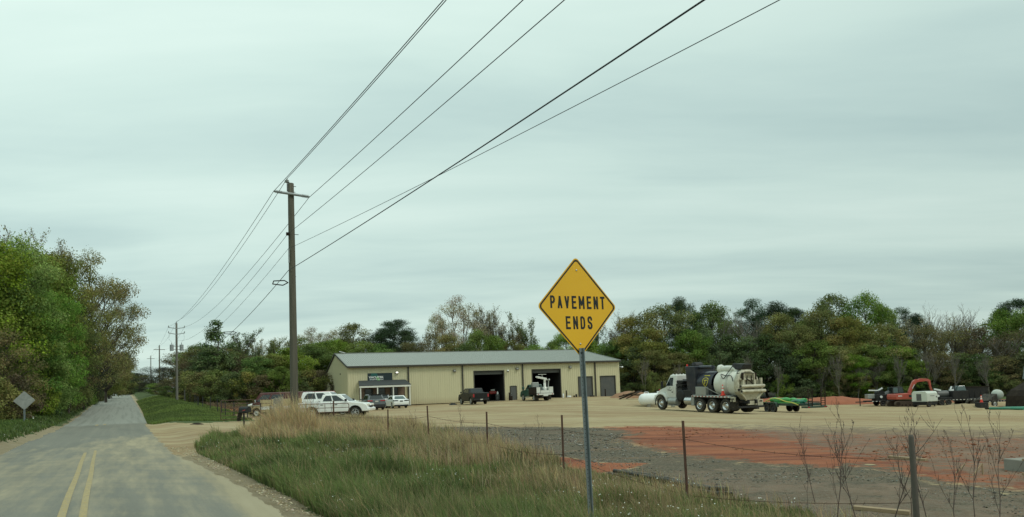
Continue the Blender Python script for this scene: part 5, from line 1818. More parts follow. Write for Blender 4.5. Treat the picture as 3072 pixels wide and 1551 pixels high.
def pickup(name, label, loc, rz, paint, L_=5.4, hw=.93, r=.39, roof=1.79, belt=1.22, hood=1.20, bedz=1.22, group=None, glass='glass_dark', tailpaint=None, capped=False, arch_trim=False, lit=True, utility=None):
    t = thing(name, label, 'pickup truck', loc, rz, group)
    f = L_ / 2
    xr, xf = -f + 1.05, f - 1.02
    P_ = M[paint]
    ra = r * 1.20
    sill = .46
    cr, cf = -f + 1.62, f - 1.55          # cab base rear / front
    top = [(-f, sill + .08), (-f + .02, bedz - .02), (-f + .10, bedz), (cr - .04, bedz), (cr, belt), (cf - .1, belt + .0), (cf + .1, hood + .02), (f - .42, hood - .10), (f - .16, hood - .24), (f - .03, hood - .52), (f, sill + .10), (f - .1, sill)]
    shell('body', t, side_outline(top, sill, ((xr, ra), (xf, ra)), r), hw, P_, .06)
    cab = Cab(cr + .02, cf + .12, hw - .05, belt - .02, cr + .22, cf - .62, hw - .20, roof)
    mb = MB(); mb.hexa(cab.b, cab.t); cb = mb.build('cab', P_, t, bevel=.07, seg=3)
    for sd in ('left', 'right'):
        cab.window(cb, sd, [(.10, .16), (.44, .16), (.44, .84), (.20, .84), (.12, .5)], glass)
        cab.window(cb, sd, [(.49, .16), (.88, .16), (.74, .84), (.49, .84)], glass)
    cab.window(cb, 'front', rect(.07, .93, .10, .90), glass); cab.window(cb, 'rear', rect(.10, .90, .22, .86), glass)
    # inner wheel wells, chassis
    small(t, 'chassis', 'black_part', (-f + .2, f - .4, -.42, .42, .38, .62), (xr - ra, xr + ra, -hw + .26, hw - .26, .42, .95), (xf - ra, xf + ra, -hw + .26, hw - .26, .42, .95))
    # bed floor
    small(t, 'bed_liner', 'black_part', (-f + .12, cr - .10, -hw + .12, hw - .12, bedz - .02, bedz + .004), bevel=0)
    for s in (-1, 1):
        for x, st in ((xr, 0), (xf, 0)): wheel(t, x, s * (hw - .14), r, .25, side=s)
        mb = MB(); mb.box(cr + .04, (cr + cf) / 2 - .03, hw * s - (.0 if s > 0 else .008), hw * s + (.008 if s > 0 else 0), sill + .12, belt - .05)
        d1 = mb.build('door', P_, t, bevel=.004); small(d1, 'handle', 'black_part', ((cr + cf) / 2 - .62 if False else cr + .10, cr + .30, s * hw - .01, s * hw + s * .03 if s > 0 else s * hw + .01, belt - .20, belt - .15) if s > 0 else (cr + .10, cr + .30, -hw - .03, -hw + .01, belt - .20, belt - .15))
        mb = MB(); mb.box((cr + cf) / 2 + .03, cf + .02, hw * s - (.0 if s > 0 else .008), hw * s + (.008 if s > 0 else 0), sill + .12, belt - .05)
        d2 = mb.build('door', P_, t, bevel=.004); xh = (cr + cf) / 2 + .10
        small(d2, 'handle', 'black_part', (xh, xh + .2, hw - .01, hw + .03, belt - .20, belt - .15) if s > 0 else (xh, xh + .2, -hw - .03, -hw + .01, belt - .20, belt - .15))
        small(t, 'mirror', 'black_part', (cf - .18, cf - .04, s * hw + (.02 if s > 0 else -.22), s * hw + (.22 if s > 0 else -.02), belt + .03, belt + .22), bevel=.03)
        small(t, 'headlight', 'lamp_clear', (f - .34, f - .055, s * (hw - .30) - .21, s * (hw - .30) + .285, hood - .34, hood - .16), bevel=.04)
        small(t, 'taillight', 'lamp_red', (-f - .012, -f + .10, s * (hw - .10) - .075, s * (hw - .10) + .105, belt - .48, belt - .10), bevel=.02)
    small(t, 'front_bumper', paint, (f - .22, f + .06, -hw + .02, hw - .02, .48, .72), bevel=.06)
    small(t, 'grille', 'black_part', (f - .10, f + .012, -hw + .5, hw - .5, .74, hood - .30), bevel=.03)
    small(t, 'rear_bumper', 'chrome' if paint.startswith('white') else 'black_part', (-f - .14, -f + .05, -hw + .04, hw - .04, .50, .68), bevel=.03)
    tg = small(t, 'tailgate', tailpaint or paint, (-f - .016, -f + .02, -hw + .24, hw - .24, .74, bedz - .03), bevel=.02)
    small(tg, 'number_plate', 'plate', (-f - .152, -f - .138, -.16, .16, .54, .66), bevel=0)
    if arch_trim: arches(t, ((xr, ra), (xf, ra)), r, hw)
    return t, dict(f=f, cr=cr, cf=cf, hw=hw, belt=belt, bedz=bedz)


def heading(az): return PI / 2 - R(az)        # az: degrees clockwise from straight ahead


# front white pickup, side on, nose to the right
p = on(1009, 54.5)
pk, _ = pickup('pickup_truck', 'white four-door pickup nearest the tube gate, its front wheel on bare gravel', p, heading(93), 'white_paint', L_=5.30, hw=.92, r=.395, roof=1.76, belt=1.18, hood=1.17, bedz=1.20, group=None, arch_trim=True)
# white work truck behind it
p = on(962, 61.5)
wt, q = pickup('work_truck', 'taller white crew-cab work truck parked directly behind the front white pickup', p, heading(92), 'white_paint', L_=6.2, hw=1.0, r=.40, roof=2.0, belt=1.34, hood=1.32, bedz=1.05)
small(wt, 'utility_bed', 'white_paint', (-q['f'] + .02, q['cr'] - .05, -1.0, -.62, 1.06, 1.52), (-q['f'] + .02, q['cr'] - .05, .62, 1.0, 1.06, 1.52), bevel=.02)
small(wt, 'tool_rack', 'cream_paint', (-q['f'] + .1, q['cr'] - .1, -.55, .55, 1.056, 1.40), bevel=.03)


def van(name, label, loc, rz, upper, lower, L_=5.2, hw=.98, H_=2.05, r=.36, cat='van', split=1.05, nose=.9):
    t = thing(name, label, cat, loc, rz)
    f = L_ / 2
    xr, xf = -f + 1.1, f - .95
    ra = r * 1.18
    top = [(-f, .42), (-f, split), (f - .12, split), (f, split - .14), (f, .46), (f - .06, .40)]
    shell('body', t, side_outline(top, .40, ((xr, ra), (xf, ra)), r), hw, M[lower], .05)
    cab = Cab(-f, f - nose * .55, hw, split - .02, -f + .10, f - nose - .35, hw - .14, H_)
    mb = MB(); mb.hexa(cab.b, cab.t); cb = mb.build('cab', M[upper], t, bevel=.08, seg=3)
    mb = MB(); mb.hexa([(f - nose * .6, -hw + .03, split - .02), (f - .06, -hw + .03, split - .02), (f - .06, hw - .03, split - .02), (f - nose * .6, hw - .03, split - .02)], [(f - nose * .6, -hw + .08, split + .16), (f - .14, -hw + .1, split + .05), (f - .14, hw - .1, split + .05), (f - nose * .6, hw - .08, split + .16)])
    mb.build('hood', M['white_paint'] if lower == 'cream_paint' else M[lower], t, bevel=.04)
    for sd in ('left', 'right'):
        cab.window(cb, sd, [(.74, .28), (.95, .28), (.90, .82), (.74, .82)])
        cab.window(cb, sd, rect(.46, .70, .28, .82))
        if lower != 'cream_paint': cab.window(cb, sd, rect(.08, .42, .28, .82))
    cab.window(cb, 'front', rect(.06, .94, .12, .88)); cab.window(cb, 'rear', rect(.1, .9, .3, .85))
    for s in (-1, 1):
        for x in (xr, xf): wheel(t, x, s * (hw - .14), r, .22, side=s, style='steel')
        small(t, 'headlight', 'lamp_clear', (f - .05, f + .012, s * (hw - .22) - .1, s * (hw - .22) + .1, .78, .94))
        small(t, 'taillight', 'lamp_red', (-f - .012, -f + .05, s * (hw - .12) - .07, s * (hw - .12) + .07, .8, 1.15))
        small(t, 'mirror', 'chrome', (f - nose - .1, f - nose + .02, s * hw + (.03 if s > 0 else -.2), s * hw + (.2 if s > 0 else -.03), split + .2, split + .45), bevel=.03)
    small(t, 'front_bumper', 'chrome', (f - .05, f + .12, -hw, hw, .42, .60), bevel=.03)
    small(t, 'grille', 'aluminium', (f - .02, f + .015, -hw + .36, hw - .36, .68, .96)); small(t, 'chassis', 'black_part', (-f + .2, f - .2, -hw + .3, hw - .3, .25, .85))
    small(t, 'side_trim', 'silver_paint', (-f + .05, f - .2, -hw - .01, -hw + .01, split - .08, split - .02), (-f + .05, f - .2, hw - .01, hw + .01, split - .08, split - .02), bevel=0)
    return t


van('old_van', 'old maroon and cream van facing left, behind the livestock panels', on(842, 66), heading(-84), 'maroon_paint', 'cream_paint', L_=5.6, H_=2.12)
van('old_van', 'faded pink van with a bright red roof between the big pole and the work truck', on(938, 78), heading(-80), 'red_paint', 'pink_paint', L_=4.6, H_=2.12, split=1.55)
# low cream trailer bed next to the van
p = on(862, 60.5)
t = thing('flatbed_trailer', 'low cream sided flatbed trailer beside the work truck, left of the big pole', 'trailer', p, heading(92))
small(t, 'side_board', 'cream_paint', (-1.9, 1.5, -.95, -.88, .95, 1.52), (-1.9, 1.5, .88, .95, .95, 1.52), (-1.9, -1.84, -.88, .88, .95, 1.52), bevel=.01)
small(t, 'deck', 'white_paint', (-1.95, 2.3, -.97, .97, .70, .95), bevel=.02)
small(t, 'tongue', 'dark_steel', (1.5, 3.0, -.06, .06, .58, .68))
for s in (-1, 1): wheel(t, -.3, s * .85, .36, .2, 'steel', side=s)


def sedan(name, label, cat, loc, rz, paint, L_, hw, roof, belt, deck, r=.33, suv=False):
    t = thing(name, label, cat, loc, rz)
    f = L_ / 2
    xr, xf = -f + .95, f - .9
    ra = r * 1.16
    g_ = .30 if suv else .24
    top = [(-f + .03, g_ + .10), (-f, .62), (-f + .05, deck - .05), (-f + .18, deck), (-f + .95, belt), (f - 1.5, belt), (f - .35, belt - .16), (f - .05, belt - .36), (f, .48), (f - .06, g_)]
    shell('body', t, side_outline(top, g_, ((xr, ra), (xf, ra)), r), hw, M[paint], .07)
    cab = Cab(-f + (.14 if suv else .38), f - 1.25, hw - .06, min(belt, deck) - .03, -f + (.62 if suv else 1.15), f - 2.05, hw - .24, roof)
    mb = MB(); mb.hexa(cab.b, cab.t); cb = mb.build('cab', M[paint], t, bevel=.08, seg=3)
    for sd in ('left', 'right'):
        cab.window(cb, sd, [(.14, .18), (.45, .18), (.45, .84), (.22, .84)]); cab.window(cb, sd, [(.49, .18), (.90, .18), (.74, .84), (.49, .84)])
    cab.window(cb, 'rear', [(.08, .20), (.92, .20), (.86, .84), (.14, .84)], 'glass_green' if not suv else 'glass_dark'); cab.window(cb, 'front', rect(.06, .94, .12, .88))
    for s in (-1, 1):
        for x in (xr, xf): wheel(t, x, s * (hw - .12), r, .21, side=s)
        small(t, 'taillight', 'lamp_red' if suv else M['glass_dark'], (-f + .0, -f + .30, s * (hw - .28) - .24, s * (hw - .28) + .285, deck - .20, deck - .08), bevel=.02)
        small(t, 'headlight', 'lamp_clear', (f - .45, f - .10, s * (hw - .2) - .16, s * (hw - .2) + .19, belt - .36, belt - .24), bevel=.03)
        small(t, 'mirror', paint, (f - 1.62, f - 1.48, s * hw + (.0 if s > 0 else -.2), s * hw + (.2 if s > 0 else .0), belt + .02, belt + .15), bevel=.03)
    small(t, 'rear_bumper', 'black_part', (-f - .02, -f + .25, -hw + .10, hw - .10, g_ - .02, g_ + .16), bevel=.03)
    small(t, 'number_plate', 'plate' if suv else 'door_grey', (-f - .012, -f + .03, -.17, .17, deck - .28, deck - .14), bevel=0)
    small(t, 'chassis', 'black_part', (-f + .3, f - .3, -hw + .28, hw - .28, .2, .62))
    if suv: small(t, 'spoiler', 'black_part', (-f + .48, -f + .66, -hw + .28, hw - .28, roof - .03, roof + .02)); small(t, 'lower_cladding', 'black_part', (-f - .01, -f + .2, -hw + .02, hw - .02, g_ + .05, g_ + .32), bevel=.03)
    return t


sedan('sedan', 'small white sedan parked rear towards the road at the porch', 'car', on(1187, 85.5), heading(-16 - 9), 'white_paint', 4.6, .90, 1.45, .96, 1.02)
sedan('crossover_car', 'dark grey crossover parked behind the front pickup, at the porch', 'car', on(1116, 80), heading(-14 - 9), 'grey_paint', 4.6, .95, 1.68, 1.08, 1.14, .36, True)
sedan('sedan', 'silver car mostly hidden under the porch between the grey crossover and white sedan', 'car', on(1146, 90), heading(-14), 'silver_paint', 4.5, .9, 1.6, 1.05, 1.1, .34, True)
p = on(1419, 91)
pickup('pickup_truck', 'black crew-cab pickup seen from behind outside the left open bay', p, heading(-3 - 19), 'black_paint', L_=5.9, hw=1.02, r=.43, roof=1.98, belt=1.36, hood=1.34, bedz=1.42)
mb = MB(); mb.lathe([(.5, 0), (.45, .1), (.2, .22), (0, .25)], (0, 0, -.02), (0, 0, 1), 10)
o = tag(mb.build('tarp_heap', M['black_part'], loc=on(1358, 92)), 'crumpled black tarp on the gravel left of the black pickup', 'tarp'); o.scale = (1.1, .7, 1)

# green service truck with crane
p = on(1607, 95.5)
t = thing('service_truck', 'green service truck with white toolboxes and a crane, backed out of the right open bay', 'service truck', p, heading(1 - 19))
f, hw, r = 3.5, 1.15, .43
xr, xf = -1.9, 2.35
top = [(-.25, .6), (-.25, 1.45), (1.15, 1.45), (1.5, 1.42), (2.95, 1.30), (3.3, 1.12), (3.45, .8), (3.45, .55), (3.35, .5)]
shell('body', t, side_outline(top, .5, ((xf, r * 1.2),), r), 1.0, M['green_paint'], .06)
cab = Cab(-.22, 1.55, .95, 1.43, -.10, .85, .80, 2.10)
mb = MB(); mb.hexa(cab.b, cab.t); cb = mb.build('cab', M['green_paint'], t, bevel=.07, seg=3)
for sd in ('left', 'right'): cab.window(cb, sd, [(.12, .14), (.46, .14), (.46, .84), (.14, .84)]); cab.window(cb, sd, [(.5, .14), (.9, .14), (.8, .84), (.5, .84)])
cab.window(cb, 'rear', rect(.1, .9, .2, .85)); cab.window(cb, 'front', rect(.06, .94, .1, .9))
small(t, 'roof_beacon', 'truck_white', (.1, .5, -.5, .5, 2.10, 2.20), bevel=.03)
small(t, 'chassis', 'black_part', (-f, 3.0, -.45, .45, .5, .75)); small(t, 'bed', 'dark_steel', (-f + .1, -.35, -1.1, 1.1, .78, .95))
for s in (-1, 1):
    wheel(t, xf, s * .88, r, .25, 'steel', side=s, rim_mat='alloy'); wheel(t, xr, s * .86, r, .25, 'steel', True, side=s)
    small(t, 'toolbox', 'truck_white' if s < 0 else 'dark_steel', (-f + .12, -.4, s * .85 - .27, s * .85 + .27, .95, 1.72), bevel=.02)
    small(t, 'toolbox_door', 'truck_white', (-f + .095, -f + .13, s * .85 - .25, s * .85 + .25, 1.0, 1.70), bevel=.01)
    small(t, 'mirror', 'green_paint', (1.3, 1.5, s * 1.0 + (.08 if s > 0 else -.38), s * 1.0 + (.38 if s > 0 else -.08), 1.5, 1.85), bevel=.04)
    small(t, 'taillight', 'lamp_red', (-f - .10, -f - .07, s * .95 - .07, s * .95 + .07, .78, .88)); small(t, 'headlight', 'lamp_clear', (3.30, 3.46, s * .75 - .15, s * .75 + .15, .85, 1.05))
    small(t, 'mud_flap', 'rubber', (-2.55, -2.52, s * .85 - .3, s * .85 + .3, .12, .7)); small(t, 'side_step', 'alloy', (.0, 1.4, s * 1.0 - .1, s * 1.0 + .1, .42, .48))
small(t, 'tailgate', 'truck_white', (-f + .08, -f + .16, -.56, .56, .98, 1.30)); small(t, 'rear_bumper', 'truck_white', (-f - .08, -f + .12, -1.12, 1.12, .72, .92), bevel=.02)
small(t, 'tow_hitch', 'truck_white', (-f - .2, -f, -.3, .3, .58, .72)); small(t, 'welder', 'aluminium', (-.95, -.4, -.1, .75, 1.72, 2.35), bevel=.04)
mb = MB(); mb.lathe([(.26, 0), (.26, .45), (.16, .5), (.16, 1.05), (0, 1.06)], (-f + .75, -.25, 1.25), (0, 0, 1), 12); mb.bar((-f + .75, -.25, 2.35), (-f + .75, -.25, 2.75), .24); mb.build('crane_mast', M['truck_white'], t)
mb = MB(); mb.bar((-f + .85, -.55, 2.72), (-f + .7, .75, 2.98), .22, .26); mb.bar((-f + .7, .75, 2.98), (-f + .7, .95, 3.02), .14, .16); mb.build('crane_boom', M['truck_white'], t, bevel=.02)
mb = MB(); mb.bar((-f + .8, -.9, 2.62), (-f + .8, -.15, 2.62), .12); mb.bar((-f + .8, -.8, 2.5), (-f + .8, -.72, 1.6), .10); mb.cyl((-f + .8, -.95, 2.62), (-f + .8, -.82, 2.62), .13, n=10); mb.build('winch', M['aluminium'], t)
mb = MB(); mb.bar((-f + .9, -.55, 3.32), (-f + .85, .55, 3.32), .05); mb.build('light_bar', M['truck_white'], t)
mb = MB(); mb.bar((-f + .9, -.0, 3.0), (-f + .9, -.0, 3.32), .04); mb.build('light_stand', M['truck_white'], t)

# ------------------------------------------------------------------ big vacuum truck
pf_, pr_ = on(1985, 60.5), on(2172, 54.0)
axis = (pf_ - pr_); axis.z = 0
WB = axis.length
rzv = math.atan2(axis.y, axis.x)
zv = (pf_.z + pr_.z) / 2
slope = math.atan2(pf_.z - pr_.z, WB)
# the photo columns run along the near (left) wheels: the axle centres lie 1.05 m further off
left = Vector((-math.sin(rzv), math.cos(rzv), 0))
org = pr_ - left * 1.0
t = thing('vacuum_truck', 'large vacuum truck with white cab, navy debris housing and long cream tank', 'vacuum truck', (org.x + .12, org.y - .1, pr_.z), rzv)
t.rotation_euler = (0, -slope, rzv); t.scale = (1.03, 1.0, 1.0)
r, hw = .53, 1.22
XF = WB
axles = [0.0, 1.38, 2.72]
rails = small(t, 'frame_rail', 'black_part', (-1.5, XF + .6, -.45, -.30, .72, 1.0), (-1.5, XF + .6, .30, .45, .72, 1.0), (-1.0, XF - .6, -.30, .30, .55, .95))
for s in (-1, 1):
    wheel(t, XF, s * 1.02, r, .32, 'truck', side=s, rim_mat='chrome', steer=R(0))
    for k, x in enumerate(axles): wheel(t, x, s * 1.08, r * (1 if k < 2 else .98), .27, 'truck', k < 2, side=s, rim_mat='chrome')
# cab
cz = 1.12
top = [(XF - 1.62, .95), (XF - 1.62, 1.95), (XF - .60, 1.95), (XF - .45, 1.92), (XF + .55, 1.62), (XF + .86, 1.40), (XF + .98, 1.1), (XF + .98, .75), (XF + .9, .7), (XF + .72, .7)]
hood = [(XF - .55, .95), (XF - .55, 1.93), (XF - .2, 1.86), (XF + .6, 1.62), (XF + .88, 1.42), (XF + .98, 1.15), (XF + .98, .75), (XF + .9, .68)]
ho = side_outline(hood, .68, ((XF, r * 1.24),), r + .02)
mb = MB(); mb.prism(ho, -.72, .72, 'y'); mb.build('hood', M['truck_white'], t, bevel=.12, seg=3)
for s in (-1, 1):      # separate front fenders
    fo = side_outline([(XF - .78, .72), (XF - .70, 1.05), (XF - .45, 1.28), (XF - .1, 1.40), (XF + .3, 1.36), (XF + .65, 1.18), (XF + .92, .9), (XF + .95, .68)], .68, ((XF, r * 1.24),), r + .02)
    mb = MB(); mb.prism(fo, s * .66, s * 1.22, 'y'); mb.build('fender', M['truck_white'], t, bevel=.07, seg=3)
    small(t, 'headlight', 'lamp_clear', (XF + .62, XF + .93, s * .95 - .14, s * .95 + .14, 1.0, 1.2), bevel=.04)
arches(t, ((XF, r * 1.22),), r + .02, 1.20)
mb = MB(); mb.prism([(XF - 1.63, .98), (XF - 1.65, 2.0), (XF - .50, 1.96), (XF - .50, .98)], -1.0, 1.0, 'y'); cabb = mb.build('cab', M['truck_white'], t, bevel=.06, seg=3)
cab = Cab(XF - 1.65, XF - .36, 1.0, 1.94, XF - 1.58, XF - .86, .86, 2.86)
mb = MB(); mb.hexa(cab.b, cab.t); ct = mb.build('cab_top', M['truck_white'], cabb, bevel=.10, seg=3)
for sd in ('left', 'right'):
    cab.window(cabb, sd, [(.28, .02), (.93, .02), (.80, .74), (.34, .74)], 'glass_dark')
    y = 1.0 if sd == 'left' else -1.0
    d_ = small(t, 'door', 'truck_white', (XF - 1.38, XF - .55, min(y, y * 1.012), max(y, y * 1.012), 1.05, 1.92), bevel=.004)
    for bx_, bz_ in ((XF - 1.30, 1.60), (XF - .78, 1.30), (XF - 1.35, 1.32), (XF - .70, 1.55)):
        pass
    small(d_, 'handle', 'black_part', (XF - 1.34, XF - 1.18, min(y * 1.01, y * 1.035), max(y * 1.01, y * 1.035), 1.42, 1.50))
    if sd == 'left':
        mb = MB()
        for (u0, v0), (u1, v1) in (((-.30, 0), (-.14, .03)), ((-.12, .03), (.06, -.01)), ((.08, -.01), (.24, .02)), ((-.10, .10), (-.04, .2)), ((-.02, .2), (.10, .17)), ((-.2, -.05), (-.05, -.04)), ((-.02, -.05), (.14, -.06))):
            mb.bar((XF - .95 - u0, 1.014, 1.62 + v0), (XF - .95 - u1, 1.014, 1.62 + v1), .006, .035)
        mb.build('door_emblem', M['sign_black'], d_)
    # mirrors
    mb = MB(); mb.box(XF - .42, XF - .32, y * 1.32 - .10, y * 1.32 + .10, 1.80, 2.32); mb.bar((XF - .45, y, 1.85), (XF - .40, y * 1.25, 1.88), .04); mb.bar((XF - .55, y * .96, 2.3), (XF - .40, y * 1.25, 2.25), .04)
    mb.build('mirror', M['chrome'] if False else M['black_part'], t, bevel=.03)
cab.window(cabb, 'front', rect(.06, .94, .06, .8)); cab.window(cabb, 'rear', rect(.18, .62, .10, .58))
mb = MB()
for k in range(5): mb.lathe([(.05, 0), (.05, .05), (0, .08)], (XF - 1.05, -.7 + .35 * k, 2.85), (0, 0, 1), 8)
mb.build('marker_light', M['truck_white'], cabb)
# steps, fuel tank, toolboxes along the frame
for s in (-1, 1):
    mb = MB(); mb.cyl((XF - 1.9, s * .98, .72), (XF - .95, s * .98, .72), .30, n=18); mb.build('fuel_tank', M['aluminium'], t)
    small(t, 'side_step', 'aluminium', (XF - 1.95, XF - .8, s * 1.10 - .12, s * 1.10 + .12, .38, .44))
    mb = MB(); mb.cyl((3.62, s * .95, .80), (4.4, s * .95, .80), .32, n=18); mb.build('air_tank', M['chrome'], t)
    small(t, 'toolbox', 'aluminium', (3.34 - .42, 3.60, s * .95 - .28, s * .95 + .28, .48, 1.14) if False else (3.0 + .30, 3.62, s * .95 - .28, s * .95 + .28, .46, 1.14), bevel=.02)
    small(t, 'deck_edge', 'aluminium', (-.55, 3.55, s * 1.20 - .05, s * 1.20 + .05, 1.14, 1.26), bevel=.01)
    mb = MB()
    for k in range(22):
        x = -.45 + k * .18
        if k % 2 == 0: mb.box(x, x + .12, min(s * 1.248, s * 1.258), max(s * 1.248, s * 1.258), 1.165, 1.235)
    mb.build('reflective_strip', M['cone_white'], t)
    mb = MB()
    for k in range(22):
        x = -.45 + k * .18
        if k % 2: mb.box(x, x + .10, min(s * 1.248, s * 1.258), max(s * 1.248, s * 1.258), 1.165, 1.235)
    mb.build('reflective_strip', M['lamp_red'], t)
    small(t, 'deck', 'aluminium', (-.5, 3.5, s * 1.0 - .18, s * 1.0 + .16, 1.20, 1.30))
    small(t, 'side_cabinet', 'aluminium', (2.0, 3.1, s * 1.05 - .16, s * 1.05 + .16, 1.30, 1.92), bevel=.02)
    small(t, 'mud_flap', 'rubber', (-.78, -.75, s * 1.0 - .33, s * 1.0 + .33, .25, 1.0))
    small(t, 'light_bracket', 'rear_cream', (-.95, -.55, s * 1.18 - .08, s * 1.18 + .06, .86, 1.22), bevel=.01)
    mb = MB()
    for k in range(3): mb.cyl((-.88 + .13 * k, s * 1.25, 1.07), (-.88 + .13 * k, s * 1.275, 1.07), .05, n=10)
    mb.build('taillight', M['lamp_red'] if False else M['dark_steel'], t)
small(t, 'deck_floor', 'black_part', (-.6, 3.55, -.86, .86, 1.02, 1.18))
# hose reels and machinery behind the cab
mb = MB()
for z, y0 in ((2.28, .95), (2.02, 1.0), (1.72, .98)):
    for k in range(3): mb.cyl((XF - 1.85 - .22 * k, -y0, z + .02 * k), (XF - 1.85 - .22 * k, y0, z), .13 - .01 * k, n=10)
mb.build('hose_rack', M['black_part'], t)
mb = MB(); mb.box(XF - 3.5, XF - 1.75, -1.02, 1.02, 1.0, 1.66); mb.lathe([(.0, 0), (.45, 0), (.5, .1), (.5, .7), (.4, .8), (0, .8)], (XF - 2.2, .3, 1.2), (0, 1, 0), 16); mb.build('pump_housing', M['black_part'], t, bevel=.05)
mb = MB(); mb.hexa([(XF - 4.0, -1.05, 1.1), (XF - 3.0, -.98, 1.5), (XF - 3.0, .98, 1.5), (XF - 4.0, 1.05, 1.1)], [(XF - 4.0, -1.05, 3.50), (XF - 2.78, -.98, 3.50), (XF - 2.78, .98, 3.50), (XF - 4.0, 1.05, 3.50)])
mb.build('filter_housing', M['navy_paint'], t, bevel=.05)
mb = MB(); mb.lathe([(0, -.4), (.28, -.38), (.30, -.3), (.30, .3), (.28, .38), (0, .4)], (XF - 3.5, .35, 3.52), (0, 1, 0), 14); mb.cyl((XF - 2.95, .7, 3.45), (XF - 2.95, .7, 3.68), .12, n=10); mb.build('blower', M['black_part'], t)
small(t, 'beacon', 'cone_orange', (XF - 2.97, XF - 2.85, .78, .9, 3.5, 3.66), bevel=.03)
mb = MB(); mb.cyl((XF - 3.95, .55, 3.40), (1.9, .55, 3.40), .15, n=12); mb.build('suction_pipe', M['navy_paint'], t)
# tank: navy head then cream drum
TZ, TR = 2.13, .97
mb = MB(); mb.lathe([(TR * .97, 0), (TR, .04), (TR, XF - 4.0 - 1.65)], (1.65, 0, TZ), (1, 0, 0), 36); mb.box(1.65, XF - 4.0, -.9, .9, 1.15, 2.0); nv = mb.build('debris_housing', M['navy_paint'], t)
mb = MB(); mb.lathe([(0, .34), (TR * .45, .30), (TR * .8, .18), (TR * .98, 0), (TR, -.05), (TR + .025, -.6), (TR + .025, -.68), (TR, -.68), (TR, -1.4), (TR + .025, -1.4), (TR + .025, -1.48), (TR, -1.48), (TR, -2.1)], (1.40, 0, TZ), (1, 0, 0), 40); tk = mb.build('tank', M['tank_cream'], t)
mb = MB(); mb.box(-.6, 2.0, -.5, .5, 1.16, 1.40); mb.build('tank_cradle', M['black_part'], t)
# rear door ring, door gear, rear bumper frame
mb = MB(); mb.lathe([(TR, 0), (TR + .10, .02), (TR + .10, .34), (TR - .05, .38), (TR - .10, .30), (0, .22)], (-.72, 0, TZ), (-1, 0, 0), 12); rd = mb.build('rear_door', M['rear_cream'], t)
mb = MB()
for y in (-.55, .55): mb.box(-1.22, -1.02, y - .09, y + .09, 1.3, 2.88)
mb.box(-1.16, -1.02, -.8, .8, 2.42, 2.56); mb.box(-1.16, -1.02, -.8, .8, 1.95, 2.05); mb.build('door_brace', M['rear_cream'], rd)
mb = MB()
for y in (-.62, .62): mb.cyl((-1.18, y, 2.45), (-1.18, y, 2.92), .09, n=10); mb.cyl((-1.2, y * .5, 2.0), (-1.2, y * .3, 2.75), .03, n=6)
mb.bar((-1.25, -.2, 2.2), (-1.25, .25, 2.5), .05); mb.build('door_cylinder', M['dark_steel'], rd)
for z, x in ((1.98, -1.42), (1.62, -1.50)):
    mb = MB(); mb.tube([(x, 1.05, z), (x, -1.2, z)], .115, 14); mb.cur = 1; mb.cyl((x, 1.051, z), (x, 1.056, z), .09, n=14); mb.build('suction_tube', [M['rear_cream'], M['black_part']], t)
mb = MB(); mb.cyl((-1.30, -1.02, 1.75), (-1.30, -1.02, 2.55), .11, n=12); mb.build('tube_stand', M['rear_cream'], t)
mb = MB(); mb.hexa([(-1.30, -.42, .98), (-.70, -.42, .98), (-.70, .42, .98), (-1.30, .42, .98)], [(-1.40, -.95, 1.52), (-.70, -1.05, 1.62), (-.70, 1.05, 1.62), (-1.40, .95, 1.52)]); mb.build('hopper', M['rear_cream'], t, bevel=.03)
mb = MB()
for s in (-1, 1):
    mb.bar((-1.42, s * 1.0, 1.50), (-1.32, s * .45, .98), .12); mb.box(-1.3, -.75, s * .92 - .26, s * .92 + .26, .55, .98) if s < 0 else None
mb.box(-1.35, -1.22, -.55, .35, .62, .92); mb.build('rear_frame', M['rear_cream'], t, bevel=.01)
for s in (-1, 1):
    mb = MB()
    for k in range(2): mb.cyl((-1.335, s * .95 - .07 + .14 * k, .88), (-1.30, s * .95 - .07 + .14 * k, .88), .05, n=10)
    mb.build('taillight', M['dark_steel'], t)
    small(t, 'light_box', 'rear_cream', (-1.28, -1.14, s * 1.10 - .16, s * 1.10 + .16, 1.62, 1.84)); small(t, 'light_panel', 'black_part', (-1.295, -1.279, s * 1.10 - .12, s * 1.10 + .12, 1.66, 1.80), bevel=0)
small(t, 'rear_bumper', 'black_part', (-1.45, -1.2, -1.15, 1.15, .42, .55))
# white dome pipe on top, black boom rolled over the rear
mb = MB(); pts = [(1.40, .1, 3.22), (.9, .1, 3.28), (.35, .08, 3.27), (.0, .05, 3.16), (-.13, .02, 2.9)]
mb.tube(pts, [.24, .22, .22, .22, .22], 16); mb.lathe([(.30, 0), (.34, .05), (.34, .22), (.24, .3)], (1.62, .1, 3.22), (-1, 0, .1), 16); mb.box(1.05, 1.25, .0, .2, 2.98, 3.14); mb.build('dome_pipe', M['tank_cream'], t)
mb = MB(); mb.bar((1.6, -.35, 3.24), (-.6, -.35, 3.50), .26, .22); mb.bar((1.5, -.6, 3.16), (.2, -.6, 3.32), .14); mb.build('boom', M['black_part'], t, bevel=.03)
mb = MB(); mb.hexa([(-.75, -.75, 3.24), (.35, -.75, 3.16), (.35, .25, 3.16), (-.75, .25, 3.24)], [(-.85, -.65, 3.58), (.25, -.65, 3.64), (.25, .15, 3.64), (-.85, .15, 3.58)]); mb.build('boom_head', M['black_part'], t, bevel=.05)
hz_ = lambda pts, r_: (lambda m_: (m_.tube(pts, r_, 6), m_.build('hose', M['black_part'], t)))(MB())
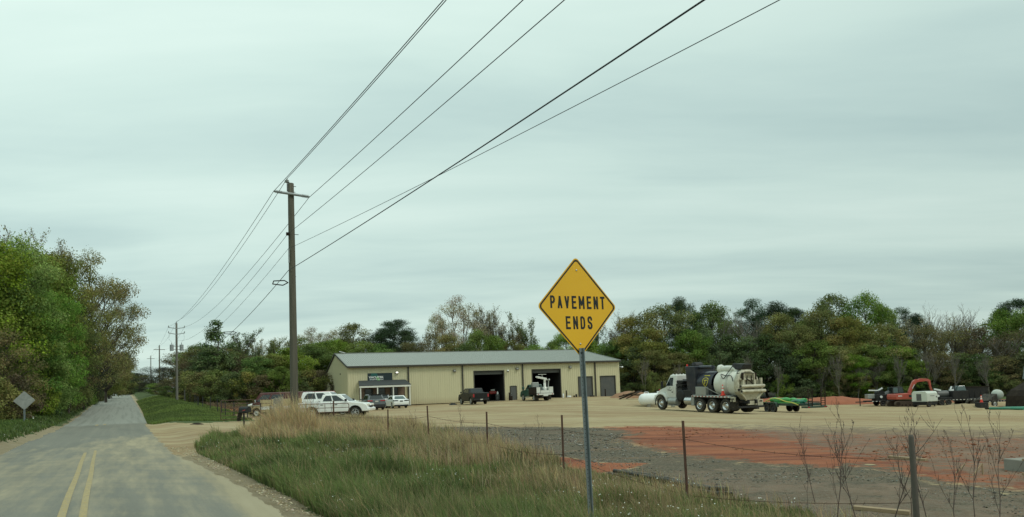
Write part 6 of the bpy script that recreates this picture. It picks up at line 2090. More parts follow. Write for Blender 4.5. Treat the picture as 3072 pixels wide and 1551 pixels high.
def catm(P_, n=6):
    P_ = [Vector(p_) for p_ in P_]; P_ = [P_[0]] + P_ + [P_[-1]]; out = []
    for i in range(1, len(P_) - 2):
        for k in range(n):
            q = k / n
            out.append(.5 * ((2 * P_[i]) + (P_[i + 1] - P_[i - 1]) * q + (2 * P_[i - 1] - 5 * P_[i] + 4 * P_[i + 1] - P_[i + 2]) * q * q + (3 * P_[i] - P_[i - 1] - 3 * P_[i + 1] + P_[i + 2]) * q ** 3))
    out.append(P_[-2]); return out
hz_(catm([(.1, .3, 3.45), (.15, .80, 2.88), (.35, .95, 2.55), (.6, .92, 2.70), (.75, .80, 2.86), (.55, .80, 2.82), (.2, .84, 2.74), (-.3, .86, 2.74), (-.62, 1.0, 2.35)]), .028)
hz_(catm([(-.5, .3, 3.14), (-.8, .75, 2.9), (-1.1, .5, 2.95), (-1.2, -.5, 2.9)]), .025)
mb = MB(); mb.bar((2.0, 1.22, 1.90), (.35, 1.24, 1.30), .035); mb.build('ladder_rail', M['aluminium'], t)
# shield emblem and name line on the navy housing (left side): follows the curve of the drum
YEM = mat('emblem_yellow', (.62, .52, .05), .5, var=.05)


def on_drum(x, z, lift=.006):
    dzz = z - TZ
    return Vector((x, math.sqrt(max(.01, (TR + lift) ** 2 - dzz * dzz)), z))


def drum_line(pts, wdt, m_=YEM, name='emblem'):
    mb = MB(); q = []
    for (x0, z0), (x1, z1) in zip(pts[:-1], pts[1:]):
        n = 6
        for k in range(n):
            q.append((on_drum(x0 + (x1 - x0) * k / n, z0 + (z1 - z0) * k / n), (x1 - x0, z1 - z0)))
    q.append((on_drum(*pts[-1]), (pts[-1][0] - pts[-2][0], pts[-1][1] - pts[-2][1])))
    vs, fs = [], []
    for p_, d_ in q:
        l_ = math.hypot(*d_); nx_, nz_ = -d_[1] / l_ * wdt / 2, d_[0] / l_ * wdt / 2
        for s_, lf in ((1, .006), (-1, .006), (1, .012), (-1, .012)):
            vs.append(on_drum(p_.x + s_ * nx_, p_.z + s_ * nz_, lf))
    for k in range(len(q) - 1):
        o_ = 4 * k
        fs += [(o_ + 2, o_ + 3, o_ + 7, o_ + 6), (o_, o_ + 2, o_ + 6, o_ + 4), (o_ + 1, o_ + 5, o_ + 7, o_ + 3)]
    mb.add(vs, fs); return mb.build(name, m_, nv)


ex = 2.28
drum_line([(ex + .28, 2.50), (ex + .14, 2.58), (ex, 2.60), (ex - .14, 2.58), (ex - .28, 2.50), (ex - .26, 2.30), (ex - .18, 2.10), (ex, 1.92), (ex + .18, 2.10), (ex + .26, 2.30), (ex + .28, 2.50)], .045)
drum_line([(ex + .16, 2.42), (ex - .20, 2.42)], .05); drum_line([(ex + .02, 2.42), (ex + .04, 2.10)], .06)
for k in range(6):
    drum_line([(ex + .26 - k * .10, 2.76), (ex + .19 - k * .10, 2.765)], .07, name='lettering')

# orange cone standing on the truck's deck
def cone(label, loc, h):
    t_ = thing('traffic_cone', label, 'traffic cone', loc, random.uniform(0, 3), 'orange traffic cones on parked machines')
    small(t_, 'base', 'cone_orange', (-h * .22, h * .22, -h * .22, h * .22, 0, h * .05), bevel=.01)
    prof = lambda a, b_: [(h * (.17 - .13 * a), h * (.05 + .95 * a)), (h * (.17 - .13 * b_), h * (.05 + .95 * b_))]
    mb = MB(); mb.lathe(prof(0, .38), (0, 0, 0), (0, 0, 1), 18); mb.lathe(prof(.60, .70), (0, 0, 0), (0, 0, 1), 18); mb.lathe(prof(.86, 1.0) + [(0, h)], (0, 0, 0), (0, 0, 1), 18); mb.build('body', M['cone_orange'], t_)
    mb = MB(); mb.lathe(prof(.38, .60), (0, 0, 0), (0, 0, 1), 18); mb.lathe(prof(.70, .86), (0, 0, 0), (0, 0, 1), 18); mb.build('reflective_band', M['cone_white'], t_)
    return t_


bpy.context.view_layer.update()
cone('orange traffic cone with white bands standing on the vacuum truck deck', t.matrix_world @ Vector((.30, 1.10, 1.30)), .80)

# ------------------------------------------------------------------ white propane tank
p = on(1946, 70.5)
t = thing('propane_tank', 'long white propane tank lying behind the vacuum truck cab', 'propane tank', p, R(-6))
rT = .60
mb = MB(); mb.lathe([(0, -2.1), (rT * .5, -2.02), (rT * .85, -1.82), (rT, -1.5), (rT, 1.5), (rT * .85, 1.82), (rT * .5, 2.02), (0, 2.1)], (1.05, 0, .72), (1, 0, 0), 28); mb.build('tank', M['white_paint'], t)
mb = MB(); mb.lathe([(.20, 0), (.22, .06), (.22, .16), (.15, .2), (0, .2)], (.95, 0, 1.28), (0, 0, 1), 14); mb.tube(catm([(-.45, 0, 1.28), (-.4, 0, 1.42), (-.1, 0, 1.42), (-.05, 0, 1.28)]), .03, 6); mb.build('valve_dome', M['white_paint'], t)
small(t, 'hazard_placard', 'lamp_red', (.95, 1.05, -.12, .12, 1.46, 1.66), bevel=.02)
for x in (-.1, 2.2): small(t, 'cradle', 'concrete', (x - .15, x + .15, -.45, .45, -.05, .28), bevel=.02)
mb = MB(); mb.panel([(.62 - .11, -.6, .78), (.62, -.6, .64), (.62 + .11, -.6, .78), (.62, -.6, .92)], (0, -1, 0), -.01, .012); mb.build('placard', M['door_grey'], t)

# ------------------------------------------------------------------ green trailer with standing ramps
pa_, pb_ = on(2312, 66.5), on(2425, 61.5)
ax_ = pa_ - pb_; rzt = math.atan2(ax_.y, ax_.x)
pm = (pa_ + pb_) / 2
t = thing('equipment_trailer', 'dark green flatbed trailer loaded with bright green fabric rolls, ramps standing up', 'equipment trailer', (pm.x, pm.y, hgt(pm.x, pm.y)), rzt)
Lh = ax_.length / 2
small(t, 'deck', 'green_deck', (-Lh - .2, Lh + 1.6, -1.0, 1.0, .62, .82), bevel=.02)
small(t, 'tongue', 'green_deck', (Lh + 1.6, Lh + 3.0, -.08, .08, .55, .68)); small(t, 'dovetail', 'green_deck', (-Lh - .9, -Lh - .2, -1.0, 1.0, .45, .60))
for s in (-1, 1):
    for x in (.75, 1.65): wheel(t, x, s * 1.13, .39, .24, 'steel', side=s, rim_mat='black_part')
    mb = MB(); pts = [(.22, .55), (.30, .85), (.45, .92), (1.95, .92), (2.1, .85), (2.18, .55)]
    mb.prism([(x, z) for x, z in pts] + [(x, z - .05) for x, z in reversed(pts)], s * .98, s * 1.28, 'y'); mb.build('fender', M['green_deck'], t)
    mb = MB()
    for k in range(2): mb.bar((-Lh - .85, s * .62 - .2 + .4 * k, .5), (-Lh - .95, s * .62 - .2 + .4 * k, 2.05), .06)
    for k in range(8): mb.bar((-Lh - .86 - .01 * k, s * .62 - .2, .65 + .19 * k), (-Lh - .86 - .01 * k, s * .62 + .2, .65 + .19 * k), .05)
    mb.build('ramp', M['dark_steel'], t)
    small(t, 'side_rail', 'lime_paint' if s > 0 else 'green_deck', (-Lh, Lh - .1, s * .98 - .03, s * .98 + .03, .84, .92), bevel=0)
    small(t, 'taillight', 'lamp_red', (-Lh - .93, -Lh - .9, s * .8 - .1, s * .8 + .1, .48, .56))
bpy.context.view_layer.update()
for k, (x0, x1, y, z, r_, m_, lab) in enumerate(((-.6, 2.2, .35, 1.05, .26, 'lime_paint', 'bright lime fabric roll on the front of the green trailer'), (-1.9, .6, -.25, 1.02, .22, 'lime_paint', 'bright lime fabric roll on the far side of the green trailer'), (-2.6, -.9, .4, .98, .18, 'pvc_green', 'teal green rolled tarp at the ramp end of the green trailer'))):
    mb = MB(); pts = [(x0 + (x1 - x0) * i / 10, y + .08 * math.sin(i * 1.3 + k), z + .05 * math.sin(i * .9 + k)) for i in range(11)]
    mb.tube(pts, [r_ * (.55 + .45 * math.sin(PI * (i + 1) / 12)) for i in range(11)], 12)
    o = mb.build('fabric_roll', M[m_]); o.matrix_world = t.matrix_world.copy(); tag(o, lab, 'fabric roll', 'green fabric rolls on the trailer')
mb = MB(); mb.tube(catm([(2.3, .85, .95), (1.4, .72, 1.22), (.4, .80, 1.18), (-.6, .9, .98), (-1.6, 1.02, .9), (-2.5, 1.05, .72)]), .045, 6)
o = mb.build('strap', M['yellow_strap']); o.matrix_world = t.matrix_world.copy(); tag(o, 'yellow strap lying over the green trailer load', 'strap')

# ------------------------------------------------------------------ row of machines on the far right
def trailer_base(name, label, cat, px, dep, L_, az, nw=2, deck_z=.7, hw=.95, m_='black_part', r=.38, wx=-.6):
    p_ = on(px, dep)
    t_ = thing(name, label, cat, p_, heading(az))
    small(t_, 'deck', m_, (-L_ / 2, L_ / 2, -hw, hw, deck_z - .16, deck_z), bevel=.01)
    small(t_, 'tongue', m_, (L_ / 2, L_ / 2 + 1.3, -.07, .07, deck_z - .2, deck_z - .08)); small(t_, 'jack', m_, (L_ / 2 + .7, L_ / 2 + .8, -.05, .05, 0, deck_z + .35))
    for s in (-1, 1):
        for k in range(nw): wheel(t_, wx + k * .86, s * (hw + .04), r, .22, 'steel', side=s, rim_mat='alloy' if name == 'tank_trailer' else 'black_part')
        mb = MB()
        for k in range(int(L_ / .45)):
            x = -L_ / 2 + .1 + k * .45
            mb.box(x, x + .2, min(s * hw, s * (hw + .008)), max(s * hw, s * (hw + .008)), deck_z - .12, deck_z - .05)
        mb.build('reflective_strip', M['cone_white'], t_)
    return t_


# vacuum skid trailer, nose left
t = trailer_base('vacuum_trailer', 'black trailer with pumps and a white boom, left of the orange excavator', 'vacuum trailer', 2640, 93, 3.8, -86)
mb = MB(); mb.box(-1.0, .9, -.8, .8, .7, 1.45); mb.cyl((.2, -.6, 1.55), (.2, .6, 1.55), .42, n=16); mb.box(-1.8, -1.0, -.85, .85, .7, 1.9); mb.build('engine_housing', M['black_part'], t, bevel=.05)
mb = MB(); mb.cyl((-.3, 0, 1.25), (-1.7, 0, 1.7), .42, n=16); mb.build('spoil_tank', M['door_grey'], t)
small(t, 'control_box', 'aluminium', (.9, 1.75, -.7, .3, .95, 1.5), bevel=.03)
mb = MB(); mb.bar((1.55, .1, 2.0), (.35, .1, 1.95), .14); mb.bar((.35, .1, 1.95), (-.15, .1, 2.25), .16); mb.cyl((.3, .1, 1.5), (.3, .1, 1.98), .09, n=8); mb.build('boom', M['white_paint'], t)
mb = MB(); mb.cyl((.35, .75, 1.15), (.35, .88, 1.15), .16, n=12); mb.build('hose_reel', M['white_paint'], t)
mb = MB(); mb.box(-1.75, -1.1, -.8, .8, 1.9, 2.28); mb.build('top_cover', M['glass_green'], t, bevel=.06)

# orange excavator
p = on(2703, 90)
t = thing('excavator', 'orange tracked excavator with its arm folded up behind the pale generator box', 'excavator', p, heading(88)); t.scale = (.88, .88, .90)
for s in (-1, 1):
    o_ = []
    for k in range(9): a = PI / 2 + PI * k / 8; o_.append((-1.35 + .36 * math.cos(a), .38 + .36 * math.sin(a)))
    for k in range(9): a = -PI / 2 + PI * k / 8; o_.append((1.35 + .36 * math.cos(a), .38 + .36 * math.sin(a)))
    mb = MB(); mb.prism(o_, s * .75, s * 1.25, 'y'); tr_ = mb.build('track', M['track_mud'], t, bevel=.03)
    mb = MB()
    for x in (-1.35, 1.35): mb.cyl((x, s * 1.2, .38), (x, s * 1.28, .38), .27, n=14)
    for x in (-.8, -.3, .3, .8): mb.cyl((x, s * 1.2, .20), (x, s * 1.28, .20), .12, n=10)
    mb.build('roller', M['dark_steel'], tr_)
small(t, 'undercarriage', 'track_mud', (-.8, .8, -.75, .75, .35, .85))
mb = MB(); mb.prism([(-1.55, .95), (-1.62, 1.35), (-1.5, 1.72), (.2, 1.78), (.6, 1.62), (1.15, 1.30), (1.25, .92)], -1.15, 1.15, 'y'); hs = mb.build('house', M['orange_paint'], t, bevel=.08, seg=3)
small(hs, 'grille', 'black_part', (.25, .7, -1.162, -1.15, 1.22, 1.55), (.25, .7, 1.15, 1.162, 1.22, 1.55), bevel=0); small(hs, 'stripe', 'white_paint', (-1.25, -.7, -1.160, -1.15, 1.38, 1.48), bevel=0)
cab = Cab(-1.35, .35, .5, 1.75, -1.25, .2, .45, 2.65)
cab.b = [(x, y + .55, z) for x, y, z in cab.b]; cab.t = [(x, y + .55, z) for x, y, z in cab.t]
mb = MB(); mb.hexa(cab.b, cab.t); cb = mb.build('cab', M['black_part'], t, bevel=.05)
for f_ in ('left', 'right'): cab.window(cb, f_, rect(.08, .48, .1, .9), 'glass_green'); cab.window(cb, f_, rect(.54, .92, .1, .9), 'glass_dark')
cab.window(cb, 'front', rect(.1, .9, .1, .9)); cab.window(cb, 'rear', rect(.1, .9, .1, .9))


def beam(pts, w_, m_, name, parent):
    mb = MB()
    n = len(pts)
    for s_ in range(1): pass
    mb.prism(pts, -w_, w_, 'y'); return mb.build(name, m_, parent, bevel=.03)


bo = beam([(.75, 1.35), (1.0, 1.2), (1.35, 2.1), (1.75, 2.75), (2.1, 3.15), (2.55, 3.28), (2.6, 3.5), (2.0, 3.62), (1.55, 3.35), (1.15, 2.6), (.85, 1.95)], .16, M['orange_paint'], 'boom', t)
ar = beam([(2.25, 3.55), (2.6, 3.70), (3.7, 3.62), (4.05, 3.42), (4.15, 2.4), (4.35, 1.85), (4.15, 1.8), (3.95, 2.4), (3.78, 3.2), (3.5, 3.3), (2.5, 3.22)], .13, M['orange_paint'], 'arm', t)
mb = MB(); mb.cyl((1.0, 0, 1.9), (1.72, .22, 2.75), .08, n=8); mb.cyl((1.35, -.2, 2.35), (1.7, -.22, 2.9), .05, n=8); mb.build('hydraulic_cylinder', M['alloy'], bo)
mb = MB(); mb.cyl((2.0, 0, 3.86), (3.5, 0, 3.86), .06, n=8); mb.bar((1.95, 0, 3.55), (2.0, 0, 3.88), .1); mb.bar((3.5, 0, 3.88), (3.8, 0, 3.55), .1); mb.build('hydraulic_cylinder', M['dark_steel'], ar)
mb = MB(); mb.prism([(4.05, 1.95), (4.4, 1.9), (4.55, 1.35), (4.2, 1.05), (3.75, 1.25), (3.9, 1.6)], -.4, .4, 'y'); mb.build('bucket', M['track_mud'], t)

# pale generator box trailer
t = trailer_base('generator_trailer', 'pale boxy generator with arched roof on a small trailer in front of the excavator', 'generator', 2769, 87, 2.2, 62, 1, .62, .8)
mb = MB(); mb.prism([(-.95, .64), (.95, .64), (.95, 1.62), (.75, 1.85), (-.75, 1.85), (-.95, 1.62)], -1.0, 1.05, 'x'); gb_ = mb.build('housing', M['pale_box'], t, bevel=.06, seg=3)
small(gb_, 'door', 'door_grey', (-1.012, -1.0, -.25, .35, .75, 1.55), bevel=0); small(gb_, 'vent', 'black_part', (.7, .85, -.962, -.95, 1.1, 1.25), bevel=0)
small(gb_, 'stripe', 'door_grey', (-.4, .4, -.957, -.95, 1.28, 1.34), bevel=0)
small(t, 'skirt', 'black_part', (-1.0, 1.05, -.85, .85, .25, .62), bevel=.02)

# long black mixing trailer, tall dumpster, tyres, cone
t = trailer_base('mixing_trailer', 'long black drilling fluid trailer with a grey drum, right of the pale generator', 'mixing trailer', 2856, 92, 6.2, 88, 2, .75, .95, wx=-2.2)
mb = MB(); mb.cyl((-2.1, .2, 1.35), (-.7, .2, 1.35), .48, n=18); mb.build('drum', M['door_grey'], t)
mb = MB(); mb.box(-.6, 1.4, -.85, .85, .75, 1.75); mb.box(-2.3, -.7, -.9, .4, .75, 1.0); mb.bar((.2, 0, 1.75), (.2, 0, 2.5), .08); mb.bar((1.3, .5, 1.7), (1.3, .5, 2.35), .05); mb.build('engine_housing', M['black_part'], t, bevel=.05)
mb = MB(); mb.hexa([(.2, -.6, 1.76), (1.3, -.6, 1.76), (1.3, .6, 1.76), (.2, .6, 1.76)], [(.4, -.45, 2.35), (1.2, -.45, 2.35), (1.2, .45, 2.35), (.4, .45, 2.35)]); mb.build('hopper', M['glass_green'], t, bevel=.03)
mb = MB(); mb.bar((-2.4, 0, 2.05), (-1.6, 0, 1.85), .18); mb.bar((-.3, .2, 1.75), (.0, .25, 2.3), .14); mb.box(-.5, -.1, -.3, .1, 1.76, 1.98); mb.cyl((-2.35, -.5, 1.2), (-2.35, -.7, 1.2), .14, n=10); mb.build('pipework', M['white_paint'], t)
p = on(2905, 94)
t = thing('dumpster', 'plain black steel dumpster behind the traffic cone on the right', 'dumpster', p, heading(86))
mb = MB(); mb.hexa([(-1.6, -1.0, .35), (1.4, -1.0, .35), (1.4, 1.0, .35), (-1.6, 1.0, .35)], [(-2.0, -1.1, 2.15), (1.8, -1.1, 2.15), (1.8, 1.1, 2.15), (-2.0, 1.1, 2.15)]); mb.build('bin', M['black_part'], t, bevel=.03)
mb = MB()
for k in range(5): mb.box(-1.6 + .75 * k, -1.52 + .75 * k, -1.09 + .0, -1.0, .5, 2.05)
mb.build('rib', M['black_part'], t); small(t, 'skid', 'dark_steel', (-1.6, 1.4, -.8, -.6, .0, .35), (-1.6, 1.4, .6, .8, .0, .35)); small(t, 'rim_rail', 'dark_steel', (-2.05, 1.85, -1.16, -1.08, 2.1, 2.2), (-2.05, 1.85, 1.08, 1.16, 2.1, 2.2))
for k, (px, lab) in enumerate(((2901, 'upright black tyre leaning at the dumpster, nearest the black trailer'), (2917, 'upright black tyre in the middle at the foot of the dumpster'), (2929, 'upright black tyre at the foot of the dumpster, nearest the tank trailer'))):
    mb = MB(); mb.lathe([(.27, -.10), (.42, -.13), (.47, -.08), (.47, .08), (.42, .13), (.27, .10), (.27, -.10)], (0, 0, 0), (0, 1, 0), 24)
    o = mb.build('loose_tyre', M['rubber'], loc=on(px, 83.5 - k * .6) + Vector((0, 0, .46))); o.rotation_euler = (R(8), 0, R([15, 60, -25][k])); tag(o, lab, 'tyre', 'loose tyres at the dumpster')
t = trailer_base('tank_trailer', 'black single-axle trailer carrying a round white tank end', 'tank trailer', 2972, 84, 3.6, 70, 1, .72, .85, r=.40, wx=-.95)
mb = MB(); mb.hexa([(-1.9, -.85, .72), (-.3, -.85, .72), (-.3, .85, .72), (-1.9, .85, .72)], [(-1.2, -.8, 1.05), (-.3, -.8, 1.5), (-.3, .8, 1.5), (-1.2, .8, 1.05)]); mb.build('chute', M['rubber'], t, bevel=.04)
mb = MB(); mb.lathe([(0, -.22), (.40, -.20), (.55, -.12), (.57, -.06), (.57, .75), (.5, .85), (0, .88)], (.75, 0, 1.36), (-.74, -.67, 0), 28); tk = mb.build('tank', M['pale_box'], t)
cone('orange traffic cone with a pale top in front of the black dumpster', on(2938, 80.5) + Vector((0, 0, .62)), .78)
small(thing('timber_crate', 'low dark crate carrying the right hand traffic cone', 'crate', on(2938, 80.5), .2), 'box', 'black_part', (-.5, .5, -.4, .4, 0, .62), bevel=.02)

# dark wedge-shaped hopper rig at the right edge
p = on(3090, 80)
t = thing('hopper_rig', 'big dark brown hopper rig with a slanting top at the right edge of the yard', 'hopper rig', p, R(8))
mb = MB(); mb.prism([(-2.2, .1), (-2.0, 1.3), (-1.5, 1.9), (3.6, 4.4), (6.5, 4.4), (6.5, .3), (-1.8, .05)], -1.3, 1.3, 'y'); mb.build('hopper', M['dark_steel'], t, bevel=.08)
mb = MB(); mb.bar((-1.9, -1.35, .1), (-1.35, -1.35, 1.9), .14); mb.bar((-1.5, -1.3, 1.9), (-1.45, -1.3, 3.0), .06); mb.build('mast', M['aluminium'], t)
mb = MB(); mb.cyl((-1.3, -1.4, 1.35), (-.6, -1.4, 1.35), .08, n=8); mb.cyl((-.62, -1.5, 1.35), (-.62, -1.3, 1.35), .16, n=12); mb.build('valve', M['aluminium'], t)
mb = MB(); mb.bar((-.9, 0, 3.1), (-.6, 0, 4.5), .09); mb.bar((-.1, 0, 3.4), (0, 0, 4.45), .07); mb.bar((-.75, 0, 3.8), (0, 0, 3.9), .06); mb.bar((-.65, 0, 4.4), (.0, 0, 4.4), .06); mb.build('light_frame', M['galv'], t)
small(t, 'sticker', 'cone_white', (-.55, -.25, -1.312, -1.30, 1.75, 2.15), (.15, .4, -1.312, -1.30, 1.95, 2.05), (.0, .25, -1.312, -1.30, 1.1, 1.3), bevel=0)
# green pipes
for k, (x0, d0, x1, d1, r_, m_, lab) in enumerate(((2962, 73.5, 3062, 70, .13, 'pvc_green', 'green plastic pipe nearest the road on the far right'), (3010, 74, 3110, 71.5, .13, 'pvc_green', 'green plastic pipe behind the nearest one on the far right'), (3000, 77, 3120, 76.5, .10, 'pvc_green', 'thin green plastic pipe farthest back by the hopper rig'), (2948, 74.5, 2985, 73.2, .08, 'dark_steel', 'short dark pipe touching the left end of the green pipes'))):
    a, b_ = on(x0, d0, r_), on(x1, d1, r_)
    mb = MB(); mb.tube([a.lerp(b_, i / 6) for i in range(7)], r_, 12); tag(mb.build('pipe', M[m_]), lab, 'pipe', 'pipes lying in the yard')

# ------------------------------------------------------------------ small site clutter on the near right
a, b_ = gp(2852, 1424), gp(2905, 1392)
for k, (pxa, pya, dep, L_, az_, tilt, lab) in enumerate(((2868, 1420, None, .34, 20, .55, 'left of two slanting pale survey stakes in the brown clay'), (2918, 1428, None, .40, 25, .60, 'right of two slanting pale survey stakes in the brown clay'))):
    g0 = gp(pxa, pya)
    mb = MB(); mb.bar((0, 0, 0), (L_ * math.cos(tilt), 0, L_ * math.sin(tilt)), .02, .025)
    if k == 1: mb.bar((L_ * math.cos(tilt) * .98, 0, -.03), (L_ * math.cos(tilt) * .98, 0, L_ * math.sin(tilt)), .025)
    o = mb.build('stake', M['lumber'], loc=g0); o.rotation_euler = (0, 0, R(az_)); tag(o, lab, 'stake', 'slanting stakes in the clay')
g0 = gp(3066, 1413)
mb = MB(); mb.box(-.15, 1.6, -.3, .3, -.05, .24); tag(mb.build('concrete_block', M['concrete'], loc=g0, bevel=.02), 'grey concrete block with planks at the right edge of the clay', 'concrete block').rotation_euler = (0, 0, R(10))
mb = MB(); mb.box(-.2, 1.6, -.34, -.22, .243, .28); o = tag(mb.build('plank', M['lumber'], loc=g0), 'pale plank lying on top of the grey concrete block', 'plank'); o.rotation_euler = (0, 0, R(10))
mb = MB(); mb.box(-.5, 1.2, -.75, -.62, .0, .05); o = tag(mb.build('plank', M['lumber'], loc=g0), 'pale plank on the ground in front of the grey concrete block', 'plank'); o.rotation_euler = (0, 0, R(4))
for k, (pa2, pb2, lab) in enumerate((((2668, 1374), (2780, 1384), 'thin pale plank lying in the clay behind the weathered post'), ((2560, 1528), (2730, 1545), 'long pale board in the gravel at the foot of the weathered post'))):
    a, b_ = gp(*pa2), gp(*pb2)
    mb = MB(); mb.bar(a + Vector((0, 0, .03)), b_ + Vector((0, 0, .03)), .14, .05); tag(mb.build('plank', M['lumber']), lab, 'plank', 'boards lying on the ground')
# stray black rag at the drive
mb = MB(); mb.lathe([(.35, 0), (.3, .08), (.12, .16), (0, .18)], (0, 0, -.02), (0, 0, 1), 9)
o = tag(mb.build('rag', M['dark_steel'], loc=gp(590, 1274)), 'dark rag lying where the gravel drive meets the grass bank', 'rag'); o.scale = (1.4, .7, .8)
# ------------------------------------------------------------------ trees
def cards(name, C_, size, col, material, aspect=.62, droop=0.0, dirs=None):
    """one leaf or leaf spray per entry: small four-cornered blades spread through the crown"""
    n = len(C_)
    if aspect < .3:            # needle sprays point outwards
        a = dirs + RNG.normal(0, .45, (n, 3))
        q = RNG.normal(0, 1, (n, 3)); q[:, 2] *= .6
    else:                      # leaves face outwards and up to the light
        nrm = RNG.normal(0, .55, (n, 3))
        nrm[:, 2] += .55
        if dirs is not None: nrm = nrm + dirs * .75
        a = np.cross(nrm, RNG.normal(0, 1, (n, 3)))
        q = nrm
    a[:, 2] -= droop
    a /= np.linalg.norm(a, axis=1)[:, None] + 1e-9
    b_ = np.cross(a, q); b_ /= np.linalg.norm(b_, axis=1)[:, None] + 1e-9
    s = size[:, None] / 2
    V = np.empty((n, 4, 3))
    V[:, 0] = C_ - a * s; V[:, 1] = C_ + b_ * s * aspect - a * s * .1; V[:, 2] = C_ + a * s; V[:, 3] = C_ - b_ * s * aspect - a * s * .1
    me = bpy.data.meshes.new(name)
    me.vertices.add(n * 4); me.vertices.foreach_set('co', V.ravel())
    me.loops.add(n * 4); me.loops.foreach_set('vertex_index', np.arange(n * 4, dtype=np.int32))
    me.polygons.add(n); me.polygons.foreach_set('loop_start', np.arange(n, dtype=np.int32) * 4); me.polygons.foreach_set('loop_total', np.full(n, 4, np.int32))
    me.update(calc_edges=True)
    ca = me.color_attributes.new('zone', 'FLOAT_COLOR', 'POINT')
    cc = np.ones((n, 4, 4), np.float32); cc[:, :, :3] = col[:, None, :]
    ca.data.foreach_set('color', cc.ravel())
    me.materials.append(material)
    return me


def limb(mb, p0, p1, r0, r1, rnd, sag=.12, n=5, sides=5):
    p0, p1 = Vector(p0), Vector(p1)
    d = p1 - p0
    pts = []
    off = Vector((rnd.uniform(-1, 1), rnd.uniform(-1, 1), rnd.uniform(.2, 1))) * d.length * sag
    for i in range(n + 1):
        t = i / n
        pts.append(p0.lerp(p1, t) + off * math.sin(PI * t) * .6 + Vector((rnd.uniform(-1, 1), rnd.uniform(-1, 1), 0)) * d.length * .018)
    mb.tube(pts, [r0 + (r1 - r0) * (i / n) ** .8 for i in range(n + 1)], sides, False)
    return pts


def clumps(rnd, n, H_, R_, base, top_pow, fill, shape):
    out = []
    k = 0
    while len(out) < n and k < n * 60:
        k += 1
        t = base + (1 - base) * rnd.random()
        u = (t - base) / (1 - base)
        if shape == 'round': e = math.sin(PI * (.10 + .90 * u) ** 1.0) ** .55 if u < .999 else 0
        elif shape == 'cone': e = (1 - u) ** .75 * (1 - .35 * math.exp(-u * 9)) + .05
        elif shape == 'flat': e = min(1, .35 + u * 1.2) * (1 - max(0, u - .72) / .28) ** .6 if u < 1 else 0
        else: e = math.sin(PI * (.25 + .70 * u)) ** .7
        rr = R_ * e * (rnd.random() ** fill)
        a = rnd.uniform(0, 2 * PI)
        p_ = Vector((rr * math.cos(a), rr * math.sin(a), H_ * t * .96))
        if all((p_ - q).length > R_ * .20 for q in out[-40:]): out.append(p_)
    return out


def make_tree(seed, H_=14., R_=4.5, base=.16, n=46, lpc=190, leaf=.24, cols=(), cr=1.0, shape='round', fill=.42, bark='bark', tr=.22, flat=.62, needles=False, multi=1, wig=.35, spread=1.0):
    rnd = random.Random(seed)
    mb = MB()
    stems = []
    for m_ in range(multi):
        a = rnd.uniform(0, 2 * PI) if multi > 1 else 0
        lean = R_ * (.32 if multi > 1 else .06) * rnd.uniform(.6, 1.2)
        tp = (lean * math.cos(a), lean * math.sin(a), H_ * rnd.uniform(.82, .93))
        st = limb(mb, (0.12 * m_, 0, -.4), tp, tr * (1 if multi == 1 else .7), tr * .16, rnd, .03, 9, 8)
        stems.append(st)
    cl = clumps(rnd, n, H_, R_, base, 1, fill, shape)
    pos, colr, siz, dirs = [], [], [], []
    for c in cl:
        st = min(stems, key=lambda s_: min((q - c).length for q in s_))
        zc = max(H_ * base * .55, c.z - math.hypot(c.x, c.y) * rnd.uniform(.5, 1.0) - .6)
        q = min(st, key=lambda v: abs(v.z - zc))
        r0 = tr * .34 * (1 - .6 * q.z / H_)
        pts = limb(mb, q, c, max(.03, r0), .018, rnd, .10, 5, 5)
        rc = cr * rnd.uniform(.7, 1.35)
        for k in range(4):   # twigs through the clump
            v = Vector((rnd.gauss(0, 1), rnd.gauss(0, 1), rnd.gauss(.3, .7))).normalized() * rc * rnd.uniform(.6, 1.05)
            limb(mb, pts[rnd.randint(3, 5)], c + v, .016, .006, rnd, .1, 3, 3)
        nl = int(lpc * rc * rc / (cr * cr) * rnd.uniform(.7, 1.2))
        d = RNG.normal(0, 1, (nl, 3)); d /= np.linalg.norm(d, axis=1)[:, None]
        rad_ = rc * RNG.uniform(0, 1, nl) ** .42 * (1 + .30 * np.sin(d[:, 0] * 5 + seed) * np.cos(d[:, 1] * 4))
        pp = np.array(c)[None] + d * rad_[:, None] * np.array([spread, spread, flat])
        base_c = np.array(cols[rnd.randrange(len(cols))]) * rnd.uniform(.78, 1.22)
        pos.append(pp); colr.append(cvar(base_c, nl, .17)); siz.append(leaf * RNG.uniform(.6, 1.35, nl)); dirs.append(d * 1.0)
    pos, colr, siz, dirs = map(np.concatenate, (pos, colr, siz, dirs))
    me = cards('crown', pos, siz, colr, M['leaf'], .16 if needles else .60, 0 if needles else .15, dirs)
    return (mb.mesh('trunk', M[bark]), me, H_, R_)


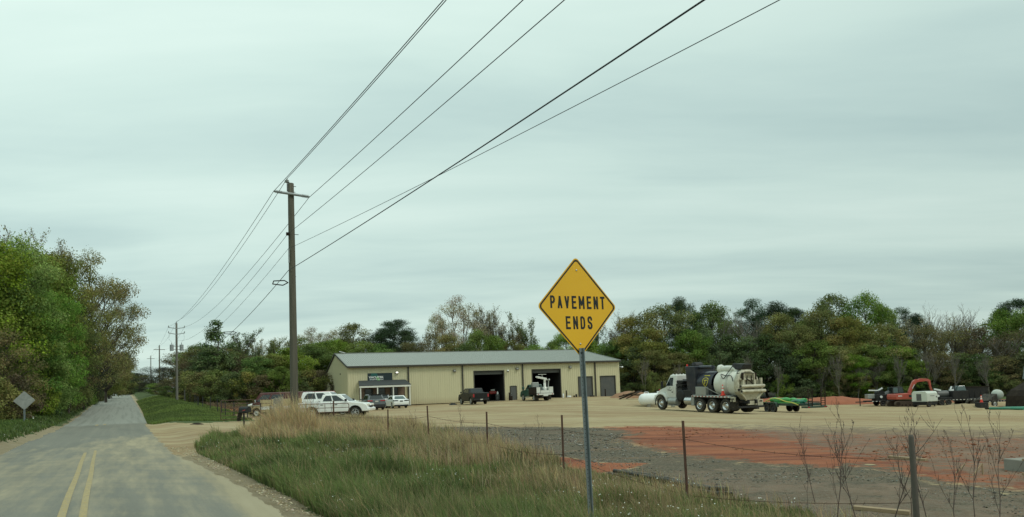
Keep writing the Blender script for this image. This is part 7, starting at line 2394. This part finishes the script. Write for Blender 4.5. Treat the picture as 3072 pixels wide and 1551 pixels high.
def make_bare(seed, H_=15., R_=5., bark='bark_pale', levels=4, buds=0, bcol=(.2, .2, .1), bsize=.16, stems=1, r0=.20, up=.55):
    rnd = random.Random(seed)
    mb = MB(); ends = []

    def grow(p_, d, L_, r_, lvl):
        n = 5
        pts = [p_.copy()]; q = p_.copy(); dd = d.copy()
        for i in range(n):
            dd = (dd + Vector((rnd.uniform(-.15, .15), rnd.uniform(-.15, .15), .05))).normalized()
            q = q + dd * L_ / n; pts.append(q.copy())
        mb.tube(pts, [max(.010, r_ * (1 - .62 * i / n)) for i in range(n + 1)], 6 if lvl == 0 else 4 if lvl == 1 else 3, False)
        if lvl < levels:
            for k in range([7, 5, 4, 4, 3][lvl]):
                i = rnd.randint(2 if lvl == 0 else 1, n)
                a = rnd.uniform(0, 2 * PI)
                sd_ = Vector((math.cos(a), math.sin(a), rnd.uniform(-.1, .5)))
                grow(pts[i], (dd * up + sd_.normalized() * (1 - up)).normalized(), L_ * rnd.uniform(.38, .62), r_ * .50, lvl + 1)
        if lvl >= levels - 1: ends.extend(pts[1:])
    for s_ in range(stems):
        a = rnd.uniform(0, 2 * PI)
        d0 = Vector((math.cos(a) * .22 * (stems > 1), math.sin(a) * .22 * (stems > 1), 1)).normalized()
        grow(Vector((0, 0, -.4)), d0, H_ * .56, r0, 0)
    V = np.array(mb.v); zmax = V[:, 2].max(); rmax = np.percentile(np.hypot(V[:, 0], V[:, 1]), 98)
    kz, kr = H_ / zmax, R_ / rmax
    mb.v = [(x * kr, y * kr, z * kz) for x, y, z in mb.v]
    crown = None
    if buds:
        E = np.array(ends) * np.array([kr, kr, kz])
        E = E[RNG.integers(0, len(E), buds)] + RNG.normal(0, .16, (buds, 3))
        colr = cvar(bcol, buds, .2)
        crown = cards('crown', E, bsize * RNG.uniform(.6, 1.4, buds), colr, M['leaf'], .6, .1)
    return (mb.mesh('trunk', M[bark]), crown, H_, R_)


FRESH = ((0.18, 0.2722, 0.045), (0.144, 0.2228, 0.042), (0.216, 0.297, 0.06))
MIDG = ((0.1633, 0.2338, 0.0554), (0.1361, 0.2005, 0.0515), (0.198, 0.2628, 0.0673))
OLIVE = ((0.2313, 0.2357, 0.0726), (0.1875, 0.1978, 0.0638), (0.2687, 0.2472, 0.088), (0.16, 0.1782, 0.0572))
BROWN = ((0.18, 0.162, 0.077), (0.156, 0.144, 0.0726), (0.198, 0.1656, 0.088))
DARK = ((0.0517, 0.0862, 0.0396), (0.0414, 0.0725, 0.0363), (0.0655, 0.1, 0.0429))
CEDAR = ((0.0476, 0.056, 0.0336), (0.0588, 0.0532, 0.0364), (0.0392, 0.0504, 0.0308))
PALE = ((0.3737, 0.3513, 0.1869), (0.3214, 0.3214, 0.1581), (0.4037, 0.3363, 0.2156))
BLUEG = ((0.1148, 0.1562, 0.0638), (0.0945, 0.135, 0.055), (0.135, 0.175, 0.0682))
PROT = {
    'fresh': [make_tree(s_, 15, 5.0, .08, 70, 360, .22, FRESH, 1.35) for s_ in (1, 2)],
    'mid': [make_tree(s_, 14, 4.8, .14, 66, 330, .25, MIDG, 1.35) for s_ in (3, 4, 5)],
    'olive': [make_tree(s_, 14, 5.0, .08, 70, 320, .24, OLIVE, 1.40) for s_ in (6, 7, 8)],
    'brown': [make_tree(s_, 11, 4.6, .06, 54, 200, .21, BROWN, 1.25) for s_ in (9, 10)],
    'pine': [make_tree(s_, 18, 3.9, .46, 44, 460, .36, DARK, 1.25, 'flat', .5, flat=.62, needles=True, tr=.24) for s_ in (11, 12, 13)],
    'cedar': [make_tree(s_, 8, 3.6, .03, 48, 260, .22, CEDAR, .85, 'round', .45, needles=True, tr=.14) for s_ in (14, 15)],
    'pale': [make_tree(s_, 18, 6.2, .26, 76, 210, .20, PALE, 1.3, 'round', .5, 'bark_pale', .24, multi=3) for s_ in (16, 17)],
    'grove': [make_tree(s_, 18, 8.0, .16, 90, 250, .22, OLIVE[:3] + ((.20, .225, .085),), 1.45, 'round', .42, 'bark', .34) for s_ in (18, 27)],
    'blue': [make_tree(s_, 13, 4.2, .14, 60, 320, .24, BLUEG, 1.25, 'cone', .5) for s_ in (19, 20)],
    'shrub': [make_tree(s_, 4.0, 2.6, .04, 30, 190, .19, c_, .72, 'round', .5, tr=.07) for s_, c_ in ((21, MIDG), (22, BLUEG), (23, OLIVE), (24, BROWN))],
    'poplar': [make_tree(s_, 13, 4.4, .06, 62, 140, .26, ((.110, .165, .060), (.080, .130, .050), (.145, .195, .080)), .85, 'cone', .45, 'bark_pale', .16, wig=.6) for s_ in (25, 26)],
    'bare': [make_bare(s_, 16, 5.8, 'bark_pale', 4, 0, stems=2) for s_ in (31, 32)],
    'budding': [make_bare(s_, 16, 5.2, 'bark', 4, 9000, (.28, .26, .15), .20, stems=2) for s_ in (33, 34)],
    'sparse': [make_bare(s_, 13, 4.4, 'bark', 4, 5200, (.17, .21, .09), .21, stems=1) for s_ in (35, 36)],
}
LOOK = {'fresh': 'bright fresh-green broadleaf tree', 'mid': 'mid-green broadleaf tree', 'olive': 'yellow-olive broadleaf tree', 'brown': 'brownish budding tree', 'pine': 'dark clump-topped pine', 'cedar': 'dark low cedar',
        'pale': 'tall cream-budded tree', 'grove': 'huge spreading olive oak', 'blue': 'dull blue-green tapering tree', 'shrub': 'leafy shrub', 'poplar': 'pointed pale-stemmed tree', 'bare': 'leafless pale-branched tree', 'budding': 'twiggy tree with buff buds', 'sparse': 'thin see-through green tree'}
NAMEK = {'pine': 'pine_tree', 'cedar': 'cedar_tree', 'shrub': 'shrub', 'bare': 'bare_tree'}
CATK = {'pine': 'pine tree', 'cedar': 'cedar tree', 'shrub': 'shrub', 'bare': 'bare tree'}
cnt = {}
PLACED = []


def tree(kind, px, top, depth, wpx=None, where='', v=None):
    """WPX: half width of the crown in photo pixels"""
    ps = PROT[kind]
    k = cnt.get(kind, 0); cnt[kind] = k + 1
    tm, cm, H_, R_ = ps[k % len(ps) if v is None else v]
    g0 = on(px, depth)
    hh_ = at(px, top, depth).z - g0.z
    sc = hh_ / H_
    sr = (wpx / FPX * depth) / R_ if wpx else sc * random.uniform(.9, 1.1)
    root = thing(NAMEK.get(kind, 'tree'), '', CATK.get(kind, 'tree'), g0, random.uniform(0, 2 * PI))
    root.scale = (sr, sr, sc)
    link('trunk', tm, root)
    if cm is not None: link('crown' if kind != 'shrub' else 'foliage', cm, root)
    PLACED.append((where, kind, px, root))


W = 'in the roadside wood on the left'
for a in (('olive', 150, 752, 86, 115), ('olive', 70, 770, 84, 110), ('mid', 150, 830, 80, 90), ('fresh', -70, 690, 57, 175), ('fresh', 42, 705, 61, 150), ('mid', 120, 752, 72, 130), ('fresh', 165, 870, 66, 90), ('budding', 95, 692, 88, 120), ('grove', 175, 742, 92, 150), ('grove', 262, 752, 104, 150),
          ('grove', 318, 835, 122, 100), ('cedar', 232, 905, 86, 60), ('cedar', 250, 1015, 90, 60), ('mid', 60, 900, 60, 120), ('olive', 330, 1015, 150, 60), ('olive', 300, 1050, 135, 55), ('brown', 12, 985, 53, 110), ('fresh', 118, 985, 62, 90), ('brown', 205, 1040, 78, 70),
          ('olive', 362, 1080, 200, 50), ('mid', 345, 1100, 185, 40), ('mid', 390, 1115, 290, 42), ('olive', 425, 1122, 330, 50), ('mid', 405, 1150, 320, 40), ('shrub', 395, 1165, 310, 34), ('shrub', 365, 1160, 250, 26),
          ('shrub', -20, 1130, 50, 95), ('shrub', 40, 1120, 54, 80), ('shrub', 95, 1115, 60, 75), ('shrub', 140, 1125, 66, 65), ('shrub', 180, 1120, 74, 60), ('shrub', 215, 1130, 84, 50), ('shrub', 245, 1140, 96, 40), ('shrub', 270, 1140, 112, 36), ('shrub', 295, 1145, 130, 30), ('shrub', 318, 1150, 155, 24),
          ('mid', 205, 930, 74, 75), ('mid', -10, 830, 58, 140)):
    tree(*a, where=W)
W = 'on the right of the far road'
for a in (('cedar', 418, 1118, 215, 50), ('cedar', 452, 1098, 175, 58), ('cedar', 492, 1100, 150, 58), ('cedar', 522, 1112, 138, 50), ('brown', 500, 1138, 128, 40), ('shrub', 468, 1150, 140, 34), ('shrub', 505, 1158, 118, 28), ('cedar', 385, 1140, 270, 30)):
    tree(*a, where=W)
W = 'behind the fenced field'
for a in ((kk, pp, tt - (8 if kk != 'poplar' else 0), dd + (14 if pp > 890 and kk != 'shrub' else 0), ww * 1.25) for kk, pp, tt, dd, ww in (('olive', 545, 1062, 165, 55), ('mid', 588, 1040, 160, 48), ('olive', 600, 1050, 140, 62), ('poplar', 652, 958, 118, 78), ('blue', 640, 1040, 122, 80), ('sparse', 722, 985, 124, 56), ('mid', 700, 1062, 120, 62), ('olive', 690, 1045, 135, 70), ('brown', 742, 1072, 118, 56), ('budding', 725, 1035, 138, 60), ('sparse', 785, 1035, 128, 50), ('budding', 800, 1020, 140, 56), ('mid', 775, 1075, 116, 55), ('olive', 812, 1068, 118, 55), ('blue', 835, 1078, 126, 50),
          ('mid', 870, 1050, 120, 62), ('sparse', 830, 1010, 132, 48), ('mid', 925, 1040, 118, 70), ('olive', 905, 1018, 130, 60), ('mid', 968, 1030, 122, 55), ('shrub', 570, 1122, 112, 40), ('shrub', 610, 1120, 108, 44), ('shrub', 655, 1118, 106, 46), ('shrub', 700, 1125, 104, 44), ('shrub', 745, 1125, 104, 44), ('shrub', 790, 1130, 104, 44), ('shrub', 835, 1128, 106, 46), ('shrub', 880, 1120, 108, 48), ('shrub', 925, 1118, 110, 48), ('shrub', 955, 1115, 112, 40), ('brown', 560, 1090, 120, 36), ('mid', 845, 1105, 104, 40))):
    tree(*a, where=W)
W = 'behind the workshop roof'
for a in ((kk, pp, tt, dd + 24, ww * 1.15) for kk, pp, tt, dd, ww in (('pale', 945, 980, 140, 60), ('pale', 1010, 985, 144, 50), ('olive', 1065, 965, 140, 60), ('mid', 1000, 1015, 126, 62), ('pine', 1150, 985, 138, 45), ('pine', 1190, 953, 134, 58), ('pine', 1218, 990, 130, 42), ('brown', 1305, 985, 132, 48), ('mid', 1085, 1020, 124, 60), ('mid', 1140, 1030, 124, 50),
          ('pale', 1385, 885, 138, 78), ('pale', 1320, 935, 142, 45), ('budding', 1505, 908, 138, 62), ('budding', 1450, 930, 142, 45), ('sparse', 1605, 930, 132, 58), ('sparse', 1570, 970, 136, 40), ('olive', 1345, 1000, 124, 50), ('mid', 1440, 985, 124, 42), ('mid', 1490, 1002, 124, 45), ('olive', 1540, 1018, 126, 45), ('brown', 1560, 995, 130, 36), ('fresh', 1700, 992, 126, 52), ('mid', 1660, 1022, 124, 40), ('olive', 1235, 1022, 122, 50), ('brown', 1275, 1020, 122, 42), ('mid', 1400, 1025, 122, 45), ('mid', 1610, 1030, 122, 48))):
    tree(*a, where=W)
W = 'in the forest edge behind the yard'
for a in ((kk, pp, tt, dd + 4, ww * (1.3 if kk not in ('bare', 'pine') else 1.1)) for kk, pp, tt, dd, ww in (('budding', 1850, 928, 132, 55), ('sparse', 1790, 960, 130, 45), ('mid', 1760, 1010, 126, 60), ('olive', 1905, 945, 122, 62), ('olive', 2000, 912, 120, 88), ('olive', 1950, 980, 116, 60), ('pine', 2052, 890, 136, 50), ('mid', 2140, 903, 128, 60), ('pine', 2095, 930, 132, 45), ('bare', 2195, 915, 120, 50), ('bare', 2255, 905, 119, 62), ('pine', 2268, 896, 138, 55), ('pine', 2330, 905, 138, 60), ('pine', 2390, 915, 134, 50), ('olive', 2345, 935, 122, 55), ('olive', 2400, 970, 118, 55),
          ('mid', 2505, 876, 134, 58), ('olive', 2470, 922, 121, 72), ('olive', 2545, 945, 118, 60), ('fresh', 2605, 875, 130, 62), ('fresh', 2650, 905, 128, 50), ('pine', 2715, 922, 134, 50), ('pine', 2755, 940, 132, 40), ('olive', 2650, 968, 117, 70), ('bare', 2840, 896, 126, 92), ('bare', 2930, 925, 124, 62), ('brown', 2780, 975, 118, 70), ('budding', 2800, 950, 124, 60), ('brown', 2870, 985, 118, 70), ('brown', 2950, 975, 117, 70), ('pine', 3060, 888, 130, 50), ('mid', 3010, 925, 124, 55), ('mid', 3095, 915, 122, 60), ('bare', 3000, 985, 114, 70), ('brown', 3055, 985, 115, 70), ('budding', 2900, 960, 126, 55),
          ('blue', 1905, 1040, 114, 55), ('olive', 1965, 1045, 112, 50), ('mid', 2080, 985, 116, 60), ('blue', 2125, 985, 118, 60), ('blue', 2190, 1000, 118, 60), ('blue', 2245, 1010, 117, 60), ('blue', 2300, 1000, 117, 60), ('blue', 2350, 1030, 115, 55), ('olive', 2035, 1055, 113, 48), ('mid', 2450, 1020, 114, 60), ('olive', 2520, 1035, 113, 60), ('fresh', 2560, 1060, 112, 45), ('mid', 2610, 1030, 114, 60), ('mid', 2690, 1035, 114, 62), ('blue', 2740, 1045, 114, 60), ('brown', 2820, 1055, 113, 60), ('blue', 2880, 1060, 113, 60), ('blue', 2940, 1060, 113, 60), ('brown', 3000, 1065, 112, 60), ('blue', 3060, 1060, 112, 60), ('blue', 2400, 1060, 114, 55), ('mid', 1880, 1000, 124, 50), ('mid', 1835, 1020, 122, 50), ('mid', 2180, 960, 124, 55), ('mid', 2430, 950, 128, 50), ('mid', 2580, 960, 124, 50), ('blue', 2000, 1010, 118, 60),
          ('sparse', 2130, 1050, 112, 45), ('bare', 2105, 1085, 111, 30), ('bare', 2460, 1080, 111, 34), ('bare', 2570, 1085, 110, 32), ('sparse', 2740, 1100, 110, 40), ('bare', 2785, 1030, 111, 50), ('bare', 2630, 1075, 111, 36), ('bare', 1935, 1060, 108, 22), ('bare', 2030, 1080, 108, 20), ('bare', 2250, 1050, 108, 26), ('bare', 2330, 1075, 108, 20), ('bare', 2515, 1040, 107, 24), ('bare', 2690, 1050, 107, 26), ('bare', 2860, 1040, 107, 30), ('bare', 2965, 1050, 107, 30))):
    tree(*a, where=W)
for k in range(19):
    tree('shrub', 1880 + k * 66 + random.uniform(-24, 24), random.uniform(1105, 1165), random.uniform(112, 116), random.uniform(26, 44), where=W, v=(1, 0, 1, 0, 3, 2)[k % 6])

from collections import defaultdict
grp = defaultdict(list)
for wh, kind, px, root in PLACED: grp[(wh, kind)].append((px, root))
for (wh, kind), lst in grp.items():
    lst.sort(key=lambda q: q[0])
    for i, (px, root) in enumerate(lst):
        root['label'] = f'{LOOK[kind]} {wh}' if len(lst) == 1 else f'{LOOK[kind]} {wh}, {ORD[i]} from the left'
        if len(lst) > 1: root['group'] = f'{LOOK[kind]}s {wh}'
